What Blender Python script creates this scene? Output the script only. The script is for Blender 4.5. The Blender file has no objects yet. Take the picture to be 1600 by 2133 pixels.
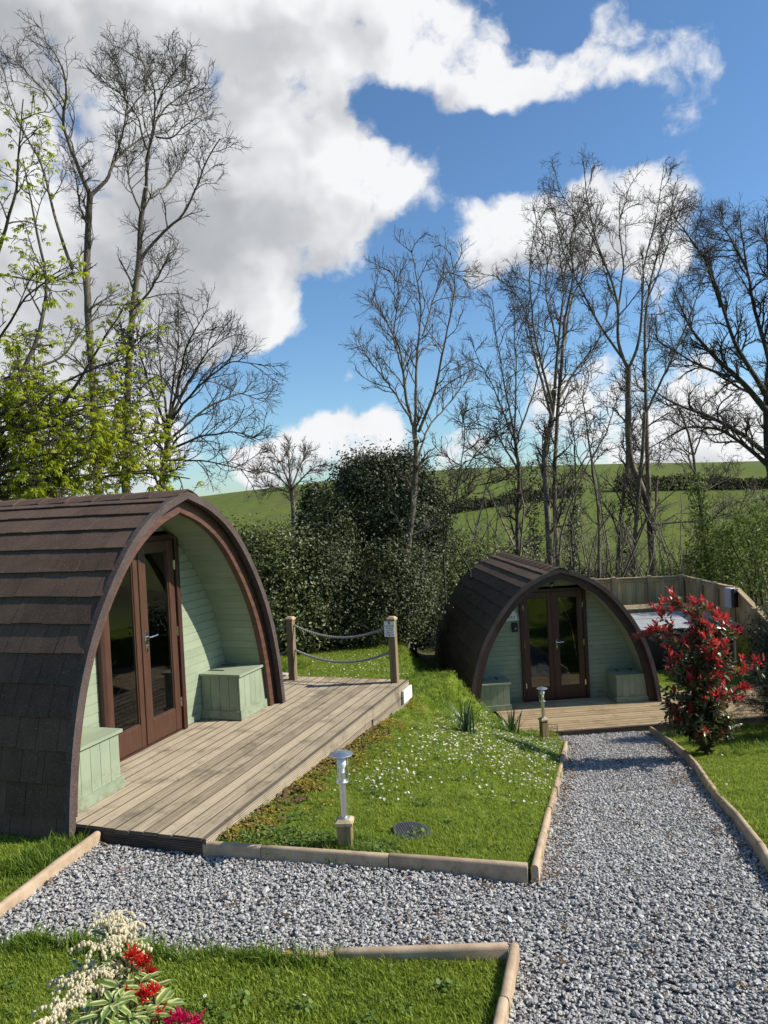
import bpy, math, random
import numpy as np
from mathutils import Vector, Matrix

rng = np.random.default_rng(7)
random.seed(7)
scene = bpy.context.scene
COL = scene.collection
R = math.radians

# ------------------------------------------------------------------ camera
CAM_H, FPX, PITCH, ROLL = 2.33, 1610.0, R(-0.96), R(-2.88)
_f = np.array([0, math.cos(PITCH), math.sin(PITCH)])
_u = np.array([0, -math.sin(PITCH), math.cos(PITCH)])
_x = np.array([1.0, 0, 0])
CX = _x * math.cos(ROLL) + _u * math.sin(ROLL)
CU = -_x * math.sin(ROLL) + _u * math.cos(ROLL)
cam_d = bpy.data.cameras.new('camera')
cam = bpy.data.objects.new('camera', cam_d)
COL.objects.link(cam)
cam_d.sensor_fit = 'VERTICAL'
cam_d.sensor_height = 24.0
cam_d.lens = 24.0 * FPX / 2133.0
cam_d.clip_start, cam_d.clip_end = 0.05, 3000
cam.matrix_world = Matrix(((CX[0], CU[0], -_f[0], 0), (CX[1], CU[1], -_f[1], 0), (CX[2], CU[2], -_f[2], CAM_H), (0, 0, 0, 1)))
scene.camera = cam


def ray(px, py):
    return CX * (px - 800) / FPX - CU * (py - 1066.5) / FPX + _f


def at(px, py, y):
    """point at distance y in front of the viewpoint, seen at the photograph's px, py"""
    d = ray(px, py)
    return np.array([0, 0, CAM_H]) + d * (y / d[1])


# ------------------------------------------------------------------ light
SUN_AZ, SUN_EL = R(0), R(37)          # azimuth counted from +X towards +Y
SUN_DIR = np.array([math.cos(SUN_AZ) * math.cos(SUN_EL), math.sin(SUN_AZ) * math.cos(SUN_EL), math.sin(SUN_EL)])
sun_d = bpy.data.lights.new('sun', 'SUN')
sun_d.energy = 5.0
sun_d.angle = R(0.5)
sun_d.color = (1.0, 0.95, 0.86)
sun = bpy.data.objects.new('sun', sun_d)
COL.objects.link(sun)
sun.rotation_euler = Vector(SUN_DIR).to_track_quat('Z', 'Y').to_euler()
sun.location = (20, 0, 30)

vs = scene.view_settings
scene.display_settings.display_device = 'sRGB'
vs.view_transform = 'Standard'
vs.look = 'None'
vs.gamma = 1.0
vs.exposure = 0.42
vs.use_curve_mapping = False
scene.render.engine = 'CYCLES'
scene.cycles.use_denoising = True
scene.cycles.max_bounces = 8
scene.cycles.diffuse_bounces = 2
scene.cycles.transparent_max_bounces = 12
scene.cycles.sample_clamp_indirect = 6.0

world = bpy.data.worlds.new('World')
scene.world = world
world.use_nodes = True
world.cycles.sampling_method = 'MANUAL'
world.cycles.sample_map_resolution = 512


class NT:
    """small helper to write node trees"""

    def __init__(self, tree):
        self.t = tree
        tree.nodes.clear()

    def n(self, kind, ins=None, **props):
        nd = self.t.nodes.new(kind)
        for k, v in props.items():
            setattr(nd, k, v)
        for k, v in (ins or {}).items():
            s = nd.inputs[k]
            if isinstance(v, bpy.types.NodeSocket):
                self.t.links.new(v, s)
            else:
                s.default_value = v
        return nd

    def math(self, op, a, b=0.0, c=None, clamp=False):
        nd = self.t.nodes.new('ShaderNodeMath')
        nd.operation = op
        nd.use_clamp = clamp
        for i, v in enumerate((a, b) if c is None else (a, b, c)):
            if isinstance(v, bpy.types.NodeSocket):
                self.t.links.new(v, nd.inputs[i])
            else:
                nd.inputs[i].default_value = v
        return nd.outputs[0]

    def vmath(self, op, a, b=(0, 0, 0), out=0, scale=None):
        nd = self.t.nodes.new('ShaderNodeVectorMath')
        nd.operation = op
        for i, v in enumerate((a, b)):
            if isinstance(v, bpy.types.NodeSocket):
                self.t.links.new(v, nd.inputs[i])
            else:
                nd.inputs[i].default_value = v
        if scale is not None:
            nd.inputs['Scale'].default_value = scale
        return nd.outputs[out]

    def smooth(self, v, a, b, lo=0.0, hi=1.0):
        nd = self.n('ShaderNodeMapRange', {0: v, 1: a, 2: b, 3: lo, 4: hi}, interpolation_type='SMOOTHSTEP', clamp=True)
        return nd.outputs[0]

    def mix(self, fac, a, b):
        nd = self.t.nodes.new('ShaderNodeMix')
        nd.data_type = 'RGBA'
        for i, v in ((0, fac), (6, a), (7, b)):
            if isinstance(v, bpy.types.NodeSocket):
                self.t.links.new(v, nd.inputs[i])
            else:
                if i and len(v) == 3:
                    v = (*v, 1)
                nd.inputs[i].default_value = v
        return nd.outputs[2]

    def link(self, a, b):
        self.t.links.new(a, b)


W = NT(world.node_tree)
sky = W.n('ShaderNodeTexSky', sky_type='NISHITA', sun_disc=False, sun_elevation=SUN_EL,
          sun_rotation=math.pi / 2 - SUN_AZ, air_density=1.0, dust_density=0.35, ozone_density=2.2, altitude=50)
SKY_S = 0.09
DIR = W.n('ShaderNodeTexCoord').outputs['Generated']
BLOBS = [(120, 150, 340), (430, 110, 310), (200, 420, 320), (530, 310, 240), (460, 560, 190), (640, 150, 220), (780, 350, 130), (865, 345, 85),
         (690, 430, 125), (220, 680, 240), (535, 650, 95), (560, 520, 95), (400, 640, 130), (790, 50, 170), (890, 120, 150, .85), (1000, 175, 125, .72),
         (1110, 200, 95, .58), (1180, 150, 75, .45), (1240, 50, 100, .55), (1320, 100, 70, .34), (1390, 190, 85, .46), (1450, 120, 70, .34), (1500, 60, 85, .42), (1420, 250, 70, .36), (1330, 220, 60, .3), (1540, 150, 70, .2), (1090, 480, 130),
         (1220, 430, 145), (1320, 450, 125), (995, 500, 85), (1390, 540, 100), (700, 912, 85), (790, 912, 80), (610, 925, 75), (560, 960, 70), (660, 965, 80), (790, 965, 80), (1200, 890, 150), (1400, 860, 160),
         (1560, 900, 150), (960, 955, 85), (60, 900, 250), (-150, 500, 320), (720, 780, 38), (520, 950, 60), (300, 930, 120)]
GAPS = [(770, 232, 62), (850, 245, 60), (950, 310, 70), (1130, 330, 80), (1300, 290, 70), (1170, 60, 36), (540, 800, 90), (470, 800, 60)]


def density(vec, fine=True):
    w1 = W.n('ShaderNodeTexNoise', {'Vector': vec, 'Scale': 6.0, 'Detail': 4.0, 'Roughness': 0.6}, noise_dimensions='3D')
    off = W.vmath('SCALE', W.vmath('SUBTRACT', w1.outputs['Color'], (0.5, 0.5, 0.5)), scale=0.085)
    wv = W.vmath('ADD', vec, off)
    acc = None
    for (bx, by, br, *bw) in BLOBS:
        d = ray(bx, by)
        d = d / np.linalg.norm(d)
        dist = W.vmath('DISTANCE', wv, tuple(d), out=1)
        v = W.smooth(dist, br / FPX * 1.45, br / FPX * 0.15, 0.0, bw[0] if bw else 1.0)
        acc = v if acc is None else W.math('ADD', acc, v)
    acc = W.math('MINIMUM', acc, 1.45)
    for (bx, by, br) in GAPS:
        d = ray(bx, by)
        d = d / np.linalg.norm(d)
        acc = W.math('SUBTRACT', acc, W.smooth(W.vmath('DISTANCE', wv, tuple(d), out=1), br / FPX * 1.5, br / FPX * 0.2))
    # broken cloud of the same kind all round, outside the part of the sky described above
    gen = W.n('ShaderNodeTexNoise', {'Vector': vec, 'Scale': 2.1, 'Detail': 3.0}, noise_dimensions='3D')
    g = W.smooth(gen.outputs['Fac'], 0.54, 0.70)
    away = W.smooth(W.vmath('DOT_PRODUCT', vec, tuple(_f), out=1), 0.78, 0.62)
    acc = W.math('ADD', acc, W.math('MULTIPLY', g, away))
    fb = W.n('ShaderNodeTexNoise', {'Vector': wv, 'Scale': 8.0, 'Detail': 8.0 if fine else 3.0, 'Roughness': 0.66}, noise_dimensions='3D')
    bl = W.n('ShaderNodeTexNoise', {'Vector': wv, 'Scale': 3.6, 'Detail': 3.0, 'Roughness': 0.5}, noise_dimensions='3D')
    e = W.math('MULTIPLY_ADD', W.math('SUBTRACT', fb.outputs['Fac'], 0.5), 2.3, acc)
    # rounded heads of cumulus
    for sc, am in ((13.0, 0.75), (31.0, 0.50)) if fine else ((13.0, 0.75),):
        vo = W.n('ShaderNodeTexVoronoi', {'Vector': wv, 'Scale': sc}, feature='F1')
        e = W.math('MULTIPLY_ADD', W.math('SUBTRACT', 0.42, vo.outputs['Distance']), am, e)
    if fine:
        cr = W.n('ShaderNodeTexNoise', {'Vector': wv, 'Scale': 34.0, 'Detail': 5.0, 'Roughness': 0.62}, noise_dimensions='3D')
        e = W.math('MULTIPLY_ADD', W.math('SUBTRACT', cr.outputs['Fac'], 0.5), 0.8, e)
    return W.math('SUBTRACT', e, 0.52), fb.outputs['Fac'], bl.outputs['Fac']


den, fbm, blm = density(DIR)
shift = W.vmath('ADD', DIR, tuple(SUN_DIR * 0.045 + np.array([0, 0, 0.03])))
den2, _, _ = density(shift, False)
alpha = W.smooth(den, -0.06, 0.62)
# self shading: cloud that lies towards the sun from here takes the light away
thick = W.smooth(den2, 0.15, 1.30)
lit = W.math('SUBTRACT', 1.05, W.math('MULTIPLY', thick, 0.80))
lit = W.math('MULTIPLY_ADD', W.math('SUBTRACT', fbm, 0.5), -0.45, lit)
lit = W.math('MULTIPLY_ADD', W.math('SUBTRACT', blm, 0.5), 1.2, lit, clamp=True)
ccol = W.mix(lit, (0.42, 0.445, 0.48), (0.98, 0.985, 1.0))
bright = W.vmath('SCALE', ccol, scale=0.71)
skyc = W.vmath('MULTIPLY', W.vmath('SCALE', sky.outputs[0], scale=SKY_S), (0.80, 1.04, 1.22))
final = W.mix(alpha, skyc, bright)
bg = W.n('ShaderNodeBackground', {'Color': final, 'Strength': 1.0})
wo = W.n('ShaderNodeOutputWorld')
W.link(bg.outputs[0], wo.inputs[0])

# ------------------------------------------------------------------ helpers
def link(o, parent=None):
    COL.objects.link(o)
    if parent is not None:
        o.parent = parent
    return o


def tag(o, label=None, cat=None, group=None, kind=None):
    for k, v in (('label', label), ('category', cat), ('group', group), ('kind', kind)):
        if v:
            o[k] = v
    return o


def empty(name, loc=(0, 0, 0), rz=0.0, label=None, cat=None, group=None):
    o = bpy.data.objects.new(name, None)
    o.empty_display_size = 0.1
    o.location = tuple(loc)
    o.rotation_euler = (0, 0, rz)
    link(o)
    return tag(o, label, cat, group)


def np_mesh(name, V, faces, mats, smooth=False, var=None, uv=None, fmat=None):
    """faces: list of (m,k) index arrays"""
    me = bpy.data.meshes.new(name)
    V = np.asarray(V, dtype=np.float32)
    me.vertices.add(len(V))
    me.vertices.foreach_set('co', V.ravel())
    faces = [np.asarray(f, dtype=np.int32) for f in faces if len(f)]
    idx = np.concatenate([f.ravel() for f in faces])
    tot = np.concatenate([np.full(len(f), f.shape[1], dtype=np.int32) for f in faces])
    start = np.concatenate([[0], np.cumsum(tot)[:-1]]).astype(np.int32)
    me.loops.add(len(idx))
    me.loops.foreach_set('vertex_index', idx)
    me.polygons.add(len(tot))
    me.polygons.foreach_set('loop_start', start)
    me.polygons.foreach_set('loop_total', tot)
    if fmat is not None:
        me.polygons.foreach_set('material_index', np.asarray(fmat, dtype=np.int32))
    if uv is not None:
        l = me.uv_layers.new(name='UVMap')
        l.data.foreach_set('uv', np.asarray(uv, dtype=np.float32)[idx].ravel())
    if var is not None:
        a = me.attributes.new('var', 'FLOAT', 'POINT')
        a.data.foreach_set('value', np.asarray(var, dtype=np.float32))
    me.update(calc_edges=True)
    me.validate()
    me.polygons.foreach_set('use_smooth', np.full(len(tot), smooth, dtype=bool))
    for m in (mats if isinstance(mats, (list, tuple)) else [mats]):
        me.materials.append(m)
    return me


def mobj(name, me, parent=None, loc=None, rot=None):
    o = bpy.data.objects.new(name, me)
    link(o, parent)
    if loc is not None:
        o.location = tuple(loc)
    if rot is not None:
        o.rotation_euler = rot
    return o


class MB:
    """collects simple shapes into one mesh"""

    def __init__(self):
        self.V, self.F, self.n = [], {}, 0

    def add(self, V, F):
        V = np.asarray(V, float)
        self.V.append(V)
        for f in F:
            self.F.setdefault(len(f), []).append([i + self.n for i in f])
        self.n += len(V)

    def box(self, lo, hi, bev=0.0, M=None):
        (x0, y0, z0), (x1, y1, z1) = lo, hi
        if bev <= 0:
            V = [(x, y, z) for z in (z0, z1) for y in (y0, y1) for x in (x0, x1)]
            F = [(0, 2, 3, 1), (4, 5, 7, 6), (0, 1, 5, 4), (2, 6, 7, 3), (0, 4, 6, 2), (1, 3, 7, 5)]
        else:
            b = min(bev, (x1 - x0) / 2.1, (y1 - y0) / 2.1, (z1 - z0) / 2.1)
            V, idx = [], {}
            for sx in (0, 1):
                for sy in (0, 1):
                    for sz in (0, 1):
                        c = (x1 if sx else x0, y1 if sy else y0, z1 if sz else z0)
                        i = (c[0] + (-b if sx else b), c[1] + (-b if sy else b), c[2] + (-b if sz else b))
                        for ax in range(3):
                            p = list(i)
                            p[ax] = c[ax]
                            idx[(sx, sy, sz, ax)] = len(V)
                            V.append(tuple(p))
            F = []
            for ax in range(3):
                o = [a for a in range(3) if a != ax]
                for s in (0, 1):
                    q = []
                    for (a, c) in ((0, 0), (1, 0), (1, 1), (0, 1)):
                        k = [0, 0, 0]
                        k[ax], k[o[0]], k[o[1]] = s, a, c
                        q.append(idx[(*k, ax)])
                    F.append(q if (s == 1) == (ax != 1) else q[::-1])
            for ax in range(3):     # edges along ax
                o = [a for a in range(3) if a != ax]
                for a in (0, 1):
                    for c in (0, 1):
                        k0, k1 = [0, 0, 0], [0, 0, 0]
                        k0[ax], k1[ax] = 0, 1
                        for k in (k0, k1):
                            k[o[0]], k[o[1]] = a, c
                        F.append([idx[(*k0, o[0])], idx[(*k1, o[0])], idx[(*k1, o[1])], idx[(*k0, o[1])]])
            for sx in (0, 1):
                for sy in (0, 1):
                    for sz in (0, 1):
                        F.append([idx[(sx, sy, sz, a)] for a in range(3)])
        V = np.array(V)
        if M is not None:
            V = V @ np.array(M)[:3, :3].T + np.array(M)[:3, 3]
        self.add(V, F)
        return self

    def lathe(self, prof, n=16, c=(0, 0, 0), cap=True):
        V, F = [], []
        for (r, z) in prof:
            for k in range(n):
                a = 2 * math.pi * k / n
                V.append((c[0] + r * math.cos(a), c[1] + r * math.sin(a), c[2] + z))
        for i in range(len(prof) - 1):
            for k in range(n):
                k2 = (k + 1) % n
                F.append((i * n + k, i * n + k2, (i + 1) * n + k2, (i + 1) * n + k))
        if cap:
            F.append(tuple(range(n))[::-1])
            F.append(tuple((len(prof) - 1) * n + k for k in range(n)))
        self.add(V, F)
        return self

    def tube(self, P, r, n=6, cap=True):
        P = np.asarray(P, float)
        rr = np.full(len(P), r) if np.isscalar(r) else np.asarray(r)
        V, Fq = sweep(P[None], rr[None], n)
        F = [tuple(f) for f in Fq]
        if cap:
            F.append(tuple(range(n))[::-1])
            F.append(tuple((len(P) - 1) * n + k for k in range(n)))
        self.add(V, F)
        return self

    def prism(self, poly, lo, hi, axis=1):
        """extrudes a 2D polygon along an axis; poly in the other two axes"""
        n = len(poly)
        V = []
        for h in (lo, hi):
            for (a, b) in poly:
                p = [a, b]
                p.insert(axis, h)
                V.append(p)
        F = [tuple(range(n)), tuple(range(n, 2 * n))[::-1]]
        for k in range(n):
            k2 = (k + 1) % n
            F.append((k, k + n, k2 + n, k2))
        self.add(V, F)
        return self

    def mesh(self, name, mat, smooth=False, recalc=True):
        V = np.concatenate(self.V)
        me = bpy.data.meshes.new(name)
        fs = []
        for fl in self.F.values():
            fs += fl
        me.from_pydata(V.tolist(), [], fs)
        if recalc:
            import bmesh
            bm = bmesh.new()
            bm.from_mesh(me)
            bmesh.ops.recalc_face_normals(bm, faces=bm.faces)
            bm.to_mesh(me)
            bm.free()
        if smooth:
            me.polygons.foreach_set('use_smooth', np.ones(len(me.polygons), dtype=bool))
            try:
                me.set_sharp_from_angle(angle=R(38))
            except Exception:
                pass
        for m in (mat if isinstance(mat, (list, tuple)) else [mat]):
            me.materials.append(m)
        return me

    def obj(self, name, mat, parent=None, smooth=False, loc=None, rot=None):
        return mobj(name, self.mesh(name, mat, smooth), parent, loc, rot)


def sweep(P, rad, sides):
    """P (B,N,3), rad (B,N) -> vertices and quads of B tubes"""
    B, N, _ = P.shape
    T = np.empty_like(P)
    T[:, 1:-1] = P[:, 2:] - P[:, :-2]
    T[:, 0] = P[:, 1] - P[:, 0]
    T[:, -1] = P[:, -1] - P[:, -2]
    T /= np.linalg.norm(T, axis=2, keepdims=True) + 1e-9
    ref = np.where(np.abs(T[:, :1, 2:3]) < 0.8, np.array([0, 0, 1.0]), np.array([1.0, 0, 0]))
    ref = np.repeat(ref, N, 1)
    A = np.cross(T, ref)
    A /= np.linalg.norm(A, axis=2, keepdims=True) + 1e-9
    C = np.cross(T, A)
    a = np.arange(sides) * 2 * math.pi / sides
    V = P[:, :, None] + rad[:, :, None, None] * (A[:, :, None] * np.cos(a)[None, None, :, None] + C[:, :, None] * np.sin(a)[None, None, :, None])
    V = V.reshape(-1, 3)
    b = np.arange(B)[:, None, None] * (N * sides)
    i = np.arange(N - 1)[None, :, None] * sides
    k = np.arange(sides)[None, None, :]
    k2 = (k + 1) % sides
    F = np.stack([b + i + k, b + i + k2, b + i + sides + k2, b + i + sides + k], -1).reshape(-1, 4)
    return V, F


def copies(o, M, parent=None, label=None):
    """a copy of an object and of its children down the tree; shares mesh data"""
    c = o.copy()
    COL.objects.link(c)
    if parent is not None:
        c.parent = parent
    else:
        c.matrix_world = M @ o.matrix_world if M is not None else o.matrix_world
    if label:
        c['label'] = label
    for ch in list(o.children):
        copies(ch, None, c)
    return c


# ------------------------------------------------------------------ materials
MATS = {}


def pmat(name, c1, c2, scale=8.0, rough=0.6, bump=0.0, bscale=60.0, stretch=(1, 1, 1), detail=5.0, rand=0.0, spec=0.5,
         metal=0.0, c3=None, c3scale=2.0, c3lo=0.5, c3hi=0.65, lo=0.3, hi=0.7, coat=0.0, bdist=0.01):
    """noise-mottled surface: colour runs between c1 and c2, patches of c3, relief from a finer noise"""
    m = bpy.data.materials.new(name)
    m.use_nodes = True
    t = NT(m.node_tree)
    tc = t.n('ShaderNodeTexCoord').outputs['Object']
    oi = t.n('ShaderNodeObjectInfo')
    rv = t.math('MULTIPLY', oi.outputs['Random'], 37.0)
    v = t.vmath('ADD', t.vmath('MULTIPLY', tc, stretch), t.n('ShaderNodeCombineXYZ', {0: rv, 1: rv, 2: rv}).outputs[0])
    nz = t.n('ShaderNodeTexNoise', {'Vector': v, 'Scale': scale, 'Detail': detail, 'Roughness': 0.6})
    f = t.smooth(nz.outputs['Fac'], lo, hi)
    if rand:
        f = t.math('ADD', f, t.math('MULTIPLY', t.math('SUBTRACT', oi.outputs['Random'], 0.5), rand), clamp=True)
    col = t.mix(f, c1, c2)
    if c3 is not None:
        n3 = t.n('ShaderNodeTexNoise', {'Vector': v, 'Scale': c3scale, 'Detail': 6.0, 'Roughness': 0.65})
        col = t.mix(t.smooth(n3.outputs['Fac'], c3lo, c3hi), col, c3)
    ins = {'Base Color': col, 'Roughness': rough, 'Metallic': metal, 'Specular IOR Level': spec}
    if coat:
        ins['Coat Weight'] = coat
    if bump:
        nb = t.n('ShaderNodeTexNoise', {'Vector': v, 'Scale': bscale, 'Detail': 4.0, 'Roughness': 0.6})
        bp = t.n('ShaderNodeBump', {'Height': nb.outputs['Fac'], 'Strength': bump, 'Distance': bdist})
        ins['Normal'] = bp.outputs[0]
    b = t.n('ShaderNodeBsdfPrincipled', ins)
    o = t.n('ShaderNodeOutputMaterial')
    t.link(b.outputs[0], o.inputs[0])
    MATS[name] = m
    return m


def leaf_mat(name, c1, c2, trans=0.35, rough=0.45, spec=0.5, attr=True, edge=None, tcol=None):
    """leaf: colour between c1 and c2 per leaf, lets light through; edge = cream margin from the UV"""
    m = bpy.data.materials.new(name)
    m.use_nodes = True
    t = NT(m.node_tree)
    oi = t.n('ShaderNodeObjectInfo')
    f = oi.outputs['Random']
    if attr:
        f = t.n('ShaderNodeAttribute', attribute_name='var').outputs['Fac']
    geo = t.n('ShaderNodeNewGeometry')
    nz = t.n('ShaderNodeTexNoise', {'Vector': geo.outputs['Position'], 'Scale': 3.0, 'Detail': 3.0})
    f = t.math('ADD', f, t.math('MULTIPLY', t.math('SUBTRACT', nz.outputs['Fac'], 0.5), 0.6), clamp=True)
    col = t.mix(f, c1, c2)
    if edge is not None:
        uv = t.n('ShaderNodeUVMap').outputs[0]
        sx = t.n('ShaderNodeSeparateXYZ', {0: uv}).outputs[0]
        nn = t.n('ShaderNodeTexNoise', {'Vector': geo.outputs['Position'], 'Scale': 60.0, 'Detail': 2.0})
        d = t.math('ABSOLUTE', t.math('SUBTRACT', sx, 0.5))
        d = t.math('ADD', d, t.math('MULTIPLY', t.math('SUBTRACT', nn.outputs['Fac'], 0.5), 0.25))
        col = t.mix(t.smooth(d, 0.20, 0.34), col, edge)
    p = t.n('ShaderNodeBsdfPrincipled', {'Base Color': col, 'Roughness': rough, 'Specular IOR Level': spec})
    tr = t.n('ShaderNodeBsdfTranslucent', {'Color': col if tcol is None else t.mix(0.6, col, tcol)})
    mx = t.n('ShaderNodeMixShader', {0: trans, 1: p.outputs[0], 2: tr.outputs[0]})
    o = t.n('ShaderNodeOutputMaterial')
    t.link(mx.outputs[0], o.inputs[0])
    MATS[name] = m
    return m


def glass_mat(name, tint=(0.93, 0.96, 0.95), ior=1.75):
    m = bpy.data.materials.new(name)
    m.use_nodes = True
    t = NT(m.node_tree)
    fr = t.n('ShaderNodeFresnel', {'IOR': ior})
    tr = t.n('ShaderNodeBsdfTransparent', {'Color': (*tint, 1)})
    gl = t.n('ShaderNodeBsdfGlossy', {'Color': (1, 1, 1, 1), 'Roughness': 0.0})
    mx = t.n('ShaderNodeMixShader', {0: fr.outputs[0], 1: tr.outputs[0], 2: gl.outputs[0]})
    o = t.n('ShaderNodeOutputMaterial')
    t.link(mx.outputs[0], o.inputs[0])
    MATS[name] = m
    return m


def shingle_mat(name, c1, c2, grain=330.0, rand=0.5):
    """mineral felt: fine coloured granules over a dark brown, faint scored tab lines left to the mesh"""
    m = bpy.data.materials.new(name)
    m.use_nodes = True
    t = NT(m.node_tree)
    tc = t.n('ShaderNodeTexCoord').outputs['Object']
    oi = t.n('ShaderNodeObjectInfo')
    rv = t.math('MULTIPLY', oi.outputs['Random'], 53.0)
    v = t.vmath('ADD', tc, t.n('ShaderNodeCombineXYZ', {0: rv, 1: rv, 2: rv}).outputs[0])
    g = t.n('ShaderNodeTexVoronoi', {'Vector': v, 'Scale': grain})
    gs = t.n('ShaderNodeSeparateColor', {0: g.outputs['Color']})
    big = t.n('ShaderNodeTexNoise', {'Vector': v, 'Scale': 3.5, 'Detail': 6.0, 'Roughness': 0.65})
    f = t.math('ADD', t.math('MULTIPLY', gs.outputs[0], 0.38), t.math('MULTIPLY', t.math('SUBTRACT', big.outputs['Fac'], 0.35), 0.9))
    f = t.math('ADD', f, t.math('MULTIPLY', t.math('SUBTRACT', oi.outputs['Random'], 0.5), rand), clamp=True)
    col = t.mix(f, c1, c2)
    col = t.mix(t.smooth(gs.outputs[1], 0.975, 0.998), col, tuple(min(1, x * 2.6) for x in c2))
    bp = t.n('ShaderNodeBump', {'Height': gs.outputs[2], 'Strength': 0.25, 'Distance': 0.002})
    b = t.n('ShaderNodeBsdfPrincipled', {'Base Color': col, 'Roughness': 0.85, 'Specular IOR Level': 0.3, 'Normal': bp.outputs[0]})
    o = t.n('ShaderNodeOutputMaterial')
    t.link(b.outputs[0], o.inputs[0])
    MATS[name] = m
    return m


M_SHINGLE = shingle_mat('brown_felt_shingle', (0.046, 0.028, 0.018), (0.165, 0.103, 0.069), rand=0.24)
M_SHINGLE_EDGE = shingle_mat('felt_shingle_edge', (0.045, 0.030, 0.026), (0.17, 0.125, 0.11), rand=0.2)
M_FELT = pmat('roof_felt', (0.012, 0.009, 0.008), (0.03, 0.022, 0.018), 6, 0.9)
M_FASCIA = pmat('brown_stained_timber', (0.075, 0.030, 0.018), (0.125, 0.055, 0.032), 5, 0.5, 0.25, 50, (1, 1, 6))
M_DOOR = pmat('brown_door_paint', (0.062, 0.026, 0.014), (0.085, 0.038, 0.021), 4, 0.42, 0.15, 30, (6, 6, 1))
M_FRAME = pmat('dark_brown_frame', (0.040, 0.014, 0.010), (0.060, 0.024, 0.016), 4, 0.4, 0.15, 30, (6, 6, 1))
def green_mat():
    """sage paint on softwood: brush grain, faded patches, rain splash and dirt low down"""
    m = bpy.data.materials.new('sage_green_paint')
    m.use_nodes = True
    t = NT(m.node_tree)
    tc = t.n('ShaderNodeTexCoord').outputs['Object']
    oi = t.n('ShaderNodeObjectInfo')
    rv = t.math('MULTIPLY', oi.outputs['Random'], 37.0)
    v = t.vmath('ADD', tc, t.n('ShaderNodeCombineXYZ', {0: rv, 1: rv, 2: 0.0}).outputs[0])
    n1 = t.n('ShaderNodeTexNoise', {'Vector': v, 'Scale': 2.2, 'Detail': 7.0, 'Roughness': 0.65})
    col = t.mix(t.smooth(n1.outputs['Fac'], 0.3, 0.7), (0.255, 0.295, 0.195), (0.325, 0.360, 0.245))
    col = t.mix(t.math('MULTIPLY', oi.outputs['Random'], 0.22), col, (0.22, 0.26, 0.165))
    n2 = t.n('ShaderNodeTexNoise', {'Vector': tc, 'Scale': 7.0, 'Detail': 8.0, 'Roughness': 0.7})
    z = t.n('ShaderNodeSeparateXYZ', {0: tc}).outputs[2]
    dirt = t.math('MULTIPLY', t.smooth(z, 0.30, 0.0), t.smooth(n2.outputs['Fac'], 0.42, 0.66))
    col = t.mix(t.math('MULTIPLY', dirt, 0.65), col, (0.12, 0.11, 0.065))
    g = t.n('ShaderNodeTexNoise', {'Vector': t.vmath('MULTIPLY', v, (6, 40, 40)), 'Scale': 3.0, 'Detail': 5.0})
    bp = t.n('ShaderNodeBump', {'Height': g.outputs['Fac'], 'Strength': 0.25, 'Distance': 0.003})
    kn = t.n('ShaderNodeTexVoronoi', {'Vector': v, 'Scale': 4.0})
    col = t.mix(t.math('MULTIPLY', t.smooth(kn.outputs['Distance'], 0.07, 0.04), 0.35), col, (0.18, 0.17, 0.10))
    b = t.n('ShaderNodeBsdfPrincipled', {'Base Color': col, 'Roughness': 0.55, 'Specular IOR Level': 0.4, 'Normal': bp.outputs[0]})
    o = t.n('ShaderNodeOutputMaterial')
    t.link(b.outputs[0], o.inputs[0])
    return m


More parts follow.
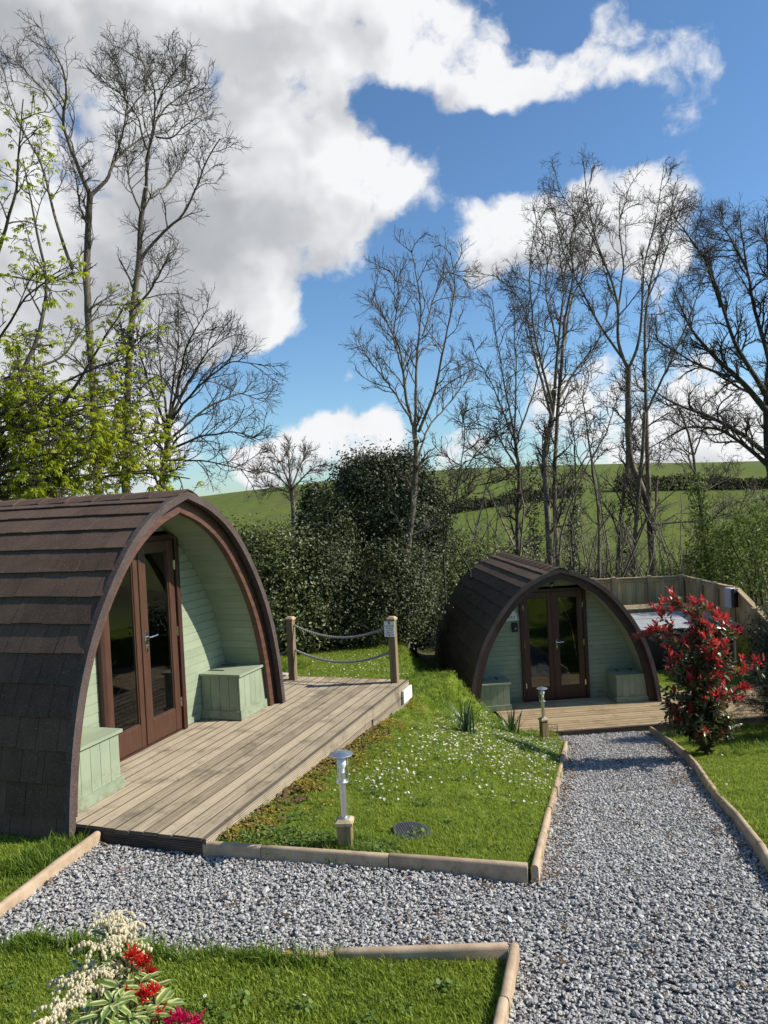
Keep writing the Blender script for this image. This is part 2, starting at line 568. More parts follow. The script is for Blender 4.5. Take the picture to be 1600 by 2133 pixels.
M_GREEN = green_mat()
M_GLASS = glass_mat('door_glass')
M_STEEL = pmat('brushed_steel', (0.66, 0.65, 0.62), (0.78, 0.77, 0.74), 30, 0.38, 0.05, 200, (1, 1, 0.1), metal=1.0)
M_CHROME = pmat('polished_handle', (0.7, 0.7, 0.7), (0.8, 0.8, 0.8), 10, 0.12, metal=1.0)
M_BLACK = pmat('black_metal', (0.008, 0.008, 0.008), (0.018, 0.018, 0.018), 20, 0.45)
M_BULB = pmat('white_bulb', (0.75, 0.75, 0.78), (0.8, 0.8, 0.82), 5, 0.25)
def deck_mat(name, c1, c2, stain, rand=0.8):
    """grooved softwood boards gone grey: long grain, damp blotches, colour darkened in the grooves and along the edges"""
    m = bpy.data.materials.new(name)
    m.use_nodes = True
    t = NT(m.node_tree)
    tc = t.n('ShaderNodeTexCoord').outputs['Object']
    oi = t.n('ShaderNodeObjectInfo')
    rv = t.math('MULTIPLY', oi.outputs['Random'], 91.0)
    v0 = t.vmath('ADD', tc, t.n('ShaderNodeCombineXYZ', {0: rv, 1: rv, 2: rv}).outputs[0])
    gr = t.n('ShaderNodeTexNoise', {'Vector': t.vmath('MULTIPLY', v0, (1.6, 45, 45)), 'Scale': 1.6, 'Detail': 8.0, 'Roughness': 0.6})
    f = t.math('ADD', t.smooth(gr.outputs['Fac'], 0.25, 0.75), t.math('MULTIPLY', t.math('SUBTRACT', oi.outputs['Random'], 0.5), rand), clamp=True)
    col = t.mix(f, c1, c2)
    geo = t.n('ShaderNodeNewGeometry').outputs['Position']
    bl = t.n('ShaderNodeTexNoise', {'Vector': geo, 'Scale': 2.6, 'Detail': 9.0, 'Roughness': 0.72})
    col = t.mix(t.math('MULTIPLY', t.smooth(bl.outputs['Fac'], 0.48, 0.70), 0.75), col, stain)
    kn = t.n('ShaderNodeTexVoronoi', {'Vector': t.vmath('MULTIPLY', v0, (1.0, 2.0, 0.0)), 'Scale': 5.0})
    col = t.mix(t.math('MULTIPLY', t.smooth(kn.outputs['Distance'], 0.10, 0.02), 0.8), col, tuple(x * 0.6 for x in stain))
    sp = t.n('ShaderNodeSeparateXYZ', {0: tc})
    edge = t.smooth(t.math('ABSOLUTE', sp.outputs[1]), 0.0505, 0.0565)
    deep = t.smooth(sp.outputs[2], -0.0012, -0.0042)
    col = t.mix(t.math('MULTIPLY', t.math('MAXIMUM', t.math('MULTIPLY', edge, 0.6), deep), 0.8), col, tuple(x * 0.55 for x in stain))
    bp = t.n('ShaderNodeBump', {'Height': gr.outputs['Fac'], 'Strength': 0.5, 'Distance': 0.003})
    b = t.n('ShaderNodeBsdfPrincipled', {'Base Color': col, 'Roughness': 0.85, 'Specular IOR Level': 0.25, 'Normal': bp.outputs[0]})
    o = t.n('ShaderNodeOutputMaterial')
    t.link(b.outputs[0], o.inputs[0])
    MATS[name] = m
    return m


M_DECK = deck_mat('weathered_decking', (0.225, 0.178, 0.120), (0.435, 0.355, 0.245), (0.100, 0.080, 0.060))
M_DECK2 = deck_mat('newer_decking', (0.40, 0.285, 0.155), (0.60, 0.455, 0.27), (0.24, 0.17, 0.10), 0.6)
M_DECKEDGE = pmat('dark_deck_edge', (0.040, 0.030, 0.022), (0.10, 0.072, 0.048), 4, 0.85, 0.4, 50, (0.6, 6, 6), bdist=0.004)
M_POST = pmat('fence_timber', (0.33, 0.24, 0.12), (0.50, 0.385, 0.22), 4, 0.75, 0.4, 40, (6, 6, 0.5), rand=0.4, bdist=0.004)
M_POST_GREEN = pmat('aged_post_timber', (0.17, 0.11, 0.05), (0.30, 0.205, 0.11), 4, 0.75, 0.4, 40, (6, 6, 0.6), c3=(0.10, 0.10, 0.05), bdist=0.004)
M_FENCE = pmat('fence_board_timber', (0.46, 0.34, 0.145), (0.66, 0.52, 0.27), 3.5, 0.8, 0.4, 45, (5, 5, 0.4), rand=0.55, c3=(0.40, 0.33, 0.15),
               c3scale=1.6, bdist=0.004)
M_KERB = pmat('buff_concrete', (0.315, 0.215, 0.132), (0.465, 0.340, 0.222), 7, 0.85, 0.5, 130, c3=(0.21, 0.16, 0.105), c3scale=3.0, c3lo=0.55, c3hi=0.75,
              rand=0.4, bdist=0.004)
M_ROPE = pmat('grey_rope', (0.16, 0.16, 0.15), (0.32, 0.31, 0.29), 60, 0.85, 0.4, 300, bdist=0.003)
M_WHITE = pmat('white_paint', (0.62, 0.63, 0.60), (0.74, 0.75, 0.72), 6, 0.45, c3=(0.5, 0.5, 0.44), c3scale=5, c3lo=0.6, c3hi=0.8)
M_SIGN = pmat('sign_white', (0.72, 0.72, 0.69), (0.78, 0.78, 0.76), 6, 0.35)
M_INK = pmat('sign_ink', (0.012, 0.012, 0.012), (0.02, 0.02, 0.02), 6, 0.5)
M_PLASTIC = pmat('dark_grey_plastic', (0.035, 0.037, 0.038), (0.055, 0.058, 0.058), 10, 0.5, 0.2, 200)
M_COVER = pmat('pale_spa_cover', (0.32, 0.33, 0.33), (0.40, 0.41, 0.405), 4, 0.42, 0.2, 20)
M_SPASKIRT = pmat('charcoal_spa_skirt', (0.014, 0.016, 0.018), (0.026, 0.028, 0.03), 4, 0.6)
M_SOIL = pmat('bare_soil', (0.045, 0.030, 0.018), (0.095, 0.065, 0.04), 9, 0.95, 0.6, 60)
M_INSIDE = pmat('pod_inside', (0.16, 0.11, 0.07), (0.22, 0.16, 0.10), 4, 0.7)
M_DUVET = pmat('grey_duvet', (0.30, 0.33, 0.38), (0.42, 0.45, 0.5), 6, 0.8, 0.3, 12)
M_CURTAIN = pmat('pale_curtain', (0.34, 0.32, 0.28), (0.46, 0.44, 0.39), 5, 0.9)
M_BARK = pmat('grey_bark', (0.060, 0.045, 0.032), (0.20, 0.16, 0.115), 5, 0.9, 0.7, 22, (2, 2, 0.5), c3=(0.060, 0.072, 0.026), c3scale=1.2, c3lo=0.55,
              c3hi=0.68, bdist=0.03)
M_BARK_PALE = pmat('pale_bark', (0.075, 0.058, 0.040), (0.23, 0.185, 0.13), 5, 0.9, 0.6, 22, (2, 2, 0.5), c3=(0.085, 0.10, 0.04), c3scale=1.0, c3lo=0.56,
                   c3hi=0.7, bdist=0.03)
M_BARK_DARK = pmat('dark_bark', (0.030, 0.023, 0.017), (0.095, 0.075, 0.052), 5, 0.9, 0.7, 22, (2, 2, 0.5), c3=(0.050, 0.062, 0.020), c3scale=1.2, c3lo=0.5,
                   c3hi=0.64, bdist=0.03)
M_TWIG = pmat('bare_twig', (0.026, 0.019, 0.014), (0.080, 0.060, 0.044), 3, 0.85)
M_TWIG_PALE = pmat('pale_twig', (0.050, 0.040, 0.030), (0.125, 0.10, 0.075), 3, 0.85)
M_BRUSH = pmat('pale_brushwood', (0.10, 0.080, 0.055), (0.26, 0.215, 0.155), 3, 0.85)
M_STEM = pmat('shrub_stem', (0.035, 0.024, 0.016), (0.08, 0.055, 0.035), 6, 0.85)

L_CHESTNUT = leaf_mat('fresh_chestnut_leaf', (0.20, 0.25, 0.012), (0.50, 0.53, 0.035), 0.58, 0.5, 0.3)
L_CHESTNUT1 = leaf_mat('fresh_chestnut_leaf_single', (0.20, 0.25, 0.012), (0.50, 0.53, 0.035), 0.58, 0.5, 0.3, attr=False)
L_HOLLY = leaf_mat('glossy_evergreen_leaf', (0.014, 0.024, 0.009), (0.095, 0.108, 0.040), 0.18, 0.50, 0.4)
L_LAUREL = leaf_mat('laurel_leaf', (0.036, 0.055, 0.014), (0.19, 0.21, 0.065), 0.28, 0.46, 0.45)
L_HEDGE = leaf_mat('hedge_leaf', (0.018, 0.030, 0.010), (0.105, 0.120, 0.038), 0.22, 0.52, 0.4)
L_IVY = leaf_mat('ivy_leaf', (0.020, 0.040, 0.010), (0.075, 0.105, 0.025), 0.2, 0.4, 0.5)
L_SPRING = leaf_mat('young_spring_leaf', (0.075, 0.12, 0.018), (0.21, 0.26, 0.055), 0.45, 0.5, 0.3)
L_CONIFER = leaf_mat('conifer_spray', (0.010, 0.022, 0.010), (0.040, 0.060, 0.028), 0.10, 0.55, 0.3)
L_RED = leaf_mat('red_new_leaf', (0.36, 0.018, 0.022), (0.66, 0.075, 0.065), 0.45, 0.28, 0.6)
L_RED1 = leaf_mat('red_new_leaf_single', (0.36, 0.018, 0.022), (0.66, 0.075, 0.065), 0.45, 0.28, 0.6, attr=False)
L_PHOT = leaf_mat('dark_photinia_leaf', (0.060, 0.072, 0.026), (0.17, 0.15, 0.060), 0.26, 0.30, 0.55)
L_PHOT1 = leaf_mat('dark_photinia_leaf_single', (0.060, 0.072, 0.026), (0.17, 0.15, 0.060), 0.26, 0.30, 0.55, attr=False)
L_PIERIS = leaf_mat('cream_edged_leaf', (0.11, 0.19, 0.035), (0.20, 0.29, 0.06), 0.3, 0.3, 0.5, attr=False, edge=(0.62, 0.60, 0.28))
L_PIERIS_RED = leaf_mat('scarlet_young_leaf', (0.50, 0.012, 0.010), (0.72, 0.05, 0.03), 0.4, 0.35, 0.5)
L_BELL = leaf_mat('cream_bell_flower', (0.78, 0.70, 0.48), (0.86, 0.82, 0.66), 0.4, 0.5, 0.3)
L_GRASS = leaf_mat('grass_blade', (0.150, 0.220, 0.022), (0.385, 0.465, 0.060), 0.52, 0.5, 0.3)
L_GRASS_FAR = leaf_mat('grass_blade_long', (0.085, 0.15, 0.012), (0.22, 0.31, 0.04), 0.5, 0.5, 0.3)
L_DAFF = leaf_mat('daffodil_leaf', (0.030, 0.075, 0.028), (0.075, 0.13, 0.045), 0.25, 0.4, 0.4)
L_CLOVER = leaf_mat('weed_leaf', (0.075, 0.13, 0.020), (0.18, 0.25, 0.05), 0.3, 0.5, 0.3)
L_PETAL = leaf_mat('white_petal', (0.70, 0.70, 0.66), (0.80, 0.80, 0.76), 0.2, 0.6, 0.2)
L_YELLOW = leaf_mat('yellow_petal', (0.70, 0.50, 0.012), (0.80, 0.60, 0.02), 0.2, 0.6, 0.2)
L_BRACKEN = leaf_mat('dry_litter', (0.09, 0.055, 0.025), (0.20, 0.13, 0.06), 0.1, 0.8, 0.2)
M_BELLB = M_STEM

# ------------------------------------------------------------------ the lie of the land
def smooth01(t):
    t = np.clip(t, 0, 1)
    return t * t * (3 - 2 * t)


def zpath(y):
    y = np.asarray(y, float)
    z = np.interp(y, [-5, 4.2, 4.8, 5.4, 12.55, 13.2, 40], [-0.11, -0.11, -0.14, -0.23, -1.665, -1.68, -1.68])
    return z


def zgrav(x, y):
    """the gravel lies level in front of the upper deck and runs downhill only along the path"""
    k = smooth01((np.asarray(x, float) - 0.25) / 0.6)
    return -0.11 * (1 - k) + zpath(y) * k


KL = np.array([(0.84, 4.86), (1.03, 5.62), (1.24, 6.42), (1.56, 7.62), (1.88, 8.84), (2.16, 9.95), (2.46, 11.1)])
KR = np.array([(1.75, 2.5), (2.08, 3.9), (2.36, 4.95), (2.61, 5.85), (2.90, 7.05), (3.20, 8.1), (3.45, 8.97), (3.73, 10.19), (4.10, 12.35)])
DK_A, DK_B = np.array([-1.382, 5.45]), np.array([0.193, 9.875])      # front edge of the upper deck
GRAVEL = np.array([(-2.75, 4.35), (-2.53, 4.73), (-2.27, 5.68), (-1.42, 5.44), (-0.4, 5.17), (0.84, 4.86), *map(tuple, KL[1:]),
                   (2.60, 12.62), (4.14, 12.55), *map(tuple, KR[::-1]), (1.6, 2.0), (0.05, 2.0), (0.39, 3.4), (0.57, 4.0), (-0.62, 4.10),
                   (-1.33, 4.17), (-2.2, 4.36)])


def inpoly(x, y, poly):
    ins = np.zeros(np.shape(x), bool)
    n = len(poly)
    for i in range(n):
        (x1, y1), (x2, y2) = poly[i], poly[(i + 1) % n]
        c = ((y1 > y) != (y2 > y)) & (x < (x2 - x1) * (y - y1) / (y2 - y1 + 1e-12) + x1)
        ins ^= c
    return ins


def vnoise(x, y, s, seed=0):
    """cheap smooth value noise"""
    xs, ys = x * s + seed * 17.3, y * s - seed * 9.1
    xi, yi = np.floor(xs), np.floor(ys)
    fx, fy = smooth01(xs - xi), smooth01(ys - yi)

    def h(a, b):
        v = np.sin(a * 127.1 + b * 311.7 + seed * 74.7) * 43758.5453
        return v - np.floor(v)
    return (h(xi, yi) * (1 - fx) + h(xi + 1, yi) * fx) * (1 - fy) + (h(xi, yi + 1) * (1 - fx) + h(xi + 1, yi + 1) * fx) * fy


def ground_z(x, y):
    x, y = np.asarray(x, float), np.asarray(y, float)
    zk = np.where(y < 11.1, zpath(y) + 0.055, np.interp(y, [11.1, 12.2, 13.0, 14, 18, 26], [-1.36, -1.52, -1.56, -1.52, -1.45, -1.6]))
    xk = np.where(y < 11.1, np.interp(y, KL[:, 1], KL[:, 0]), np.interp(y, [11.1, 12.0, 12.6, 13.6, 14, 18], [2.46, 2.45, 2.2, 1.3, 1.2, 0.9]))
    xd = DK_A[0] + (y - DK_A[1]) * (DK_B[0] - DK_A[0]) / (DK_B[1] - DK_A[1])
    xd = np.where(y > 12, np.minimum(xd, 0.2), xd)
    zd = np.interp(y, [0, 4.4, 5.5, 7.5, 9.9, 12, 14, 16, 22], [-0.055, -0.055, -0.09, -0.17, -0.30, -0.42, -0.52, -0.62, -1.2])
    t = np.clip((x - xd) / np.maximum(xk - xd, 0.3), 0, 1)
    q = smooth01((y - 8.0) / 3.5)
    z = zd + (zk - zd) * ((0.25 * t + 0.75 * t ** 2.0) * (1 - q) + (1 - (1 - t) ** 2.1) * q)
    # the nearest lawn lies a hand below its kerb at the right, level with it at the left
    z = np.where(y < 4.4, np.interp(x, [-2.0, -0.9, 0.3], [-0.05, -0.075, -0.105]), z)
    # right of the path
    xr = np.interp(y, KR[:, 1], KR[:, 0])
    zr = np.where(y < 12.2, zpath(y) + 0.055, -1.66 + 0 * y) + 0.05 * np.clip(x - xr - 0.4, 0, 3)
    zr = np.where((y > 11.9), np.minimum(zr, -1.74), zr)
    right = x > (xk + xr) / 2
    z = np.where(right, np.where(y > 12.9, -1.64, zr), z)
    z = np.where((y > 11.4) & (y <= 12.9) & (x > 4.0), np.maximum(-1.82, np.minimum(z, -1.62)), z)
    # bank at the far right
    z = np.where(right, z + 0.75 * smooth01((x - 7.4 - 0.0 * y) / 1.2) * smooth01((y - 10) / 4), z)
    # left of the kerb by the upper pod
    z = np.where((x < -2.2) & (y < 6.5), -0.10, z)
    # nothing rises through the lower deck and pod
    dx, dy = x - 3.10, y - 13.82
    u2, o2 = dx * 0.99731 + dy * 0.07324, -dx * 0.07324 + dy * 0.99731
    under = ((u2 > -1.32) & (u2 < 5.4) & (o2 > -1.32) & (o2 < 0.7)) | ((np.abs(u2) < 1.70) & (o2 > -0.1) & (o2 < 4.7))
    z = np.where(under, np.minimum(z, -1.79), z)
    return z + 0.03 * (vnoise(x, y, 0.9, 1) - 0.5) + 0.015 * (vnoise(x, y, 3.1, 2) - 0.5)


def skyline(x):
    return np.interp(x, [-300, -90, -45, -13, 20, 52, 104, 200, 400], [3.0, 4.2, 5.6, 8.0, 9.4, 8.7, 7.2, 5.0, 3.0])


def land_z(x, y):
    """garden near, a dip behind it, then the rising field and the land beyond its brow"""
    near = ground_z(x, np.clip(y, -50, 24))
    far = np.interp(y, [0, 22, 40, 70, 80], [-1.6, -2.2, -6.5, -7.5, -7.3])
    t = np.clip((y - 75) / 135, 0, 1)
    hill = -7.4 + (skyline(x) + 7.4) * np.where(t < 1, np.sin(t * math.pi / 2) ** 1.25, 1)
    far = np.where(y > 75, hill, far)
    far = np.where(y > 210, skyline(x) - (y - 210) * 0.045 - ((y - 210) / 400) ** 2, far)
    k = smooth01((y - 20) / 9)
    side = smooth01((np.abs(x) - 14) / 12)
    near = near * (1 - side) + np.where(x < 0, -0.9, -0.6) * side
    z = near * (1 - k) + far * k
    return z + np.where(y > 60, 0.35 * (vnoise(x, y, 0.05, 3) - 0.5), 0)


def grid_mesh(name, xs, ys, zfn, mats, drop=None):
    X, Y = np.meshgrid(xs, ys)
    Z = zfn(X, Y)
    if drop is not None:
        Z = Z - drop(X, Y)
    V = np.stack([X, Y, Z], -1).reshape(-1, 3)
    nx = len(xs)
    i = np.arange(len(ys) - 1)[:, None] * nx
    j = np.arange(nx - 1)[None]
    F = np.stack([i + j, i + j + 1, i + nx + j + 1, i + nx + j], -1).reshape(-1, 4)
    return np_mesh(name, V, [F], mats, smooth=True)


def ground_material():
    m = bpy.data.materials.new('lawn_earth')
    m.use_nodes = True
    t = NT(m.node_tree)
    geo = t.n('ShaderNodeNewGeometry')
    P = geo.outputs['Position']
    n1 = t.n('ShaderNodeTexNoise', {'Vector': P, 'Scale': 1.4, 'Detail': 8.0, 'Roughness': 0.65})
    n2 = t.n('ShaderNodeTexNoise', {'Vector': P, 'Scale': 22.0, 'Detail': 6.0, 'Roughness': 0.7})
    g = t.mix(n2.outputs['Fac'], (0.085, 0.120, 0.016), (0.20, 0.25, 0.038))
    g = t.mix(t.smooth(n1.outputs['Fac'], 0.55, 0.75), g, (0.085, 0.075, 0.025))
    # far fields: brighter even sward with faint mottling
    n3 = t.n('ShaderNodeTexNoise', {'Vector': t.vmath('MULTIPLY', P, (0.02, 0.05, 0.05)), 'Scale': 1.0, 'Detail': 8.0, 'Roughness': 0.6})
    n4 = t.n('ShaderNodeTexNoise', {'Vector': P, 'Scale': 0.9, 'Detail': 6.0, 'Roughness': 0.75})
    fd = t.mix(n3.outputs['Fac'], (0.078, 0.110, 0.018), (0.142, 0.172, 0.030))
    fd = t.mix(t.smooth(n4.outputs['Fac'], 0.45, 0.75), fd, (0.085, 0.095, 0.028))
    n5 = t.n('ShaderNodeTexNoise', {'Vector': P, 'Scale': 0.12, 'Detail': 7.0, 'Roughness': 0.7})
    fd = t.mix(t.math('MULTIPLY', t.smooth(n5.outputs['Fac'], 0.48, 0.66), 0.8), fd, (0.105, 0.105, 0.040))
    wv = t.n('ShaderNodeTexWave', {'Vector': t.vmath('MULTIPLY', P, (0.25, 1.0, 1.0)), 'Scale': 0.30, 'Distortion': 4.0, 'Detail': 3.0})
    fd = t.mix(t.math('MULTIPLY', wv.outputs['Fac'], 0.22), fd, (0.06, 0.085, 0.02))
    y = t.n('ShaderNodeSeparateXYZ', {0: P}).outputs[1]
    wood = t.mix(n4.outputs['Fac'], (0.03, 0.035, 0.012), (0.11, 0.095, 0.04))
    c = t.mix(t.smooth(y, 14.0, 20.0), g, wood)
    c = t.mix(t.smooth(y, 40.0, 66.0), c, fd)
    bp = t.n('ShaderNodeBump', {'Height': n2.outputs['Fac'], 'Strength': 0.7, 'Distance': 0.03})
    b = t.n('ShaderNodeBsdfPrincipled', {'Base Color': c, 'Roughness': 0.95, 'Specular IOR Level': 0.1, 'Normal': bp.outputs[0]})
    o = t.n('ShaderNodeOutputMaterial')
    t.link(b.outputs[0], o.inputs[0])
    return m


def near_gravel(x, y, m):
    k = inpoly(x, y, GRAVEL)
    for dx, dy in ((m, 0), (-m, 0), (0, m), (0, -m), (.7 * m, .7 * m), (-.7 * m, .7 * m), (.7 * m, -.7 * m), (-.7 * m, -.7 * m)):
        k = k | inpoly(x + dx, y + dy, GRAVEL)
    return k


def gravel_drop(X, Y):
    inside = near_gravel(X, Y, 0.055)
    zg = zgrav(X, Y)
    return np.where(inside, np.maximum(land_z(X, Y) - zg + 0.05, 0.05), 0)


M_GROUND = ground_material()
gx = np.concatenate([-np.geomspace(700, 10.3, 30), np.arange(-10, -3.05, 0.2), np.arange(-3, 4.52, 0.055), np.arange(4.7, 11.01, 0.18), np.geomspace(11.3, 700, 30)])
gy = np.concatenate([np.linspace(-60, -2, 10), np.arange(-1.5, 1.9, 0.2), np.arange(1.95, 13.6, 0.06), np.arange(13.7, 20.01, 0.16), np.arange(20.6, 40, 1.5), np.arange(41, 230, 4.0), np.geomspace(235, 1500, 14)])
ground = mobj('ground', grid_mesh('ground', gx, gy, land_z, M_GROUND, gravel_drop))
tag(ground, 'grassy garden ground falling to a valley and a green field', kind='structure')


def gravel_material():
    m = bpy.data.materials.new('slate_gravel_bed')
    m.use_nodes = True
    t = NT(m.node_tree)
    P = t.n('ShaderNodeNewGeometry').outputs['Position']
    v = t.n('ShaderNodeTexVoronoi', {'Vector': P, 'Scale': 48.0})
    s = t.n('ShaderNodeSeparateColor', {0: v.outputs['Color']})
    c = t.mix(s.outputs[0], (0.17, 0.163, 0.152), (0.50, 0.48, 0.45))
    c = t.mix(t.smooth(v.outputs['Distance'], 0.35, 0.7), c, (0.03, 0.03, 0.032))
    bp = t.n('ShaderNodeBump', {'Height': v.outputs['Distance'], 'Strength': 1.0, 'Distance': 0.012, }, invert=True)
    b = t.n('ShaderNodeBsdfPrincipled', {'Base Color': c, 'Roughness': 0.75, 'Normal': bp.outputs[0]})
    o = t.n('ShaderNodeOutputMaterial')
    t.link(b.outputs[0], o.inputs[0])
    return m


def stone_material():
    m = bpy.data.materials.new('slate_chipping')
    m.use_nodes = True
    t = NT(m.node_tree)
    oi = t.n('ShaderNodeObjectInfo')
    r = oi.outputs['Random']
    c = t.mix(t.smooth(r, 0.0, 1.0), (0.30, 0.286, 0.265), (0.53, 0.508, 0.475))
    r2 = t.math('FRACT', t.math('MULTIPLY', r, 13.7))
    c = t.mix(t.smooth(r2, 0.93, 0.98), c, (0.66, 0.64, 0.60))
    c = t.mix(t.smooth(r2, 0.06, 0.03), c, (0.28, 0.225, 0.185))
    P = t.n('ShaderNodeTexCoord').outputs['Object']
    nz = t.n('ShaderNodeTexNoise', {'Vector': P, 'Scale': 2.5, 'Detail': 4.0})
    c = t.mix(t.math('MULTIPLY', nz.outputs['Fac'], 0.45), c, (0.23, 0.22, 0.205))
    b = t.n('ShaderNodeBsdfPrincipled', {'Base Color': c, 'Roughness': 0.6, 'Specular IOR Level': 0.45})
    o = t.n('ShaderNodeOutputMaterial')
    t.link(b.outputs[0], o.inputs[0])
    return m


# gravel bed: cells inside the outline
_xs, _ys = np.arange(-2.8, 4.3, 0.06), np.arange(1.9, 12.75, 0.06)
_X, _Y = np.meshgrid(_xs, _ys)
_Z = zgrav(_X, _Y) - 0.012 + 0.03 * (vnoise(_X, _Y, 1.1, 5) - 0.5)
_nx = len(_xs)
_i, _j = np.meshgrid(np.arange(len(_ys) - 1), np.arange(_nx - 1), indexing='ij')
_in = near_gravel(_X[:-1, :-1] + 0.03, _Y[:-1, :-1] + 0.03, 0.05)
_F = np.stack([_i * _nx + _j, _i * _nx + _j + 1, (_i + 1) * _nx + _j + 1, (_i + 1) * _nx + _j], -1)[_in]
path = mobj('path', np_mesh('path', np.stack([_X, _Y, _Z], -1).reshape(-1, 3), [_F], gravel_material(), smooth=True))
tag(path, 'grey slate gravel path running down to the lower pod', kind='structure')


# ------------------------------------------------------------------ scattered small stuff by instancing
def instancer(name, P, rot, scl, idx, sources, label, mat=None):
    me = bpy.data.meshes.new(name)
    me.vertices.add(len(P))
    me.vertices.foreach_set('co', np.asarray(P, np.float32).ravel())
    a = me.attributes.new('rot', 'FLOAT_VECTOR', 'POINT')
    a.data.foreach_set('vector', np.asarray(rot, np.float32).ravel())
    a = me.attributes.new('scl', 'FLOAT_VECTOR', 'POINT')
    a.data.foreach_set('vector', np.asarray(scl, np.float32).ravel())
    a = me.attributes.new('pick', 'INT', 'POINT')
    a.data.foreach_set('value', np.asarray(idx, np.int32))
    o = mobj(name, me)
    tag(o, label, kind='stuff')
    g = bpy.data.node_groups.new(name + '_scatter', 'GeometryNodeTree')
    g.interface.new_socket('Geometry', in_out='INPUT', socket_type='NodeSocketGeometry')
    g.interface.new_socket('Geometry', in_out='OUTPUT', socket_type='NodeSocketGeometry')
    gi, go = g.nodes.new('NodeGroupInput'), g.nodes.new('NodeGroupOutput')
    jn = g.nodes.new('GeometryNodeJoinGeometry')
    for s in sources[::-1]:
        oi = g.nodes.new('GeometryNodeObjectInfo')
        oi.inputs['Object'].default_value = s
        oi.inputs['As Instance'].default_value = True
        g.links.new(oi.outputs['Geometry'], jn.inputs[0])
    ip = g.nodes.new('GeometryNodeInstanceOnPoints')
    g.links.new(gi.outputs[0], ip.inputs['Points'])
    g.links.new(jn.outputs[0], ip.inputs['Instance'])
    ip.inputs['Pick Instance'].default_value = True
    for nm, tp, sk in (('rot', 'FLOAT_VECTOR', 'Rotation'), ('scl', 'FLOAT_VECTOR', 'Scale'), ('pick', 'INT', 'Instance Index')):
        na = g.nodes.new('GeometryNodeInputNamedAttribute')
        na.data_type = tp
        na.inputs['Name'].default_value = nm
        g.links.new([x for x in na.outputs if x.enabled and x.name == 'Attribute'][0], ip.inputs[sk])
    g.links.new(ip.outputs[0], go.inputs[0])
    md = o.modifiers.new('scatter', 'NODES')
    md.node_group = g
    return o


def source(name, me):
    return bpy.data.objects.new(name, me)      # not linked into the scene: only its shape is used


def stone_mesh(seed, mat):
    r = np.random.default_rng(seed)
    import bmesh
    bm = bmesh.new()
    bmesh.ops.create_icosphere(bm, subdivisions=1, radius=1.0)
    # facet the pebble with a few random cuts
    for _ in range(5):
        n = r.normal(size=3)
        n /= np.linalg.norm(n)
        d = r.uniform(0.45, 0.75)
        for v in bm.verts:
            p = np.array(v.co)
            s = p @ n
            if s > d:
                v.co = Vector(p - n * (s - d))
    for v in bm.verts:
        v.co = Vector(np.array(v.co) * np.array([1, r.uniform(0.6, 0.85), r.uniform(0.38, 0.6)]))
    me = bpy.data.meshes.new('chipping')
    bm.to_mesh(me)
    bm.free()
    me.materials.append(mat)
    return me


M_STONE = stone_material()
STONES = [source('chipping', stone_mesh(s, M_STONE)) for s in range(8)]


def scatter_gravel():
    P = []
    for (y0, y1, dens) in ((2.6, 4.4, 4200), (4.4, 5.7, 3800), (5.7, 7.5, 2800), (7.5, 9.5, 2000), (9.5, 12.6, 1500)):
        n = int((y1 - y0) * 7.1 * dens)
        x, y = rng.uniform(-2.8, 4.3, n), rng.uniform(y0, y1, n)
        k = inpoly(x, y, GRAVEL)
        # what the frame cannot show is left out
        k &= (x < 0.52 * y + 1.5) & (x > -0.54 * y - 1.5)
        P.append(np.stack([x[k], y[k]], 1))
    P = np.concatenate(P)
    n = len(P)
    z = zgrav(P[:, 0], P[:, 1]) + 0.03 * (vnoise(P[:, 0], P[:, 1], 1.1, 5) - 0.5) + rng.uniform(-0.008, 0.007, n)
    # a little stone heaped against the kerbs
    s = rng.lognormal(math.log(0.0108), 0.33, n)
    s = np.clip(s, 0.007, 0.032)
    rot = np.stack([rng.normal(0, 0.33, n), rng.normal(0, 0.33, n), rng.uniform(0, 6.28, n)], 1)
    instancer('gravel', np.column_stack([P, z]), rot, np.repeat(s[:, None], 3, 1), rng.integers(0, 8, n), STONES,
              'loose grey and pale slate chippings covering the path')
    return n


NG = scatter_gravel()


# ------------------------------------------------------------------ grass
def tuft_mesh(seed, blades, h, spread, mat, wid=0.0032, lean=0.55, seg=3):
    r = np.random.default_rng(seed)
    V, F, var = [], [], []
    for b in range(blades):
        a = r.uniform(0, 6.28)
        rad = spread * math.sqrt(r.uniform())
        bx, by = rad * math.cos(a), rad * math.sin(a)
        d = r.uniform(0, 6.28)
        ln = h * r.uniform(0.45, 1.15)
        ll = lean * r.uniform(0.2, 1.3)
        w = wid * r.uniform(0.7, 1.3)
        side = np.array([-math.sin(d), math.cos(d), 0])
        fw = np.array([math.cos(d), math.sin(d), 0])
        base = len(V)
        for k in range(seg + 1):
            t = k / seg
            p = np.array([bx, by, 0]) + fw * (ll * ln * t ** 1.8) + np.array([0, 0, ln * t * (1 - 0.25 * ll * t)])
            ww = w * (1 - t ** 1.5) + 0.0003
            V += [p - side * ww, p + side * ww]
            var += [0.0, 0.0]
        vv = r.uniform()
        var[base:] = [vv] * (len(V) - base)
        for k in range(seg):
            i = base + 2 * k
            F.append((i, i + 1, i + 3, i + 2))
    return np_mesh('tuft', V, [np.array(F)], mat, var=var)


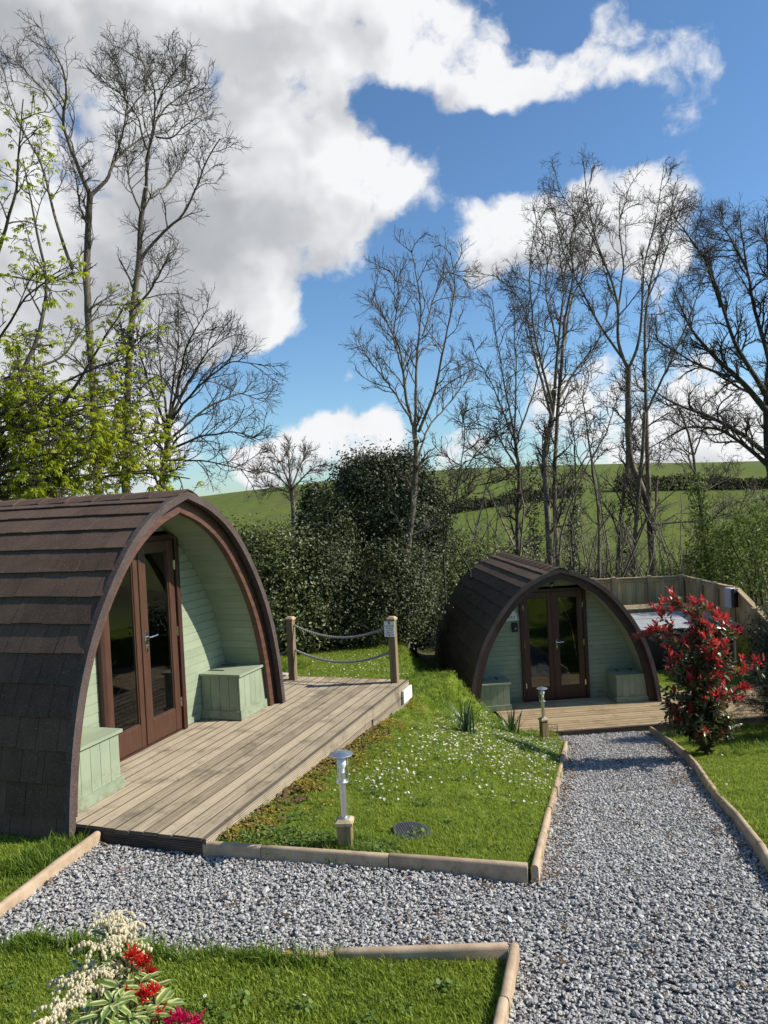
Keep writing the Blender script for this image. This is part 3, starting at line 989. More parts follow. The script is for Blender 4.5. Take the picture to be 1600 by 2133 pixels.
TUFTS = [source('tuft', tuft_mesh(s, 44, 0.027, 0.060, L_GRASS, 0.0024, 0.7)) for s in range(5)]
TUFTS_LONG = [source('long_tuft', tuft_mesh(20 + s, 22, 0.10, 0.05, L_GRASS_FAR, 0.0035, 0.8, 4)) for s in range(3)]
POD2_C, POD2_YAW = np.array([3.10, 13.82, -1.59]), R(4.2)
P1_O, P1_U = np.array([-2.4626, 5.7401, 0.0]), np.array([0.33315, 0.94287, 0])
P1_N = np.array([0.94287, -0.33315, 0])       # points out of the upper pod's open front
P1_YAW = math.atan2(P1_U[1], P1_U[0])


def pod1(u, out, z=0.0):
    return P1_O + P1_U * u + P1_N * out + np.array([0, 0, z])


def on_lawn(x, y, m=0.02):
    k = ~near_gravel(x, y, m)
    dx, dy = x - P1_O[0], y - P1_O[1]
    u, o = dx * P1_U[0] + dy * P1_U[1], dx * P1_N[0] + dy * P1_N[1]
    k &= ~((u > -0.02) & (u < 4.82) & (o > -5) & (o < 1.13) & ((u < 3.6) | (o > -0.62)))
    c, s = math.cos(POD2_YAW), math.sin(POD2_YAW)
    dx, dy = x - POD2_C[0], y - POD2_C[1]
    u, o = dx * c + dy * s, -dx * s + dy * c
    k &= ~((np.abs(u) < 1.72) & (o > -1.25) & (o < 4.7))
    k &= ~((u > -1.3) & (u < 5.5) & (o > -1.25) & (o < 1.5))
    k &= (x < 0.54 * y + 2.6) & (x > -0.56 * y - 2.4)
    return k


def deck_gap(x, y):
    """distance in front of the upper deck's edge"""
    dx, dy = x - P1_O[0], y - P1_O[1]
    return dx * P1_N[0] + dy * P1_N[1] - 1.11, dx * P1_U[0] + dy * P1_U[1]


def scatter_grass():
    Ps, S, I = [], [], []
    for (y0, y1, dens, sc) in ((2.2, 4.3, 900, 1.0), (4.3, 6.5, 650, 1.0), (6.5, 9, 520, 1.05), (9, 12, 380, 1.15), (12, 17, 260, 1.3)):
        n = int((y1 - y0) * 19 * dens)
        x, y = rng.uniform(-9, 10, n), rng.uniform(y0, y1, n)
        k = on_lawn(x, y, 0.035)
        g, u = deck_gap(x, y)
        moss = (g > 0) & (g < 0.16 + 0.35 * vnoise(x, y, 2.3, 8)) & (u > 0.3) & (u < 4.9)
        k &= ~(moss & (rng.uniform(size=n) < 0.30))
        k &= ~((vnoise(x, y, 1.6, 11) > 0.80) & (rng.uniform(size=n) < 0.30))
        x, y = x[k], y[k]
        Ps.append(np.stack([x, y, land_z(x, y) - 0.004], 1))
        S.append(sc * rng.uniform(0.65, 1.25, len(x)) * (0.75 + 0.6 * vnoise(x, y, 1.3, 4)))
        I.append(rng.integers(0, 5, len(x)))
    P, s, idx = np.concatenate(Ps), np.concatenate(S), np.concatenate(I)
    n = len(P)
    rot = np.stack([rng.normal(0, 0.12, n), rng.normal(0, 0.12, n), rng.uniform(0, 6.28, n)], 1)
    instancer('grass', P, rot, np.repeat(s[:, None], 3, 1), idx, TUFTS, 'short mown lawn grass around the pods and kerbs')
    # longer rough grass along edges, posts and the far side of the garden
    L = []
    for k in range(110):       # against the kerb of the near lawn and the kerb along the path
        t = rng.uniform()
        p = np.array([-2.3, 4.32]) * (1 - t) + np.array([-0.35, 4.05]) * t + rng.normal(0, 0.035, 2) - np.array([0, 0.05])
        L.append(p)
    for k in range(160):
        t = rng.uniform()
        p = np.array([-2.60, 5.25]) * (1 - t) + np.array([-2.45, 5.72]) * t + rng.normal(0, 0.08, 2)
        L.append(p)
    for k in range(60):
        p = np.array([-0.38, 5.36]) + rng.normal(0, 0.12, 2)
        L.append(p)
    for k in range(900):
        p = np.array([rng.uniform(-2.2, 0.6), rng.uniform(11.6, 15.2)])
        if vnoise(p[0], p[1], 0.9, 9) > 0.45:
            L.append(p)
    for k in range(360):
        p = np.array([rng.uniform(0.2, 2.2), rng.uniform(10.4, 13.6)])
        L.append(p)
    for k in range(500):
        p = np.array([rng.uniform(3.9, 7), rng.uniform(9.0, 12.2)])
        L.append(p)
    L = np.array(L)
    L = L[on_lawn(L[:, 0], L[:, 1])]
    n = len(L)
    rot = np.stack([rng.normal(0, 0.2, n), rng.normal(0, 0.2, n), rng.uniform(0, 6.28, n)], 1)
    instancer('rough_grass', np.column_stack([L, land_z(L[:, 0], L[:, 1]) - 0.005]), rot, np.repeat(rng.uniform(0.6, 1.25, n)[:, None], 3, 1),
              rng.integers(0, 3, n), TUFTS_LONG, 'longer tufts of grass along the kerbs and the foot of the hedge')


scatter_grass()


# moss, litter and low weeds by the upper deck
def weed_mesh(seed, mat, n=18, size=0.011):
    r = np.random.default_rng(seed)
    V, F, var = [], [], []
    for k in range(n):
        a, rad = r.uniform(0, 6.28), 0.06 * math.sqrt(r.uniform())
        c = np.array([rad * math.cos(a), rad * math.sin(a), r.uniform(0.006, 0.03)])
        s = size * r.uniform(0.5, 1.2)
        b = len(V)
        tl = r.normal(0, 0.35, 2)
        for q in range(6):
            an = q * math.pi / 3 + a
            V.append(c + np.array([s * math.cos(an), s * math.sin(an), s * (tl[0] * math.cos(an) + tl[1] * math.sin(an))]))
        var += [r.uniform()] * 6
        F.append((b, b + 1, b + 2, b + 3))
        F.append((b, b + 3, b + 4, b + 5))
    return np_mesh('weed', V, [np.array(F)], mat, var=var)


WEEDS = [source('weed', weed_mesh(s, L_CLOVER)) for s in range(3)]
MOSSM = leaf_mat('orange_moss', (0.20, 0.155, 0.025), (0.36, 0.28, 0.055), 0.2, 0.8, 0.1)
MOSS = [source('moss_pad', weed_mesh(40 + s, MOSSM, 44, 0.006)) for s in range(3)]
LITTER = [source('litter', weed_mesh(60 + s, L_BRACKEN, 10, 0.014)) for s in range(3)]


def scatter_weeds():
    n = 420
    u, g = rng.uniform(0.25, 4.9, n), np.abs(rng.normal(0, 0.17, n)) + 0.01
    p = np.array([pod1(a, 1.11 + b) for a, b in zip(u, g)])
    k = (vnoise(p[:, 0], p[:, 1], 2.0, 6) + rng.uniform(-0.2, 0.2, n) > 0.36) & on_lawn(p[:, 0], p[:, 1])
    p, g = p[k], g[k]
    p[:, 2] = land_z(p[:, 0], p[:, 1]) + 0.002
    n = len(p)
    rot = np.stack([np.zeros(n), np.zeros(n), rng.uniform(0, 6.28, n)], 1)
    instancer('moss', p, rot, np.repeat(rng.uniform(0.7, 1.6, n)[:, None], 3, 1), rng.integers(0, 3, n), MOSS, 'orange brown moss creeping along the edge of the upper deck')
    n = 110
    u, g = rng.uniform(0.25, 3.5, n), np.abs(rng.normal(0, 0.16, n))
    q = np.array([pod1(a, 1.13 + b) for a, b in zip(u, g)])
    q = q[on_lawn(q[:, 0], q[:, 1])]
    q[:, 2] = land_z(q[:, 0], q[:, 1]) + 0.004
    n = len(q)
    instancer('litter', q, np.stack([np.zeros(n), np.zeros(n), rng.uniform(0, 6.28, n)], 1), np.repeat(rng.uniform(0.7, 1.4, n)[:, None], 3, 1),
              rng.integers(0, 3, n), LITTER, 'dead brown leaf litter lying beside the upper deck')
    W_ = []
    for k in range(420):           # ground ivy in the corner of deck and kerb, round the lamp post, on the near lawn
        c = [(-1.05, 5.55, 0.25, 0.22), (-0.55, 5.38, 0.2, 0.10), (0.35, 3.1, 0.30, 0.25), (-0.30, 5.32, 0.10, 0.05)][k % 4]
        W_.append((rng.normal(c[0], c[2]), rng.normal(c[1], c[3])))
    for k in range(700):
        W_.append((rng.uniform(-2.4, 2.6), rng.uniform(2.4, 11)))
    W_ = np.array(W_)
    W_ = W_[on_lawn(W_[:, 0], W_[:, 1], 0.10)]
    n = len(W_)
    instancer('clover', np.column_stack([W_, land_z(W_[:, 0], W_[:, 1]) + 0.012]), np.stack([np.zeros(n), np.zeros(n), rng.uniform(0, 6.28, n)], 1),
              np.repeat(rng.uniform(0.5, 1.15, n)[:, None], 3, 1), rng.integers(0, 3, n), WEEDS, 'low clover and ground ivy leaves growing through the lawn')


scatter_weeds()


def scatter_path_litter():
    P = []
    for k in range(420):
        y = rng.uniform(2.8, 12.3)
        side = rng.uniform()
        xl, xr = np.interp(y, KL[:, 1], KL[:, 0]), np.interp(y, KR[:, 1], KR[:, 0])
        if y < 4.9:
            x = rng.uniform(-2.4, 2.2)
        elif side < 0.4:
            x = xr - 0.06 - abs(rng.normal(0, 0.12))
        elif side < 0.7:
            x = xl + 0.06 + abs(rng.normal(0, 0.10))
        else:
            x = rng.uniform(xl, xr)
        P.append((x, y))
    P = np.array(P)
    P = P[inpoly(P[:, 0], P[:, 1], GRAVEL)]
    n = len(P)
    instancer('path_litter', np.column_stack([P, zgrav(P[:, 0], P[:, 1]) + 0.008]), np.stack([rng.normal(0, .2, n), rng.normal(0, .2, n), rng.uniform(0, 6.28, n)], 1),
              np.repeat(rng.uniform(0.25, 0.7, n)[:, None], 3, 1), rng.integers(0, 3, n), LITTER, 'scraps of dead leaf and straw lying on the gravel')


scatter_path_litter()


def daisy_mesh(seed):
    r = np.random.default_rng(seed)
    V, F, var, fm = [], [], [], []
    h = r.uniform(0.03, 0.055)
    n = 9
    tilt = r.normal(0, 0.25, 2)
    V.append((0, 0, h))
    for k in range(n):
        a = 2 * math.pi * k / n
        rr = 0.0098 * r.uniform(0.85, 1.1)
        V.append((rr * math.cos(a), rr * math.sin(a), h + 0.002 + rr * (tilt[0] * math.cos(a) + tilt[1] * math.sin(a))))
    for k in range(n):
        F.append((0, 1 + k, 1 + (k + 1) % n))
        fm.append(0)
    b = len(V)
    V.append((0, 0, h + 0.006))
    for k in range(6):
        a = 2 * math.pi * k / 6
        V.append((0.0038 * math.cos(a), 0.0038 * math.sin(a), h + 0.002))
    for k in range(6):
        F.append((b, b + 1 + k, b + 1 + (k + 1) % 6))
        fm.append(1)
    b = len(V)
    for z in (0, h):
        for k in range(3):
            V.append((0.0008 * math.cos(k * 2.1), 0.0008 * math.sin(k * 2.1), z))
    Q = [(b + k, b + (k + 1) % 3, b + 3 + (k + 1) % 3) for k in range(3)] + [(b + k, b + 3 + (k + 1) % 3, b + 3 + k) for k in range(3)]
    F += Q
    fm += [2] * 6
    return np_mesh('daisy', V, [np.array(F)], [L_PETAL, L_YELLOW, L_GRASS], var=np.full(len(V), 0.5), fmat=fm)


DAISIES = [source('daisy', daisy_mesh(s)) for s in range(4)]


def scatter_daisies():
    n = 9000
    x, y = rng.uniform(-1.2, 2.7, n), rng.uniform(5.0, 12.4, n)
    xk = np.interp(y, KL[:, 1], KL[:, 0])
    g, u = deck_gap(x, y)
    d = vnoise(x, y, 1.5, 21) * 0.6 + vnoise(x, y, 4.5, 22) * 0.55
    w = smooth01((y - 5.2) / 3.8) * 0.95 + 0.30
    # fewer close to the deck and in the near right corner
    w = w * smooth01((g - 0.15) / 0.5) * np.where((y < 6.6) & (x > 0.15), 0.30, 1)
    k = on_lawn(x, y) & (x < xk - 0.05) & (g > 0.1) & (d * w > rng.uniform(0.22, 0.75, n))
    x2, y2 = rng.uniform(-1.4, 0.3, 300), rng.uniform(11.5, 14.2, 300)
    k2 = on_lawn(x2, y2)
    x3, y3 = rng.uniform(-2.0, 0.4, 18), rng.uniform(2.6, 3.9, 18)
    k3 = on_lawn(x3, y3)
    x4, y4 = rng.uniform(2.6, 6, 70), rng.uniform(5, 10, 70)
    k4 = on_lawn(x4, y4)
    X = np.concatenate([x[k], x2[k2], x3[k3], x4[k4]])
    Y = np.concatenate([y[k], y2[k2], y3[k3], y4[k4]])
    m = len(X)
    rot = np.stack([rng.normal(0.1, 0.3, m), rng.normal(0.15, 0.3, m), rng.uniform(0, 6.28, m)], 1)
    instancer('daisies', np.stack([X, Y, land_z(X, Y) - 0.004], 1), rot, np.repeat(rng.uniform(0.75, 1.25, m)[:, None], 3, 1), rng.integers(0, 4, m), DAISIES,
              'white daisies flowering all over the grass bank')
    return m


ND = scatter_daisies()

# ------------------------------------------------------------------ kerbs
def kerb_mesh(L):
    b = MB()
    prof = [(-0.025, -0.14), (0.025, -0.14), (0.025, -0.022), (0.022, -0.010), (0.014, -0.002), (0, 0), (-0.014, -0.002), (-0.022, -0.010), (-0.025, -0.022)]
    x = L / 2 - 0.002
    n = len(prof)
    secs = [(-x, 0.94), (-x + 0.005, 1.0), (-x / 3, 1.0), (x / 3, 1.0), (x - 0.005, 1.0), (x, 0.94)]
    V, F = [], []
    for (px, s) in secs:
        V += [(px, y * s, z * 1.0 - (0.002 if s < 1 else 0)) for (y, z) in prof]
    for i in range(len(secs) - 1):
        for k in range(n):
            F.append((i * n + k, i * n + (k + 1) % n, (i + 1) * n + (k + 1) % n, (i + 1) * n + k))
    F.append(tuple(range(n))[::-1])
    F.append(tuple((len(secs) - 1) * n + k for k in range(n)))
    b.add(V, F)
    return b.mesh('kerb_stone', M_KERB, smooth=True)


KERB_FULL = kerb_mesh(0.914)


def kerb_run(pts, zf, label, first=0.914):
    """lays kerb stones end to end along a line on the plan"""
    pts = np.array(pts, float)
    seg = np.linalg.norm(np.diff(pts, axis=0), axis=1)
    cum = np.concatenate([[0], np.cumsum(seg)])

    def pos(s):
        p = np.array([np.interp(s, cum, pts[:, 0]), np.interp(s, cum, pts[:, 1])])
        return np.array([p[0], p[1], float(zf(p[0], p[1], s / cum[-1]))])
    root = empty('kerb', pos(0), 0, label, 'kerb')
    s = 0.0
    first_len = first
    while s < cum[-1] - 0.05:
        L = min(first_len, cum[-1] - s)
        first_len = 0.914
        a, b = pos(s), pos(s + L)
        d = b - a
        ln = np.linalg.norm(d)
        me = KERB_FULL if abs(ln - 0.914) < 0.02 else kerb_mesh(ln)
        o = mobj('kerb_stone', me, root)
        mid = (a + b) / 2 - pos(0)
        o.location = tuple(mid + np.array([0, 0, rng.normal(0, 0.003)]))
        o.rotation_euler = (rng.normal(0, 0.02), -math.asin(d[2] / ln), math.atan2(d[1], d[0]) + rng.normal(0, 0.006))
        o.scale = (0.997 if me is KERB_FULL else 1, 1, 1)
        s += L
    return root


zflat = lambda x, y, t: -0.03
zk_path = lambda x, y, t: -0.03 - 0.2 * max(0.0, y - 4.83)
kerb_run([(-1.41, 5.455), (0.80, 4.875)], zflat, 'buff concrete kerb from the upper deck to the path corner, lamp behind it', 0.46)
kerb_run(KL, zk_path, 'buff kerb running downhill between daisy bank and gravel path')
kerb_run(KR, zk_path, 'buff kerb curving downhill along the right lawn to the red shrub')
kerb_run([(0.535, 4.005), (-0.62, 4.075), (-1.33, 4.13), (-2.3, 4.33)], lambda x, y, t: -0.025 - 0.075 * smooth01((t - 0.15) / 0.5),
         'kerb of the nearest lawn, sinking under grass towards the flowering bush')
kerb_run([(0.575, 4.03), (0.39, 3.4), (0.02, 2.2)], zflat, 'kerb running towards the viewer along the right edge of nearest lawn', 0.45)
kerb_run([(-2.24, 5.70), (-2.38, 5.21), (-2.52, 4.62)], lambda x, y, t: -0.02 - 0.03 * t, 'short kerb between gravel and grass at the corner of the upper pod', 0.5)


# ------------------------------------------------------------------ the pods
_W = np.array([-0.05, .3, .55, .8, 1.05, 1.25, 1.45, 1.65, 1.85, 2.03, 2.19, 2.33, 2.41, 2.48])
_X = np.array([1.77, 1.735, 1.69, 1.63, 1.55, 1.46, 1.35, 1.215, 1.06, .90, .71, .46, .28, 0])


def _half(n=57):
    w, x = np.concatenate([[-0.16], _W]), np.concatenate([[1.775], _X])
    # refine and relax the corners, ends kept
    for _ in range(4):
        w = np.interp(np.linspace(0, 1, 2 * len(w) - 1), np.linspace(0, 1, len(w)), w)
        x = np.interp(np.linspace(0, 1, 2 * len(x) - 1), np.linspace(0, 1, len(x)), x)
        for _ in range(3):
            w[1:-1] = (w[:-2] + 2 * w[1:-1] + w[2:]) / 4
            x[1:-1] = (x[:-2] + 2 * x[1:-1] + x[2:]) / 4
    s = np.concatenate([[0], np.cumsum(np.hypot(np.diff(x), np.diff(w)))])
    t = np.linspace(0, s[-1], n)
    return np.interp(t, s, x), np.interp(t, s, w), s[-1]


HX, HZ, HLEN = _half()
_tx, _tz = np.gradient(HX), np.gradient(HZ)
_l = np.hypot(_tx, _tz)
NX_, NZ_ = _tz / _l, -_tx / _l


def offs(d):
    x, z = HX + NX_ * d, HZ + NZ_ * d
    return np.maximum(x, 0), z


def half_at(s, d=0.0):
    t = np.linspace(0, HLEN, len(HX))
    x, z = np.interp(s, t, HX), np.interp(s, t, HZ)
    nx, nz = np.interp(s, t, NX_), np.interp(s, t, NZ_)
    return np.array([x + nx * d, z + nz * d]), np.array([nx, nz])


def hw_in(z, d=-0.146):
    x, zz = offs(d)
    return float(np.interp(z, zz, x))


def arch(b, d0, d1, y0, y1, side=0, zmin=None):
    """a shell following the pod's outline, between offsets d0 (outer) and d1 (inner); side -1/0/1"""
    xo, zo = offs(d0)
    xi, zi = offs(d1)
    if zmin is not None:
        k = (zo >= zmin)
        xo, zo, xi, zi = xo[k], zo[k], xi[k], zi[k]
    if side == 0:
        xo, zo = np.concatenate([-xo, xo[::-1][1:]]), np.concatenate([zo, zo[::-1][1:]])
        xi, zi = np.concatenate([-xi, xi[::-1][1:]]), np.concatenate([zi, zi[::-1][1:]])
    elif side < 0:
        xo, xi = -xo, -xi
    n = len(xo)
    V = []
    for (x, z, y) in ((xo, zo, y0), (xi, zi, y0), (xi, zi, y1), (xo, zo, y1)):
        V += [(a, y, c) for a, c in zip(x, z)]
    F = []
    for k in range(n - 1):
        for q in range(4):
            q2 = (q + 1) % 4
            F.append((q * n + k, q * n + k + 1, q2 * n + k + 1, q2 * n + k))
    F.append((0, n, 2 * n, 3 * n))
    F.append((n - 1, 2 * n - 1, 3 * n - 1, 4 * n - 1)[::-1])
    b.add(V, F)


POD_L = 4.6
SH_E, SH_H = 0.243, 0.295
_sh_cache = {}


def shingle_mesh(L, seed):
    key = (round(L, 2), seed)
    if key in _sh_cache:
        return _sh_cache[key]
    r = np.random.default_rng(seed * 31 + int(L * 100))
    b = MB()
    x = 0.0
    while x < L - 0.03:
        w = min(r.choice([0.155, 0.185, 0.205, 0.24]), L - x)
        if L - x - w < 0.06:
            w = L - x
        y0 = -r.choice([0, 0, 0.004, 0.007])
        th = 0.009 + r.uniform(0, 0.004)
        g = 0.0022
        V = [(x + g, y0, 0), (x + w - g, y0 + r.normal(0, 0.0015), 0), (x + w - g, SH_H, -0.004), (x + g, SH_H, -0.004),
             (x + g, y0, th), (x + w - g, y0 + r.normal(0, 0.0015), th), (x + w - g, SH_H, 0.002), (x + g, SH_H, 0.002)]
        b.add(V, [(0, 3, 2, 1), (4, 5, 6, 7), (0, 1, 5, 4), (1, 2, 6, 5), (3, 0, 4, 7), (2, 3, 7, 6)])
        x += w
    _sh_cache[key] = b.mesh('shingle', M_SHINGLE)
    return _sh_cache[key]


def lay_shingles(root, r):
    ncour = int(math.ceil((HLEN - 0.10) / SH_E))
    for side in (-1, 1):
        for k in range(ncour):
            s0 = k * SH_E - 0.02
            s1 = min(s0 + SH_H, HLEN - 0.01)
            lo, nlo = half_at(max(s0, 0), 0.012)
            hi, nhi = half_at(s1, 0.003)
            Y = np.array([side * (hi[0] - lo[0]), 0, hi[1] - lo[1]])
            Y /= np.linalg.norm(Y)
            X = np.array([0, 1.0, 0]) if side > 0 else np.array([0, -1.0, 0])
            Z = np.cross(X, Y)
            y, j = 0.03, 0
            cuts = [0.03]
            c = 0.03 + [0.92, 0.57, 0.22, 0.74][k % 4]
            while c < POD_L - 0.12:
                cuts.append(c)
                c += 0.92
            cuts.append(POD_L)
            for a, bb in zip(cuts, cuts[1:]):
                me = shingle_mesh(bb - a, int(r.integers(0, 4)))
                y = a if side > 0 else bb
                o = mobj('shingle', me, root)
                o.matrix_basis = Matrix(((X[0], Y[0], Z[0], side * lo[0]), (X[1], Y[1], Z[1], y), (X[2], Y[2], Z[2], lo[1]), (0, 0, 0, 1)))
    cap = None
    zt = HZ[-1]
    n = int(POD_L / 0.33)
    for k in range(n + 1):
        b = MB()
        y0, y1 = k * 0.33 - 0.015, min(k * 0.33 + 0.36, POD_L + 0.03)
        za, zb = 0.030, 0.016
        P = []
        for (y, dz) in ((y0, za), (y1, zb)):
            P += [(-0.165, y, zt - 0.050 + dz), (-0.07, y, zt - 0.004 + dz), (0, y, zt + 0.012 + dz), (0.07, y, zt - 0.004 + dz), (0.165, y, zt - 0.050 + dz)]
        Q = [(p[0], p[1], p[2] - 0.012) for p in P]
        F = []
        for i in range(4):
            F.append((i, i + 1, 5 + i + 1, 5 + i))
            F.append((10 + i, 15 + i, 15 + i + 1, 10 + i + 1))
            F.append((i, 10 + i, 10 + i + 1, i + 1))
            F.append((5 + i, 5 + i + 1, 15 + i + 1, 15 + i))
        F.append((0, 5, 15, 10))
        F.append((4, 14, 19, 9))
        b.add(P + Q, F)
        b.obj('ridge_shingle', M_SHINGLE, root)


def pane_box(b, x0, x1, z0, z1, y0, y1, st, top, bot, bev=0.004):
    b.box((x0, y0, z0), (x0 + st, y1, z1), bev)
    b.box((x1 - st, y0, z0), (x1, y1, z1), bev)
    b.box((x0 + st - 0.001, y0 + 0.002, z1 - top), (x1 - st + 0.001, y1 - 0.002, z1 - 0.001), bev)
    b.box((x0 + st - 0.001, y0 + 0.002, z0 + 0.001), (x1 - st + 0.001, y1 - 0.002, z0 + bot), bev)
    # glazing bead
    for (a, c, e, g) in ((x0 + st, z0 + bot, x1 - st, z0 + bot + 0.014), (x0 + st, z1 - top - 0.014, x1 - st, z1 - top)):
        b.box((a, y0 + 0.012, c), (e, y1 - 0.012, g), 0.002)
    for (a, c, e, g) in ((x0 + st, z0 + bot + 0.014, x0 + st + 0.012, z1 - top - 0.014), (x1 - st - 0.012, z0 + bot + 0.014, x1 - st, z1 - top - 0.014)):
        b.box((a, y0 + 0.012, c), (e, y1 - 0.012, g), 0.002)


WALL_Y = 0.62
DOOR_HW, DOOR_H = 0.63, 2.08


def curtain_mesh(x0, x1, z0, z1, y):
    n = 40
    V = []
    for z in (z0, z1):
        for i in range(n + 1):
            t = i / n
            V.append((x0 + (x1 - x0) * t, y + 0.025 * math.sin(t * 26) + 0.01 * math.sin(t * 61), z))
    F = [(i, i + 1, n + 2 + i, n + 1 + i) for i in range(n)]
    return np_mesh('curtain', V, [np.array(F)], M_CURTAIN, smooth=True)


def build_pod(loc, yaw, label, seed, fascia_mat, scale=(1, 1, 1), vg=0.0024, curtains=True):
    r = np.random.default_rng(seed)
    root = empty('camping_pod', loc, yaw, label, 'pod')
    root.scale = scale
    b = MB()
    arch(b, -0.002, -0.053, 0.045, POD_L)
    b.obj('roof_shell', M_FELT, root, smooth=True)
    lay_shingles(root, r)
    b = MB()
    arch(b, 0.020, -0.052, -0.012, 0.044)
    b.obj('roof_edge', M_SHINGLE_EDGE, root, smooth=True)
    for s in (-1, 1):
        b = MB()
        arch(b, -0.0535, -0.176, 0.082, 0.150, side=s)
        b.obj('fascia_board', fascia_mat, root, smooth=True)
    b = MB()
    arch(b, -0.076, -0.150, 0.151, WALL_Y + 0.03)
    lining = b.obj('porch_lining', M_GREEN, root, smooth=True)
    sb_, w_ = 0.17, 0.092
    while sb_ + w_ < HLEN - 0.02:
        for side in (-1, 1):
            q0, n0_ = half_at(sb_ + 0.0008, -0.151)
            q1, n1_ = half_at(sb_ + w_ - 0.0008, -0.151)
            p0, p1 = q0 - n0_ * 0.009, q1 - n1_ * 0.009
            d_ = (p1 - p0) / np.linalg.norm(p1 - p0) * 0.003
            P_ = [q0, p0 + n0_ * 0.0018, p0 + d_, p1 - d_, p1 + n1_ * 0.0018, q1]
            b = MB()
            b.prism([(side * p[0], p[1]) for p in P_], 0.152, WALL_Y - 0.001)
            b.obj('lining_board', M_GREEN, lining)
        sb_ += w_
    # rear gable
    xo, zo = offs(-0.08)
    b = MB()
    b.prism([(a, c) for a, c in zip(-xo, zo)] + [(a, c) for a, c in zip(xo[::-1][1:], zo[::-1][1:])], POD_L - 0.06, POD_L - 0.02)
    b.obj('rear_wall', M_GREEN, root)
    # front wall with its boards
    b = MB()
    rows = np.arange(0.0, 2.36, 0.088)
    zs = np.append(rows, 2.33)
    for z0, z1 in zip(zs, zs[1:]):
        for s in (-1, 1):
            a, c = (DOOR_HW, hw_in(z0)) if z0 < DOOR_H - 0.001 else (0.0, hw_in(z0))
            c2 = hw_in(z1)
            if c2 <= a + 0.005:
                continue
            P = [(s * a, z0), (s * c, z0), (s * c2, z1), (s * a, z1)]
            b.prism(P, WALL_Y + 0.014, WALL_Y + 0.035)
    wall = b.obj('front_wall', M_GREEN, root)
    for z0, z1 in zip(zs, zs[1:]):
        for s in (-1, 1):
            a = DOOR_HW if z0 < DOOR_H - 0.05 else 0.0
            c, c2 = hw_in(z0) - 0.004, hw_in(z1) - 0.004
            if c2 <= a + 0.03:
                continue
            b = MB()
            g, v = 0.0015 if vg > 0.003 else 0.0008, vg
            yf = WALL_Y + r.normal(0, 0.0006)
            V = [(s * a, yf + 0.004, z0 + g), (s * c, yf + 0.004, z0 + g), (s * (c + c2) / 2, yf, z0 + g + v), (s * a, yf, z0 + g + v),
                 (s * (c + c2) / 2, yf, z1 - g - v), (s * a, yf, z1 - g - v), (s * c2, yf + 0.004, z1 - g), (s * a, yf + 0.004, z1 - g),
                 (s * a, yf + 0.0135, z0 + g), (s * c, yf + 0.0135, z0 + g), (s * c2, yf + 0.0135, z1 - g), (s * a, yf + 0.0135, z1 - g)]
            F = [(0, 1, 2, 3), (3, 2, 4, 5), (5, 4, 6, 7), (8, 9, 1, 0), (7, 6, 10, 11), (8, 11, 10, 9), (0, 3, 5, 7, 11, 8), (1, 9, 10, 6, 4, 2)]
            b.add(V, F)
            b.obj('cladding_board', M_GREEN, wall)
    # door frame and the two glazed leaves
    b = MB()
    j = 0.052
    for s in (-1, 1):
        x0, x1 = sorted((s * (DOOR_HW - j), s * (DOOR_HW + 0.012)))
        b.box((x0, WALL_Y - 0.055, 0.004), (x1, WALL_Y + 0.05, DOOR_H), 0.004)
    b.box((-DOOR_HW + j - 0.001, WALL_Y - 0.054, DOOR_H - 0.055), (DOOR_HW - j + 0.001, WALL_Y + 0.049, DOOR_H - 0.001), 0.004)
    b.box((-DOOR_HW + j, WALL_Y - 0.035, 0.002), (DOOR_HW - j, WALL_Y + 0.04, 0.018), 0.003)
    b.obj('door_frame', M_FRAME, root)
    for s in (-1, 1):
        x0, x1 = (-DOOR_HW + j + 0.003, -0.002) if s < 0 else (0.002, DOOR_HW - j - 0.003)
        b = MB()
        pane_box(b, x0, x1, 0.022, DOOR_H - 0.06, WALL_Y - 0.028, WALL_Y + 0.022, 0.098, 0.105, 0.225)
        d = b.obj('door', M_DOOR, root)
        g = MB()
        g.box((x0 + 0.09, WALL_Y - 0.006, 0.24), (x1 - 0.09, WALL_Y - 0.002, DOOR_H - 0.16))
        g.obj('glass_pane', M_GLASS, d)
        for hz in (0.30, 1.05, 1.75):
            h = MB()
            hx = (x0 - 0.001) if s < 0 else (x1 + 0.001)
            h.lathe([(0.0065, -0.05), (0.0065, 0.05)], 8, (hx, WALL_Y - 0.034, hz))
            h.box((hx - 0.014, WALL_Y - 0.0305, hz - 0.045), (hx + 0.014, WALL_Y - 0.0285, hz + 0.045))
            h.obj('hinge', M_CHROME, d, smooth=True)
        if s > 0:
            h = MB()
            h.box((x0 + 0.030, WALL_Y - 0.036, 0.93), (x0 + 0.066, WALL_Y - 0.0285, 1.14), 0.004)
            h.tube([(x0 + 0.048, WALL_Y - 0.036, 1.08), (x0 + 0.048, WALL_Y - 0.078, 1.08), (x0 + 0.06, WALL_Y - 0.083, 1.081),
                    (x0 + 0.11, WALL_Y - 0.083, 1.083), (x0 + 0.165, WALL_Y - 0.080, 1.086)], [0.010, 0.010, 0.009, 0.008, 0.0075], 8)
            h.lathe([(0.012, -0.018), (0.012, 0.018)], 10, (x0 + 0.048, WALL_Y - 0.0385, 0.985))
            h.obj('handle', M_CHROME, d, smooth=True)
        else:
            a = MB()
            a.box((-0.028, WALL_Y - 0.040, 0.03), (0.0, WALL_Y - 0.0285, DOOR_H - 0.07), 0.003)
            a.obj('meeting_bead', M_DOOR, d)
    # what shows behind the glass
    b = MB()
    b.box((-1.62, WALL_Y + 0.06, -0.10), (1.62, POD_L - 0.07, -0.002))
    b.obj('floor', M_INSIDE, root)
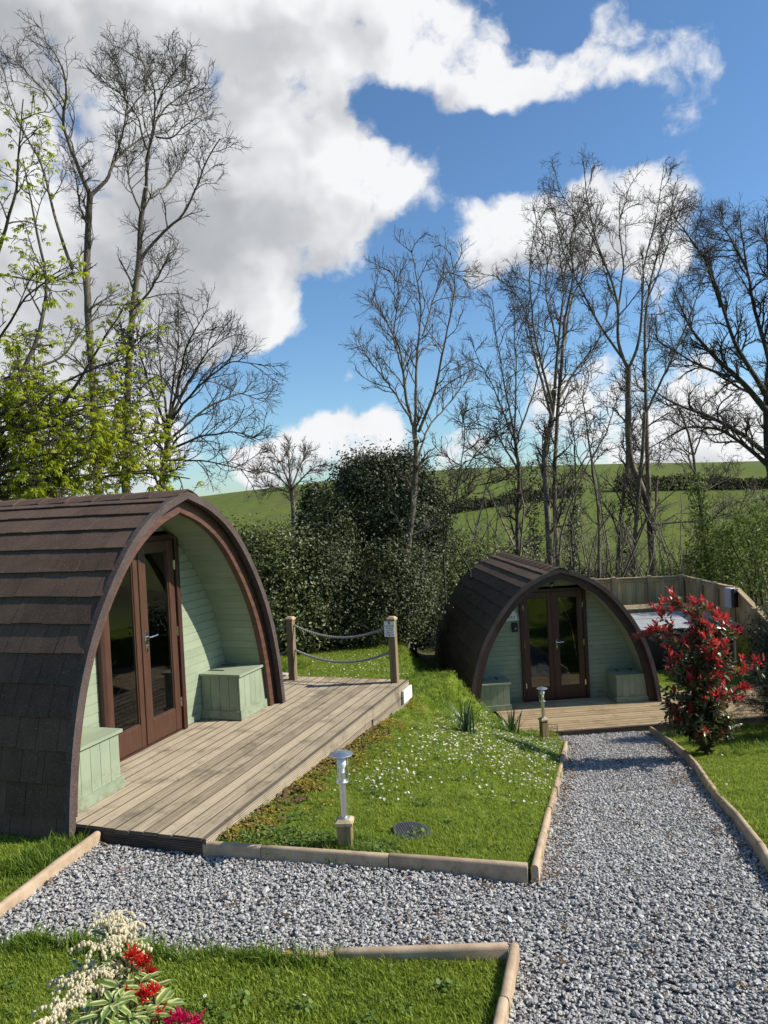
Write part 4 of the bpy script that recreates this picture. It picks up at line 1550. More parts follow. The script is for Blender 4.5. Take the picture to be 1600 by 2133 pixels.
    for (a, c) in ((0.30, 0.58), (-0.58, -0.46)) if curtains else ():
        mobj('curtain', curtain_mesh(a, c, 0.06, 1.95, WALL_Y + 0.14), root)
    return root


POD1 = build_pod(P1_O + P1_U * 1.76, P1_YAW, 'large near brown shingled pod on the raised deck beside the gravel', 11, M_FASCIA)
POD2 = build_pod(POD2_C, POD2_YAW, 'smaller looking brown pod lower down the slope with the half round sign', 12,
                 pmat('dark_fascia_stain', (0.038, 0.018, 0.012), (0.062, 0.030, 0.020), 5, 0.55, 0.25, 50, (1, 1, 6)), (0.989, 1, 1.008), 0.0018, False)


# bed glimpsed through the glass of the upper pod
def make_bed(root_loc, yaw, label):
    e = empty('bed', root_loc, yaw, label, 'bed')
    b = MB()
    b.box((-0.65, 0, 0.0), (0.65, 1.95, 0.30), 0.02)
    b.obj('bed_base', M_INSIDE, e)
    xs, ys = np.linspace(-0.72, 0.72, 30), np.linspace(-0.06, 1.6, 34)

    def z(X, Y):
        edge = np.minimum(np.minimum(X + 0.72, 0.72 - X), np.minimum(Y + 0.06, 0.5))
        return 0.36 + 0.16 * smooth01(edge / 0.14) + 0.05 * (vnoise(X, Y, 4.0, 31) - 0.5) - 0.12 * (edge < 0.03)
    mobj('duvet', grid_mesh('duvet', xs, ys, z, M_DUVET), e)
    for s in (-1, 1):
        xs2, ys2 = np.linspace(-0.3, 0.3, 16), np.linspace(-0.2, 0.2, 12)
        p = mobj('pillow', grid_mesh('pillow', xs2, ys2, lambda X, Y: 0.13 * (np.maximum(0, 1 - (X / 0.3) ** 4) * np.maximum(0, 1 - (Y / 0.2) ** 4)) ** 0.5, M_DUVET), e)
        p.location = (0.34 * s, 1.72, 0.50)
    return e


make_bed(pod1(1.05, -1.35, 0.0), P1_YAW, 'bed with a pale grey duvet behind the glass doors of the near pod')


# storage boxes in the porches
def storage_box(loc, yaw, side, label, scale=1.0):
    """side=+1 stands against the right lining of its porch, -1 against the left one"""
    e = empty('storage_box', loc, yaw, label, 'box', 'green storage boxes in the porches')
    h, x0 = 0.50, 1.00
    yf, yb = 0.135, WALL_Y - 0.006
    D = -0.160

    def X(z):
        return hw_in(z, D) - 0.006
    # front planks
    edges = np.linspace(x0, X(0.12), 6)
    for a, c in zip(edges, edges[1:]):
        b = MB()
        g = 0.002
        hi = h - 0.028
        P = [(side * (a + g), 0.0), (side * min(c - g, X(0)), 0.0), (side * min(c - g, X(hi)), hi), (side * min(a + g, X(hi) - 0.01), hi)]
        b.prism(P, yf, yf + 0.018)
        b.obj('plank', M_GREEN, e)
    edges = np.linspace(yf + 0.019, yb, 5)
    for a, c in zip(edges, edges[1:]):
        b = MB()
        u0, u1 = sorted((side * x0, side * (x0 + 0.018)))
        b.box((u0, a + 0.002, 0.0), (u1, c - 0.002, h - 0.028), 0.002)
        b.obj('plank', M_GREEN, e)
    b = MB()
    P = [(side * (x0 - 0.020), 0.003), (side * (X(0) - 0.002), 0.003), (side * (X(0.1) - 0.002), 0.092), (side * (x0 - 0.012), 0.105), (side * (x0 - 0.020), 0.092)]
    b.prism(P, yf - 0.020, yf - 0.001)
    u0, u1 = sorted((side * (x0 - 0.020), side * (x0 - 0.001)))
    b.box((u0, yf, 0.003), (u1, yb, 0.096), 0.004)
    b.obj('plinth', M_GREEN, e)
    b = MB()
    P = [(side * (x0 - 0.025), yf - 0.026), (side * (X(h) - 0.003), yf - 0.026), (side * (X(h) - 0.003), yb), (side * (x0 - 0.025), yb)]
    b.prism(P, h - 0.026, h, axis=2)
    lid = b.obj('lid', M_GREEN, e)
    for xx in (x0 + 0.16, x0 + 0.42):
        b = MB()
        b.add([(side * xx - 0.012, yb - 0.20, h + 0.001), (side * xx + 0.012, yb - 0.20, h + 0.001), (side * xx + 0.02, yb - 0.01, h + 0.001), (side * xx - 0.02, yb - 0.01, h + 0.001),
               (side * xx - 0.012, yb - 0.20, h + 0.005), (side * xx + 0.012, yb - 0.20, h + 0.005), (side * xx + 0.02, yb - 0.01, h + 0.005), (side * xx - 0.02, yb - 0.01, h + 0.005)],
              [(0, 3, 2, 1), (4, 5, 6, 7), (0, 1, 5, 4), (1, 2, 6, 5), (2, 3, 7, 6), (3, 0, 4, 7)])
        b.obj('strap_hinge', M_BLACK, lid)
    e.scale = (scale, 1, 1)
    return e


storage_box(P1_O + P1_U * 1.76, P1_YAW, -1, 'sage green lidded box in full sun left of the near pod doors')
storage_box(P1_O + P1_U * 1.76, P1_YAW, 1, 'sage green lidded box in shade right of the near pod doors')
storage_box(POD2_C, POD2_YAW, -1, 'green lidded box left of the lower pod doors, partly behind daffodil leaves', 0.989)
storage_box(POD2_C, POD2_YAW, 1, 'green lidded box right of the lower pod doors, beside the red shrub', 0.989)


# ------------------------------------------------------------------ decks
def reeded(L, w, th, n=8, depth=0.0055):
    """a decking board of length L along x, grooved on top"""
    b = MB()
    P = [(-w / 2, -th), (w / 2, -th), (w / 2, -0.003)]
    p = (w - 0.006) / n
    for i in range(n):
        y = w / 2 - 0.003 - i * p
        P += [(y, 0.0), (y - 0.55 * p, 0.0), (y - 0.62 * p, -depth), (y - 0.92 * p, -depth)]
    P.append((-w / 2, -0.003))
    b.prism(P, -L / 2, L / 2, axis=0)
    return b


def deck(loc, yaw, x0, x1, y_front, y_back, n, mat, label):
    e = empty('timber_deck', loc, yaw, label, 'deck')
    w = (y_back - y_front) / n
    me = [reeded(x1 - x0, w - 0.009, 0.028).mesh('deck_board', mat)]
    for k in range(n):
        o = mobj('deck_board', me[0], e, ((x0 + x1) / 2 + rng.normal(0, 0.004), y_front + (k + 0.5) * w, rng.normal(0, 0.0008)), (rng.normal(0, 0.004), 0, 0))
    for x in np.arange(x0 + 0.06, x1, 0.45):
        b = MB()
        b.box((x - 0.022, y_front + 0.02, -0.125), (x + 0.022, y_back - 0.02, -0.030))
        b.obj('joist', M_DECKEDGE, e)
    return e


def edge_board(e, a, b_, z0, h, face, mat, name='edge_board'):
    """grooved board standing on edge; a, b_ = ends on the plan, face = unit vector it looks along"""
    a, b_, face = np.array(a, float), np.array(b_, float), np.array(face, float)
    L = np.linalg.norm(b_ - a)
    o = reeded(L, h, 0.026, 7).obj(name, mat, e)
    X = np.append((b_ - a) / L, 0)
    Zv = np.append(face, 0)
    Y = np.cross(Zv, X)
    c = (a + b_) / 2
    o.matrix_basis = Matrix(((X[0], Y[0], Zv[0], c[0]), (X[1], Y[1], Zv[1], c[1]), (X[2], Y[2], Zv[2], z0 + h / 2), (0, 0, 0, 1)))
    return o


D1 = deck(P1_O, P1_YAW, 0.055, 4.78, -1.11, 0.62, 14, M_DECK, 'large weathered grooved timber deck in front of the near pod')
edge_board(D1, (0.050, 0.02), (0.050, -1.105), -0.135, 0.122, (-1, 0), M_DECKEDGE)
edge_board(D1, (0.06, -1.138), (3.46, -1.138), -0.128, 0.122, (0, -1), M_DECK)
edge_board(D1, (3.466, -1.138), (4.80, -1.138), -0.148, 0.145, (0, -1), M_DECK)
edge_board(D1, (1.85, -1.134), (3.42, -1.134), -0.256, 0.122, (0, -1), M_DECK)
edge_board(D1, (3.466, -1.134), (4.79, -1.134), -0.300, 0.145, (0, -1), M_DECK)
edge_board(D1, (4.81, -1.12), (4.81, 0.55), -0.15, 0.145, (1, 0), M_DECK)
D2 = deck(POD2_C, POD2_YAW, -1.25, 5.3, -1.24, 0.62, 15, M_DECK2, 'lower straw coloured timber deck in front of the second pod')
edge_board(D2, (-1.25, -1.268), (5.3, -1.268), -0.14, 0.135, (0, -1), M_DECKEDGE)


# rope fence on the upper deck
def rope_post(u, out, label):
    p = pod1(u, out)
    e = empty('rope_post', p, P1_YAW, label, 'post', 'wooden rope posts on the upper deck')
    b = MB()
    b.box((-0.045, -0.045, 0.001), (0.045, 0.045, 0.795), 0.004)
    b.obj('shaft', M_POST_GREEN, e)
    b = MB()
    V = [(-.056, -.056, .796), (.056, -.056, .796), (.056, .056, .796), (-.056, .056, .796), (-.056, -.056, .815), (.056, -.056, .815), (.056, .056, .815), (-.056, .056, .815),
         (-.034, -.034, .838), (.034, -.034, .838), (.034, .034, .838), (-.034, .034, .838)]
    F = [(0, 3, 2, 1), (8, 9, 10, 11)] + [(i, (i + 1) % 4, 4 + (i + 1) % 4, 4 + i) for i in range(4)] + [(4 + i, 4 + (i + 1) % 4, 8 + (i + 1) % 4, 8 + i) for i in range(4)]
    b.add(V, F)
    b.obj('post_cap', M_POST, e)
    return p


PA = rope_post(4.640, 1.005, 'timber post at the deck corner carrying the caution sign')
PB = rope_post(4.600, -0.405, 'timber post next to the near pod, ropes on both sides')
PC = rope_post(4.600, -1.80, 'timber post hidden behind the near pod at the end of the ropes') if False else pod1(4.60, -1.75)


def rope(a, c, sag, label):
    n = 90
    t = np.linspace(0, 1, n)
    P = a[None] * (1 - t[:, None]) + c[None] * t[:, None]
    P[:, 2] -= sag * 4 * t * (1 - t)
    T = np.gradient(P, axis=0)
    T /= np.linalg.norm(T, axis=1, keepdims=True)
    A = np.cross(T, [0, 0, 1.0])
    A /= np.linalg.norm(A, axis=1, keepdims=True)
    C = np.cross(T, A)
    L = np.linalg.norm(c - a)
    b = MB()
    for k in range(3):
        ph = 2 * math.pi * (t * L / 0.085 + k / 3)
        Q = P + 0.0085 * (A * np.cos(ph)[:, None] + C * np.sin(ph)[:, None])
        b.tube(Q - P[0], 0.0092, 6)
    o = b.obj('rope', M_ROPE, None, smooth=True, loc=P[0])
    tag(o, label, 'rope', 'ropes hung between the deck posts')


off = np.array([0, 0, 1.0])
rope(PA - P1_N * 0.046 + off * 0.715, PB + P1_N * 0.046 + off * 0.725, 0.155, 'grey twisted rope sagging between the posts, upper of two')
rope(PA - P1_N * 0.046 + off * 0.385, PB + P1_N * 0.046 + off * 0.395, 0.145, 'grey twisted rope sagging between the posts, lower of two')
rope(PB - P1_N * 0.046 + off * 0.72, PC + off * 0.72, 0.15, 'grey twisted rope going behind the near pod, upper of two')
rope(PB - P1_N * 0.046 + off * 0.39, PC + off * 0.39, 0.15, 'grey twisted rope going behind the near pod, lower of two')


def text_obj(s, size, mat, parent, M, align='CENTER', ext=0.0006, name='lettering'):
    cu = bpy.data.curves.new(name, 'FONT')
    cu.body = s
    cu.size = size
    cu.align_x = align
    cu.align_y = 'CENTER'
    cu.extrude = ext
    cu.materials.append(mat)
    tmp = bpy.data.objects.new('tmp_text', cu)
    me = bpy.data.meshes.new_from_object(tmp)      # flat print as plain mesh
    bpy.data.objects.remove(tmp)
    me.name = name
    o = mobj(name, me, parent)
    o.matrix_basis = M
    return o


def face_matrix(x, y, z, nrm, up=(0, 0, 1)):
    """places a flat thing (its own XY) so that it faces nrm"""
    Z = np.array(nrm, float)
    Z /= np.linalg.norm(Z)
    X = np.cross(np.array(up, float), Z)
    X /= np.linalg.norm(X)
    Y = np.cross(Z, X)
    return Matrix(((X[0], Y[0], Z[0], x), (X[1], Y[1], Z[1], y), (X[2], Y[2], Z[2], z), (0, 0, 0, 1)))


# caution sign on the corner post: faces back along the deck
sg = empty('caution_sign', PA - P1_U * 0.047 + np.array([0, 0, 0.685]) - P1_N * 0.022, P1_YAW, 'small white caution sign screwed to the corner rope post', 'sign')
b = MB()
b.box((-0.005, -0.070, -0.098), (0.0, 0.070, 0.098), 0.002)
b.obj('sign_plate', M_SIGN, sg)
for i, (s, sz) in enumerate((('CAUTION', 0.028), ('Decking', 0.027), ('may be', 0.027), ('slippery', 0.027), ('when wet', 0.027))):
    text_obj(s, sz, M_INK, sg, face_matrix(-0.0056, 0, 0.040 - 0.0275 * i, (-1, 0, 0)))
b = MB()
for (y, z, rr) in ((0, 0.062, 0.0065), (0, -0.084, 0.0065)):
    b.add([(-0.0065, y + rr * math.cos(k * math.pi / 4), z + rr * math.sin(k * math.pi / 4)) for k in range(8)], [tuple(range(8))])
b.obj('screw', M_INK, sg)
b = MB()
for (w, z) in ((0.020, 0.070), (0.016, 0.078), (0.011, 0.086)):
    b.add([(-0.0060, -w, z), (-0.0060, w, z), (-0.0060, 0, z + 0.011)], [(0, 1, 2)])
b.obj('emblem', M_INK, sg)

# white grooved block screwed on the corner of the deck
wb = edge_board(None, (0, 0), (0.33, 0), -0.16, 0.155, (0, -1), M_WHITE, 'white_block')
wb.matrix_basis = Matrix.Translation(Vector(pod1(4.48, 1.172, -0.065))) @ Matrix.Rotation(P1_YAW, 4, 'Z') @ wb.matrix_basis
tag(wb, 'short white grooved board fixed to the corner of the upper deck', 'board')

# sign, key safe and camera on the lower pod
cpod = Matrix.Translation(Vector(POD2_C)) @ Matrix.Rotation(POD2_YAW, 4, 'Z')
hs = empty('name_plaque', POD2_C, POD2_YAW, 'white half round name plaque left of the lower pod doors', 'sign')
b = MB()
PX, PZ, PW, PH = -0.912, 1.535, 0.27, 0.30
pts = [(PX + PW * math.cos(a), PZ + PH * math.sin(a)) for a in np.linspace(0, math.pi, 25)]
b.prism(pts, WALL_Y - 0.016, WALL_Y - 0.004)
b.obj('plaque_board', M_SIGN, hs)
b = MB()
ring = [(PX + (PW - 0.02) * math.cos(a), WALL_Y - 0.0185, PZ + 0.018 + (PH - 0.038) * math.sin(a)) for a in np.linspace(0, math.pi, 25)]
b.tube(ring + [ring[0]], 0.005, 5)
b.obj('border_line', M_INK, hs)
text_obj('THE', 0.085, M_INK, hs, face_matrix(PX, WALL_Y - 0.0172, PZ + 0.135, (0, -1, 0)))
text_obj('HIDEAWAY', 0.078, M_INK, hs, face_matrix(PX, WALL_Y - 0.0172, PZ + 0.062, (0, -1, 0)))
ks = empty('key_safe', (cpod @ Vector((-0.735, WALL_Y, 1.41))), POD2_YAW, 'small black key safe under the half round plaque', 'key safe')
b = MB()
b.box((-0.055, -0.050, -0.085), (0.055, -0.001, 0.085), 0.012)
b.obj('case', M_BLACK, ks)
b = MB()
b.lathe([(0.012, 0), (0.012, 0.006)], 10, (0, 0, 0))
o = b.obj('dial', M_STEEL, ks)
o.matrix_basis = face_matrix(0.012, -0.052, -0.02, (0, -1, 0))
cm = empty('porch_lamp', (cpod @ Vector((0.0, 0.56, 2.20))), POD2_YAW, 'small dark porch lamp under the apex of the lower pod', 'lamp')
b = MB()
b.lathe([(0.03, -0.03), (0.034, -0.01), (0.034, 0.02), (0.02, 0.035)], 12)
b.obj('lamp_body', M_BLACK, cm, smooth=True)
b = MB()
b.lathe([(0.018, -0.045), (0.024, -0.031)], 12)
b.obj('lamp_lens', M_BULB, cm, smooth=True)


# ------------------------------------------------------------------ garden lamps
def garden_lamp(label, plinth_h):
    e = empty('garden_lamp', (0, 0, 0), 0, label, 'lamp', 'steel garden lamps on timber plinths')
    z0 = plinth_h
    b = MB()
    b.box((-0.050, -0.050, -0.12), (0.050, 0.050, z0 - 0.03), 0.004)
    pl = b.obj('plinth', M_POST_GREEN, e)
    b = MB()
    V = [(-.062, -.062, z0 - .03), (.062, -.062, z0 - .03), (.062, .062, z0 - .03), (-.062, .062, z0 - .03), (-.062, -.062, z0 - .010), (.062, -.062, z0 - .010), (.062, .062, z0 - .010),
         (-.062, .062, z0 - .010), (-.04, -.04, z0 + .008), (.04, -.04, z0 + .008), (.04, .04, z0 + .008), (-.04, .04, z0 + .008)]
    F = [(0, 3, 2, 1), (8, 9, 10, 11)] + [(i, (i + 1) % 4, 4 + (i + 1) % 4, 4 + i) for i in range(4)] + [(4 + i, 4 + (i + 1) % 4, 8 + (i + 1) % 4, 8 + i) for i in range(4)]
    b.add(V, F)
    b.obj('plinth_cap', M_POST, e)
    b = MB()
    b.lathe([(0.040, 0.008), (0.040, 0.014), (0.030, 0.020), (0.0245, 0.022), (0.0245, 0.330), (0.020, 0.331)], 24, (0, 0, z0))
    b.lathe([(0.026, 0.255), (0.044, 0.256), (0.046, 0.260), (0.046, 0.266), (0.044, 0.270), (0.026, 0.271)], 24, (0, 0, z0), cap=False)
    b.obj('pole', M_STEEL, e, smooth=True)
    b = MB()
    b.lathe([(0.040, 0.27), (0.040, 0.455)], 28, (0, 0, z0), cap=False)
    b.obj('glass_cylinder', glass_mat('lamp_glass', (0.985, 0.99, 0.99), 1.06) if 'lamp_glass' not in MATS else MATS['lamp_glass'], e, smooth=True)
    for k in range(3):
        a = 0.5 + k * 2 * math.pi / 3
        b = MB()
        b.lathe([(0.0028, 0.268), (0.0028, 0.455)], 6, (0.0445 * math.cos(a), 0.0445 * math.sin(a), z0))
        b.obj('rod', M_STEEL, e, smooth=True)
    b = MB()
    b.lathe([(0.019, 0.331), (0.020, 0.345), (0.020, 0.355), (0.028, 0.368), (0.033, 0.388), (0.033, 0.402), (0.026, 0.420), (0.010, 0.430)], 20, (0, 0, z0))
    b.obj('bulb', M_BULB, e, smooth=True)
    b = MB()
    b.lathe([(0.080, 0.452), (0.084, 0.455), (0.083, 0.459), (0.055, 0.470), (0.020, 0.482), (0.006, 0.485)], 32, (0, 0, z0))
    b.obj('lamp_cap', M_STEEL, e, smooth=True)
    return e


lamp1 = garden_lamp('steel garden lamp in front of the daisy bank by the kerb', 0.185)
lamp1.location = (-0.385, 5.37, -0.075)
lamp1.rotation_euler = (0, 0, P1_YAW + 0.25)
lamp2 = copies(lamp1, Matrix.Identity(4), label='steel garden lamp standing by the lower deck, further down the path')
_p = at(1133, 1521, 11.75)
lamp2.location = (_p[0], 11.75, _p[2])
lamp2.rotation_euler = (0, 0, 0.3)

# inspection cover in the bank
mc = empty('inspection_cover', (0.088, 5.68, float(ground_z(0.088, 5.68)) + 0.018), 0.2, 'round dark grey inspection cover lying in the daisy bank', 'cover')
mc.rotation_euler = (R(5), R(6), 0.3)
b = MB()
b.lathe([(0.138, -0.04), (0.142, 0.0), (0.140, 0.006), (0.126, 0.008)], 40)
b.obj('rim', M_PLASTIC, mc, smooth=True)
for k in range(-6, 7):
    x = k * 0.019
    L = math.sqrt(max(0.0, 0.120 ** 2 - x * x))
    if L > 0.02:
        b = MB()
        b.box((x - 0.0055, -L, 0.008), (x + 0.0055, L, 0.0112), 0.001)
        b.obj('rib', M_PLASTIC, mc)

# ------------------------------------------------------------------ trees
def resample(P, r0, r1, n):
    P = np.asarray(P, float)
    s = np.concatenate([[0], np.cumsum(np.linalg.norm(np.diff(P, axis=0), axis=1))])
    t = np.linspace(0, s[-1], n)
    # smooth a little so that traced bends are not kinks
    Q = np.stack([np.interp(t, s, P[:, i]) for i in range(3)], 1)
    for _ in range(2):
        Q[1:-1] = (Q[:-2] + 2 * Q[1:-1] + Q[2:]) / 4
    return Q, r0 + (r1 - r0) * (np.linspace(0, 1, n) ** 0.8)


def grow(P, Rr, per, t0, t1, length, ang, N, wig, up, rfrac, rmin, g, tip_r=0.35, lmin=0.5, taper=0.55, lprof=None):
    """vectorised side shoots of all branches P (B,N0,3)"""
    B, N0, _ = P.shape
    tt = t0 + (t1 - t0) * (np.arange(per)[None] + g.uniform(0, 1, (B, per))) / per
    f = tt * (N0 - 1)
    i = np.clip(f.astype(int), 0, N0 - 2)
    w = (f - i)[..., None]
    bi = np.arange(B)[:, None]
    pos = P[bi, i] * (1 - w) + P[bi, i + 1] * w
    tan = P[bi, i + 1] - P[bi, i]
    tan /= np.linalg.norm(tan, axis=-1, keepdims=True) + 1e-9
    rad = Rr[bi, i] * (1 - w[..., 0]) + Rr[bi, i + 1] * w[..., 0]
    pos, tan, rad, tt = pos.reshape(-1, 3), tan.reshape(-1, 3), rad.reshape(-1), tt.reshape(-1)
    K = len(pos)
    rnd = g.normal(size=(K, 3))
    perp = rnd - (rnd * tan).sum(1, keepdims=True) * tan
    perp /= np.linalg.norm(perp, axis=1, keepdims=True) + 1e-9
    a = ang * g.uniform(0.7, 1.3, K)[:, None]
    d = np.cos(a) * tan + np.sin(a) * perp
    plen = np.repeat(np.linalg.norm(np.diff(P, axis=1), axis=2).sum(1), per) if np.isscalar(length) and length < 0 else None
    L = (plen * (-length) if plen is not None else length) * (1 - taper * tt) * g.uniform(lmin, 1.15, K)
    if lprof is not None:
        L = L * lprof(tt)
    step = (L / (N - 1))[:, None]
    out = np.empty((K, N, 3))
    out[:, 0] = pos
    wv = g.normal(size=(K, 3)) * wig * 0.5
    for k in range(1, N):
        wv = wv * 0.6 + g.normal(size=(K, 3)) * wig
        d = d + wv + np.array([0, 0, up])
        d /= np.linalg.norm(d, axis=1, keepdims=True)
        out[:, k] = out[:, k - 1] + d * step
    r0 = np.maximum(np.minimum(rad * rfrac, 0.02 + L * 0.02), rmin)
    rr = r0[:, None] * (1 - (1 - tip_r) * np.linspace(0, 1, N)[None])
    return out, np.maximum(rr, rmin * 0.7)


def scatter_mesh(name, TV, TF, pos, rot, scl, mat, var=None, uv=None):
    TV = np.asarray(TV, float)
    k, n = len(TV), len(pos)
    V = np.einsum('nij,kj->nki', rot, TV) * np.asarray(scl).reshape(-1, 1, 1) + pos[:, None]
    faces = []
    for f in TF:
        f = np.asarray(f)
        faces.append((f[None] + (np.arange(n) * k)[:, None, None]).reshape(-1, f.shape[1]))
    vv = np.repeat(rng.uniform(0, 1, n) if var is None else var, k)
    u = None if uv is None else np.tile(np.asarray(uv), (n, 1))
    return np_mesh(name, V.reshape(-1, 3), faces, mat, var=vv, uv=u)


def frames(Z, g, spin=None):
    """rotation matrices whose Z column is the given direction, spun at random"""
    Z = Z / (np.linalg.norm(Z, axis=1, keepdims=True) + 1e-9)
    rnd = g.normal(size=Z.shape) if spin is None else spin
    X = rnd - (rnd * Z).sum(1, keepdims=True) * Z
    X /= np.linalg.norm(X, axis=1, keepdims=True) + 1e-9
    Y = np.cross(Z, X)
    return np.stack([X, Y, Z], 2)


LEAF_V = np.array([(0, 0, 0), (0.30, 0.22, 0.05), (0.30, -0.22, 0.05), (0.68, 0.19, 0.04), (0.68, -0.19, 0.04), (1, 0, -0.05), (0.32, 0, 0), (0.68, 0, 0.0)])
LEAF_F = [[(0, 6, 1), (0, 2, 6), (3, 7, 5), (7, 4, 5)], [(6, 7, 3, 1), (2, 4, 7, 6)]]
LEAF_UV = [(0.5, 0), (1, .3), (0, .3), (0.95, .7), (0.05, .7), (0.5, 1), (0.5, .3), (0.5, .7)]
CARD_V = np.array([(0, 0, 0), (0.5, 0.27, 0.06), (1, 0, 0), (0.5, -0.27, 0.06)])
CARD_F = [[(0, 1, 2, 3)]]


def tree(name, label, limbs, dist, seed, bark, twig, levels, group=None, wk=0.62, cat='tree'):
    """limbs: lists of photograph points (px, py) with start/end half widths in px and how far the tip comes forward (m).
    Each limb stands in the garden at the tree's own distance and swings out of that plane."""
    g = np.random.default_rng(seed)
    k = dist / FPX
    LP, LR = [], []
    for li, (pts, w0, w1, dy) in enumerate(limbs):
        n = len(pts)
        P = []
        for i, q in enumerate(pts):
            t = i / max(n - 1, 1)
            P.append(at(q[0], q[1], dist + dy * t + 0.25 * math.sin(3.1 * t + li)))
        Q, r = resample(P, w0 * k * wk, max(w1 * k * wk, 0.008), 22)
        nz = g.normal(size=(22, 3)) * 0.03
        nz = np.cumsum(nz, axis=0) * 0.25
        nz -= np.linspace(0, 1, 22)[:, None] * nz[-1] * 0.3
        nz[0] = 0
        LP.append(Q + nz)
        LR.append(r)
    LP, LR = np.array(LP), np.array(LR)
    # the main stem goes down into the ground
    base = LP[0, 0].copy()
    gz = float(land_z(base[0], base[1]))
    if base[2] > gz:
        LP[0, 0, 2] = gz - 0.3
    root = empty(name, (base[0], base[1], gz), 0, label, cat, group)
    o3 = np.array([base[0], base[1], gz])
    Vs, Fs, n0 = [], [], 0

    def add(P, r, s):
        nonlocal n0
        V, F = sweep(P - o3, r, s)
        Vs.append(V)
        Fs.append(F + n0)
        n0 += len(V)
    add(LP, LR, 9)
    cur = (LP, LR)
    tips = None
    lv = list(levels)
    first = grow(*cur, g=g, **lv[0])
    add(*first, 5)
    mobj('trunk', np_mesh('trunk', np.concatenate(Vs), [np.concatenate(Fs)], bark, smooth=True), root)
    Vs, Fs, n0 = [], [], 0
    cur = first
    for li, L in enumerate(lv[1:]):
        sides = 4 if li == 0 else 3
        nxt = grow(*cur, g=g, **L)
        add(*nxt, sides)
        cur = nxt
    # short shoots straight on the heavy limbs too
    mobj('crown', np_mesh('crown', np.concatenate(Vs), [np.concatenate(Fs)], twig, smooth=True), root)
    return root, cur, LP, o3


def lv(per, t0, t1, length, ang, N, wig, up, rfrac, rmin, **k):
    return dict(per=per, t0=t0, t1=t1, length=length, ang=ang, N=N, wig=wig, up=up, rfrac=rfrac, rmin=rmin, **k)


GRP = 'bare trees standing behind the garden'
ASH = [lv(10, .25, .98, 1.5, .75, 9, .13, .10, .6, .011), lv(6, .2, 1, .75, .7, 6, .21, .12, .6, .0065), lv(5, .25, 1, .34, .8, 4, .22, .10, .7, .0045, tip_r=.7)]
tree('ash_tree', 'tall bare tree at far left, forked trunk rising behind the chestnut leaves', [
    ([(205, 1040), (196, 800), (184, 640), (181, 540), (188, 408)], 16, 10, 0),
    ([(188, 408), (165, 350), (140, 290), (130, 250), (145, 200), (130, 130), (105, 92), (78, 76)], 8, 1.2, -1.5),
    ([(132, 255), (95, 190), (60, 150), (30, 120), (5, 112)], 4, 1, 1.0),
    ([(188, 408), (225, 378), (238, 335), (270, 305), (305, 285), (345, 268)], 7.5, 1.5, 1.2),
    ([(240, 335), (262, 270), (268, 200), (258, 150), (240, 112)], 4, 1, -0.8),
    ([(262, 240), (300, 190), (330, 160), (345, 130)], 3, 1, 0.8),
    ([(150, 560), (112, 440), (88, 340), (48, 270), (18, 200), (0, 120)], 6, 1.5, 2.0),
    ([(185, 480), (165, 430), (160, 380), (150, 330)], 4, 1.2, -1.0),
], 20.0, 101, M_BARK, M_TWIG, ASH, GRP)
tree('ash_tree', 'tall bare tree second from left with one long rising side limb', [
    ([(262, 1040), (262, 800), (270, 650), (290, 545), (293, 450), (305, 388)], 15, 8, 0),
    ([(305, 388), (308, 330), (324, 262), (330, 200), (312, 150), (290, 118)], 6.5, 1.2, -1.2),
    ([(325, 285), (360, 290), (398, 255), (435, 232)], 3.5, 1, 0.8),
    ([(320, 258), (350, 215), (384, 190), (404, 160)], 3.5, 1, 1.4),
    ([(328, 215), (350, 180), (372, 150), (385, 132)], 3, 1, -1.4),
    ([(292, 440), (270, 378), (263, 330), (262, 300)], 4, 1, -0.8),
    ([(313, 405), (350, 385), (370, 340), (388, 303)], 4, 1.2, 1.2),
    ([(294, 538), (330, 490), (385, 442), (414, 372), (430, 330), (455, 290)], 6, 1.6, -1.0),
    ([(270, 650), (312, 612), (336, 572), (350, 541)], 5, 2.2, -1.0),
    ([(305, 310), (285, 240), (250, 190), (228, 150)], 3.5, 1, -1.5),
], 19.0, 102, M_BARK, M_TWIG, ASH, GRP)
BUSHY = [lv(12, .15, .98, 1.35, .65, 8, .15, .07, .6, .012), lv(7, .2, 1, .62, .7, 5, .15, .07, .65, .006), lv(4, .2, 1, .30, .7, 3, .14, .06, .7, .0042, tip_r=.7)]
tree('spreading_tree', 'low spreading bare tree just right of the chestnut, crown leaning over the pod ridge', [
    ([(330, 1060), (342, 960), (352, 880)], 12, 9, 0),
    ([(352, 880), (375, 780), (400, 700), (425, 655)], 6, 1, -1),
    ([(352, 880), (390, 800), (440, 720), (480, 690)], 6, 1, 1),
    ([(354, 875), (420, 800), (480, 750), (545, 760)], 5.5, 1, -1.4),
    ([(348, 920), (430, 850), (500, 820), (558, 840)], 5, 1, 1.2),
    ([(345, 940), (420, 910), (490, 900), (548, 920)], 5, 1, -1),
    ([(350, 890), (335, 780), (330, 700), (335, 640)], 5, 1, 1),
    ([(350, 900), (310, 800), (290, 730), (285, 690)], 5, 1, -1),
    ([(343, 960), (420, 960), (480, 970), (530, 985)], 4, 1, 0.6),
    ([(352, 880), (362, 780), (370, 700), (372, 640)], 5, 1, 0.2),
], 17.5, 103, M_BARK_DARK, M_TWIG, BUSHY, GRP)

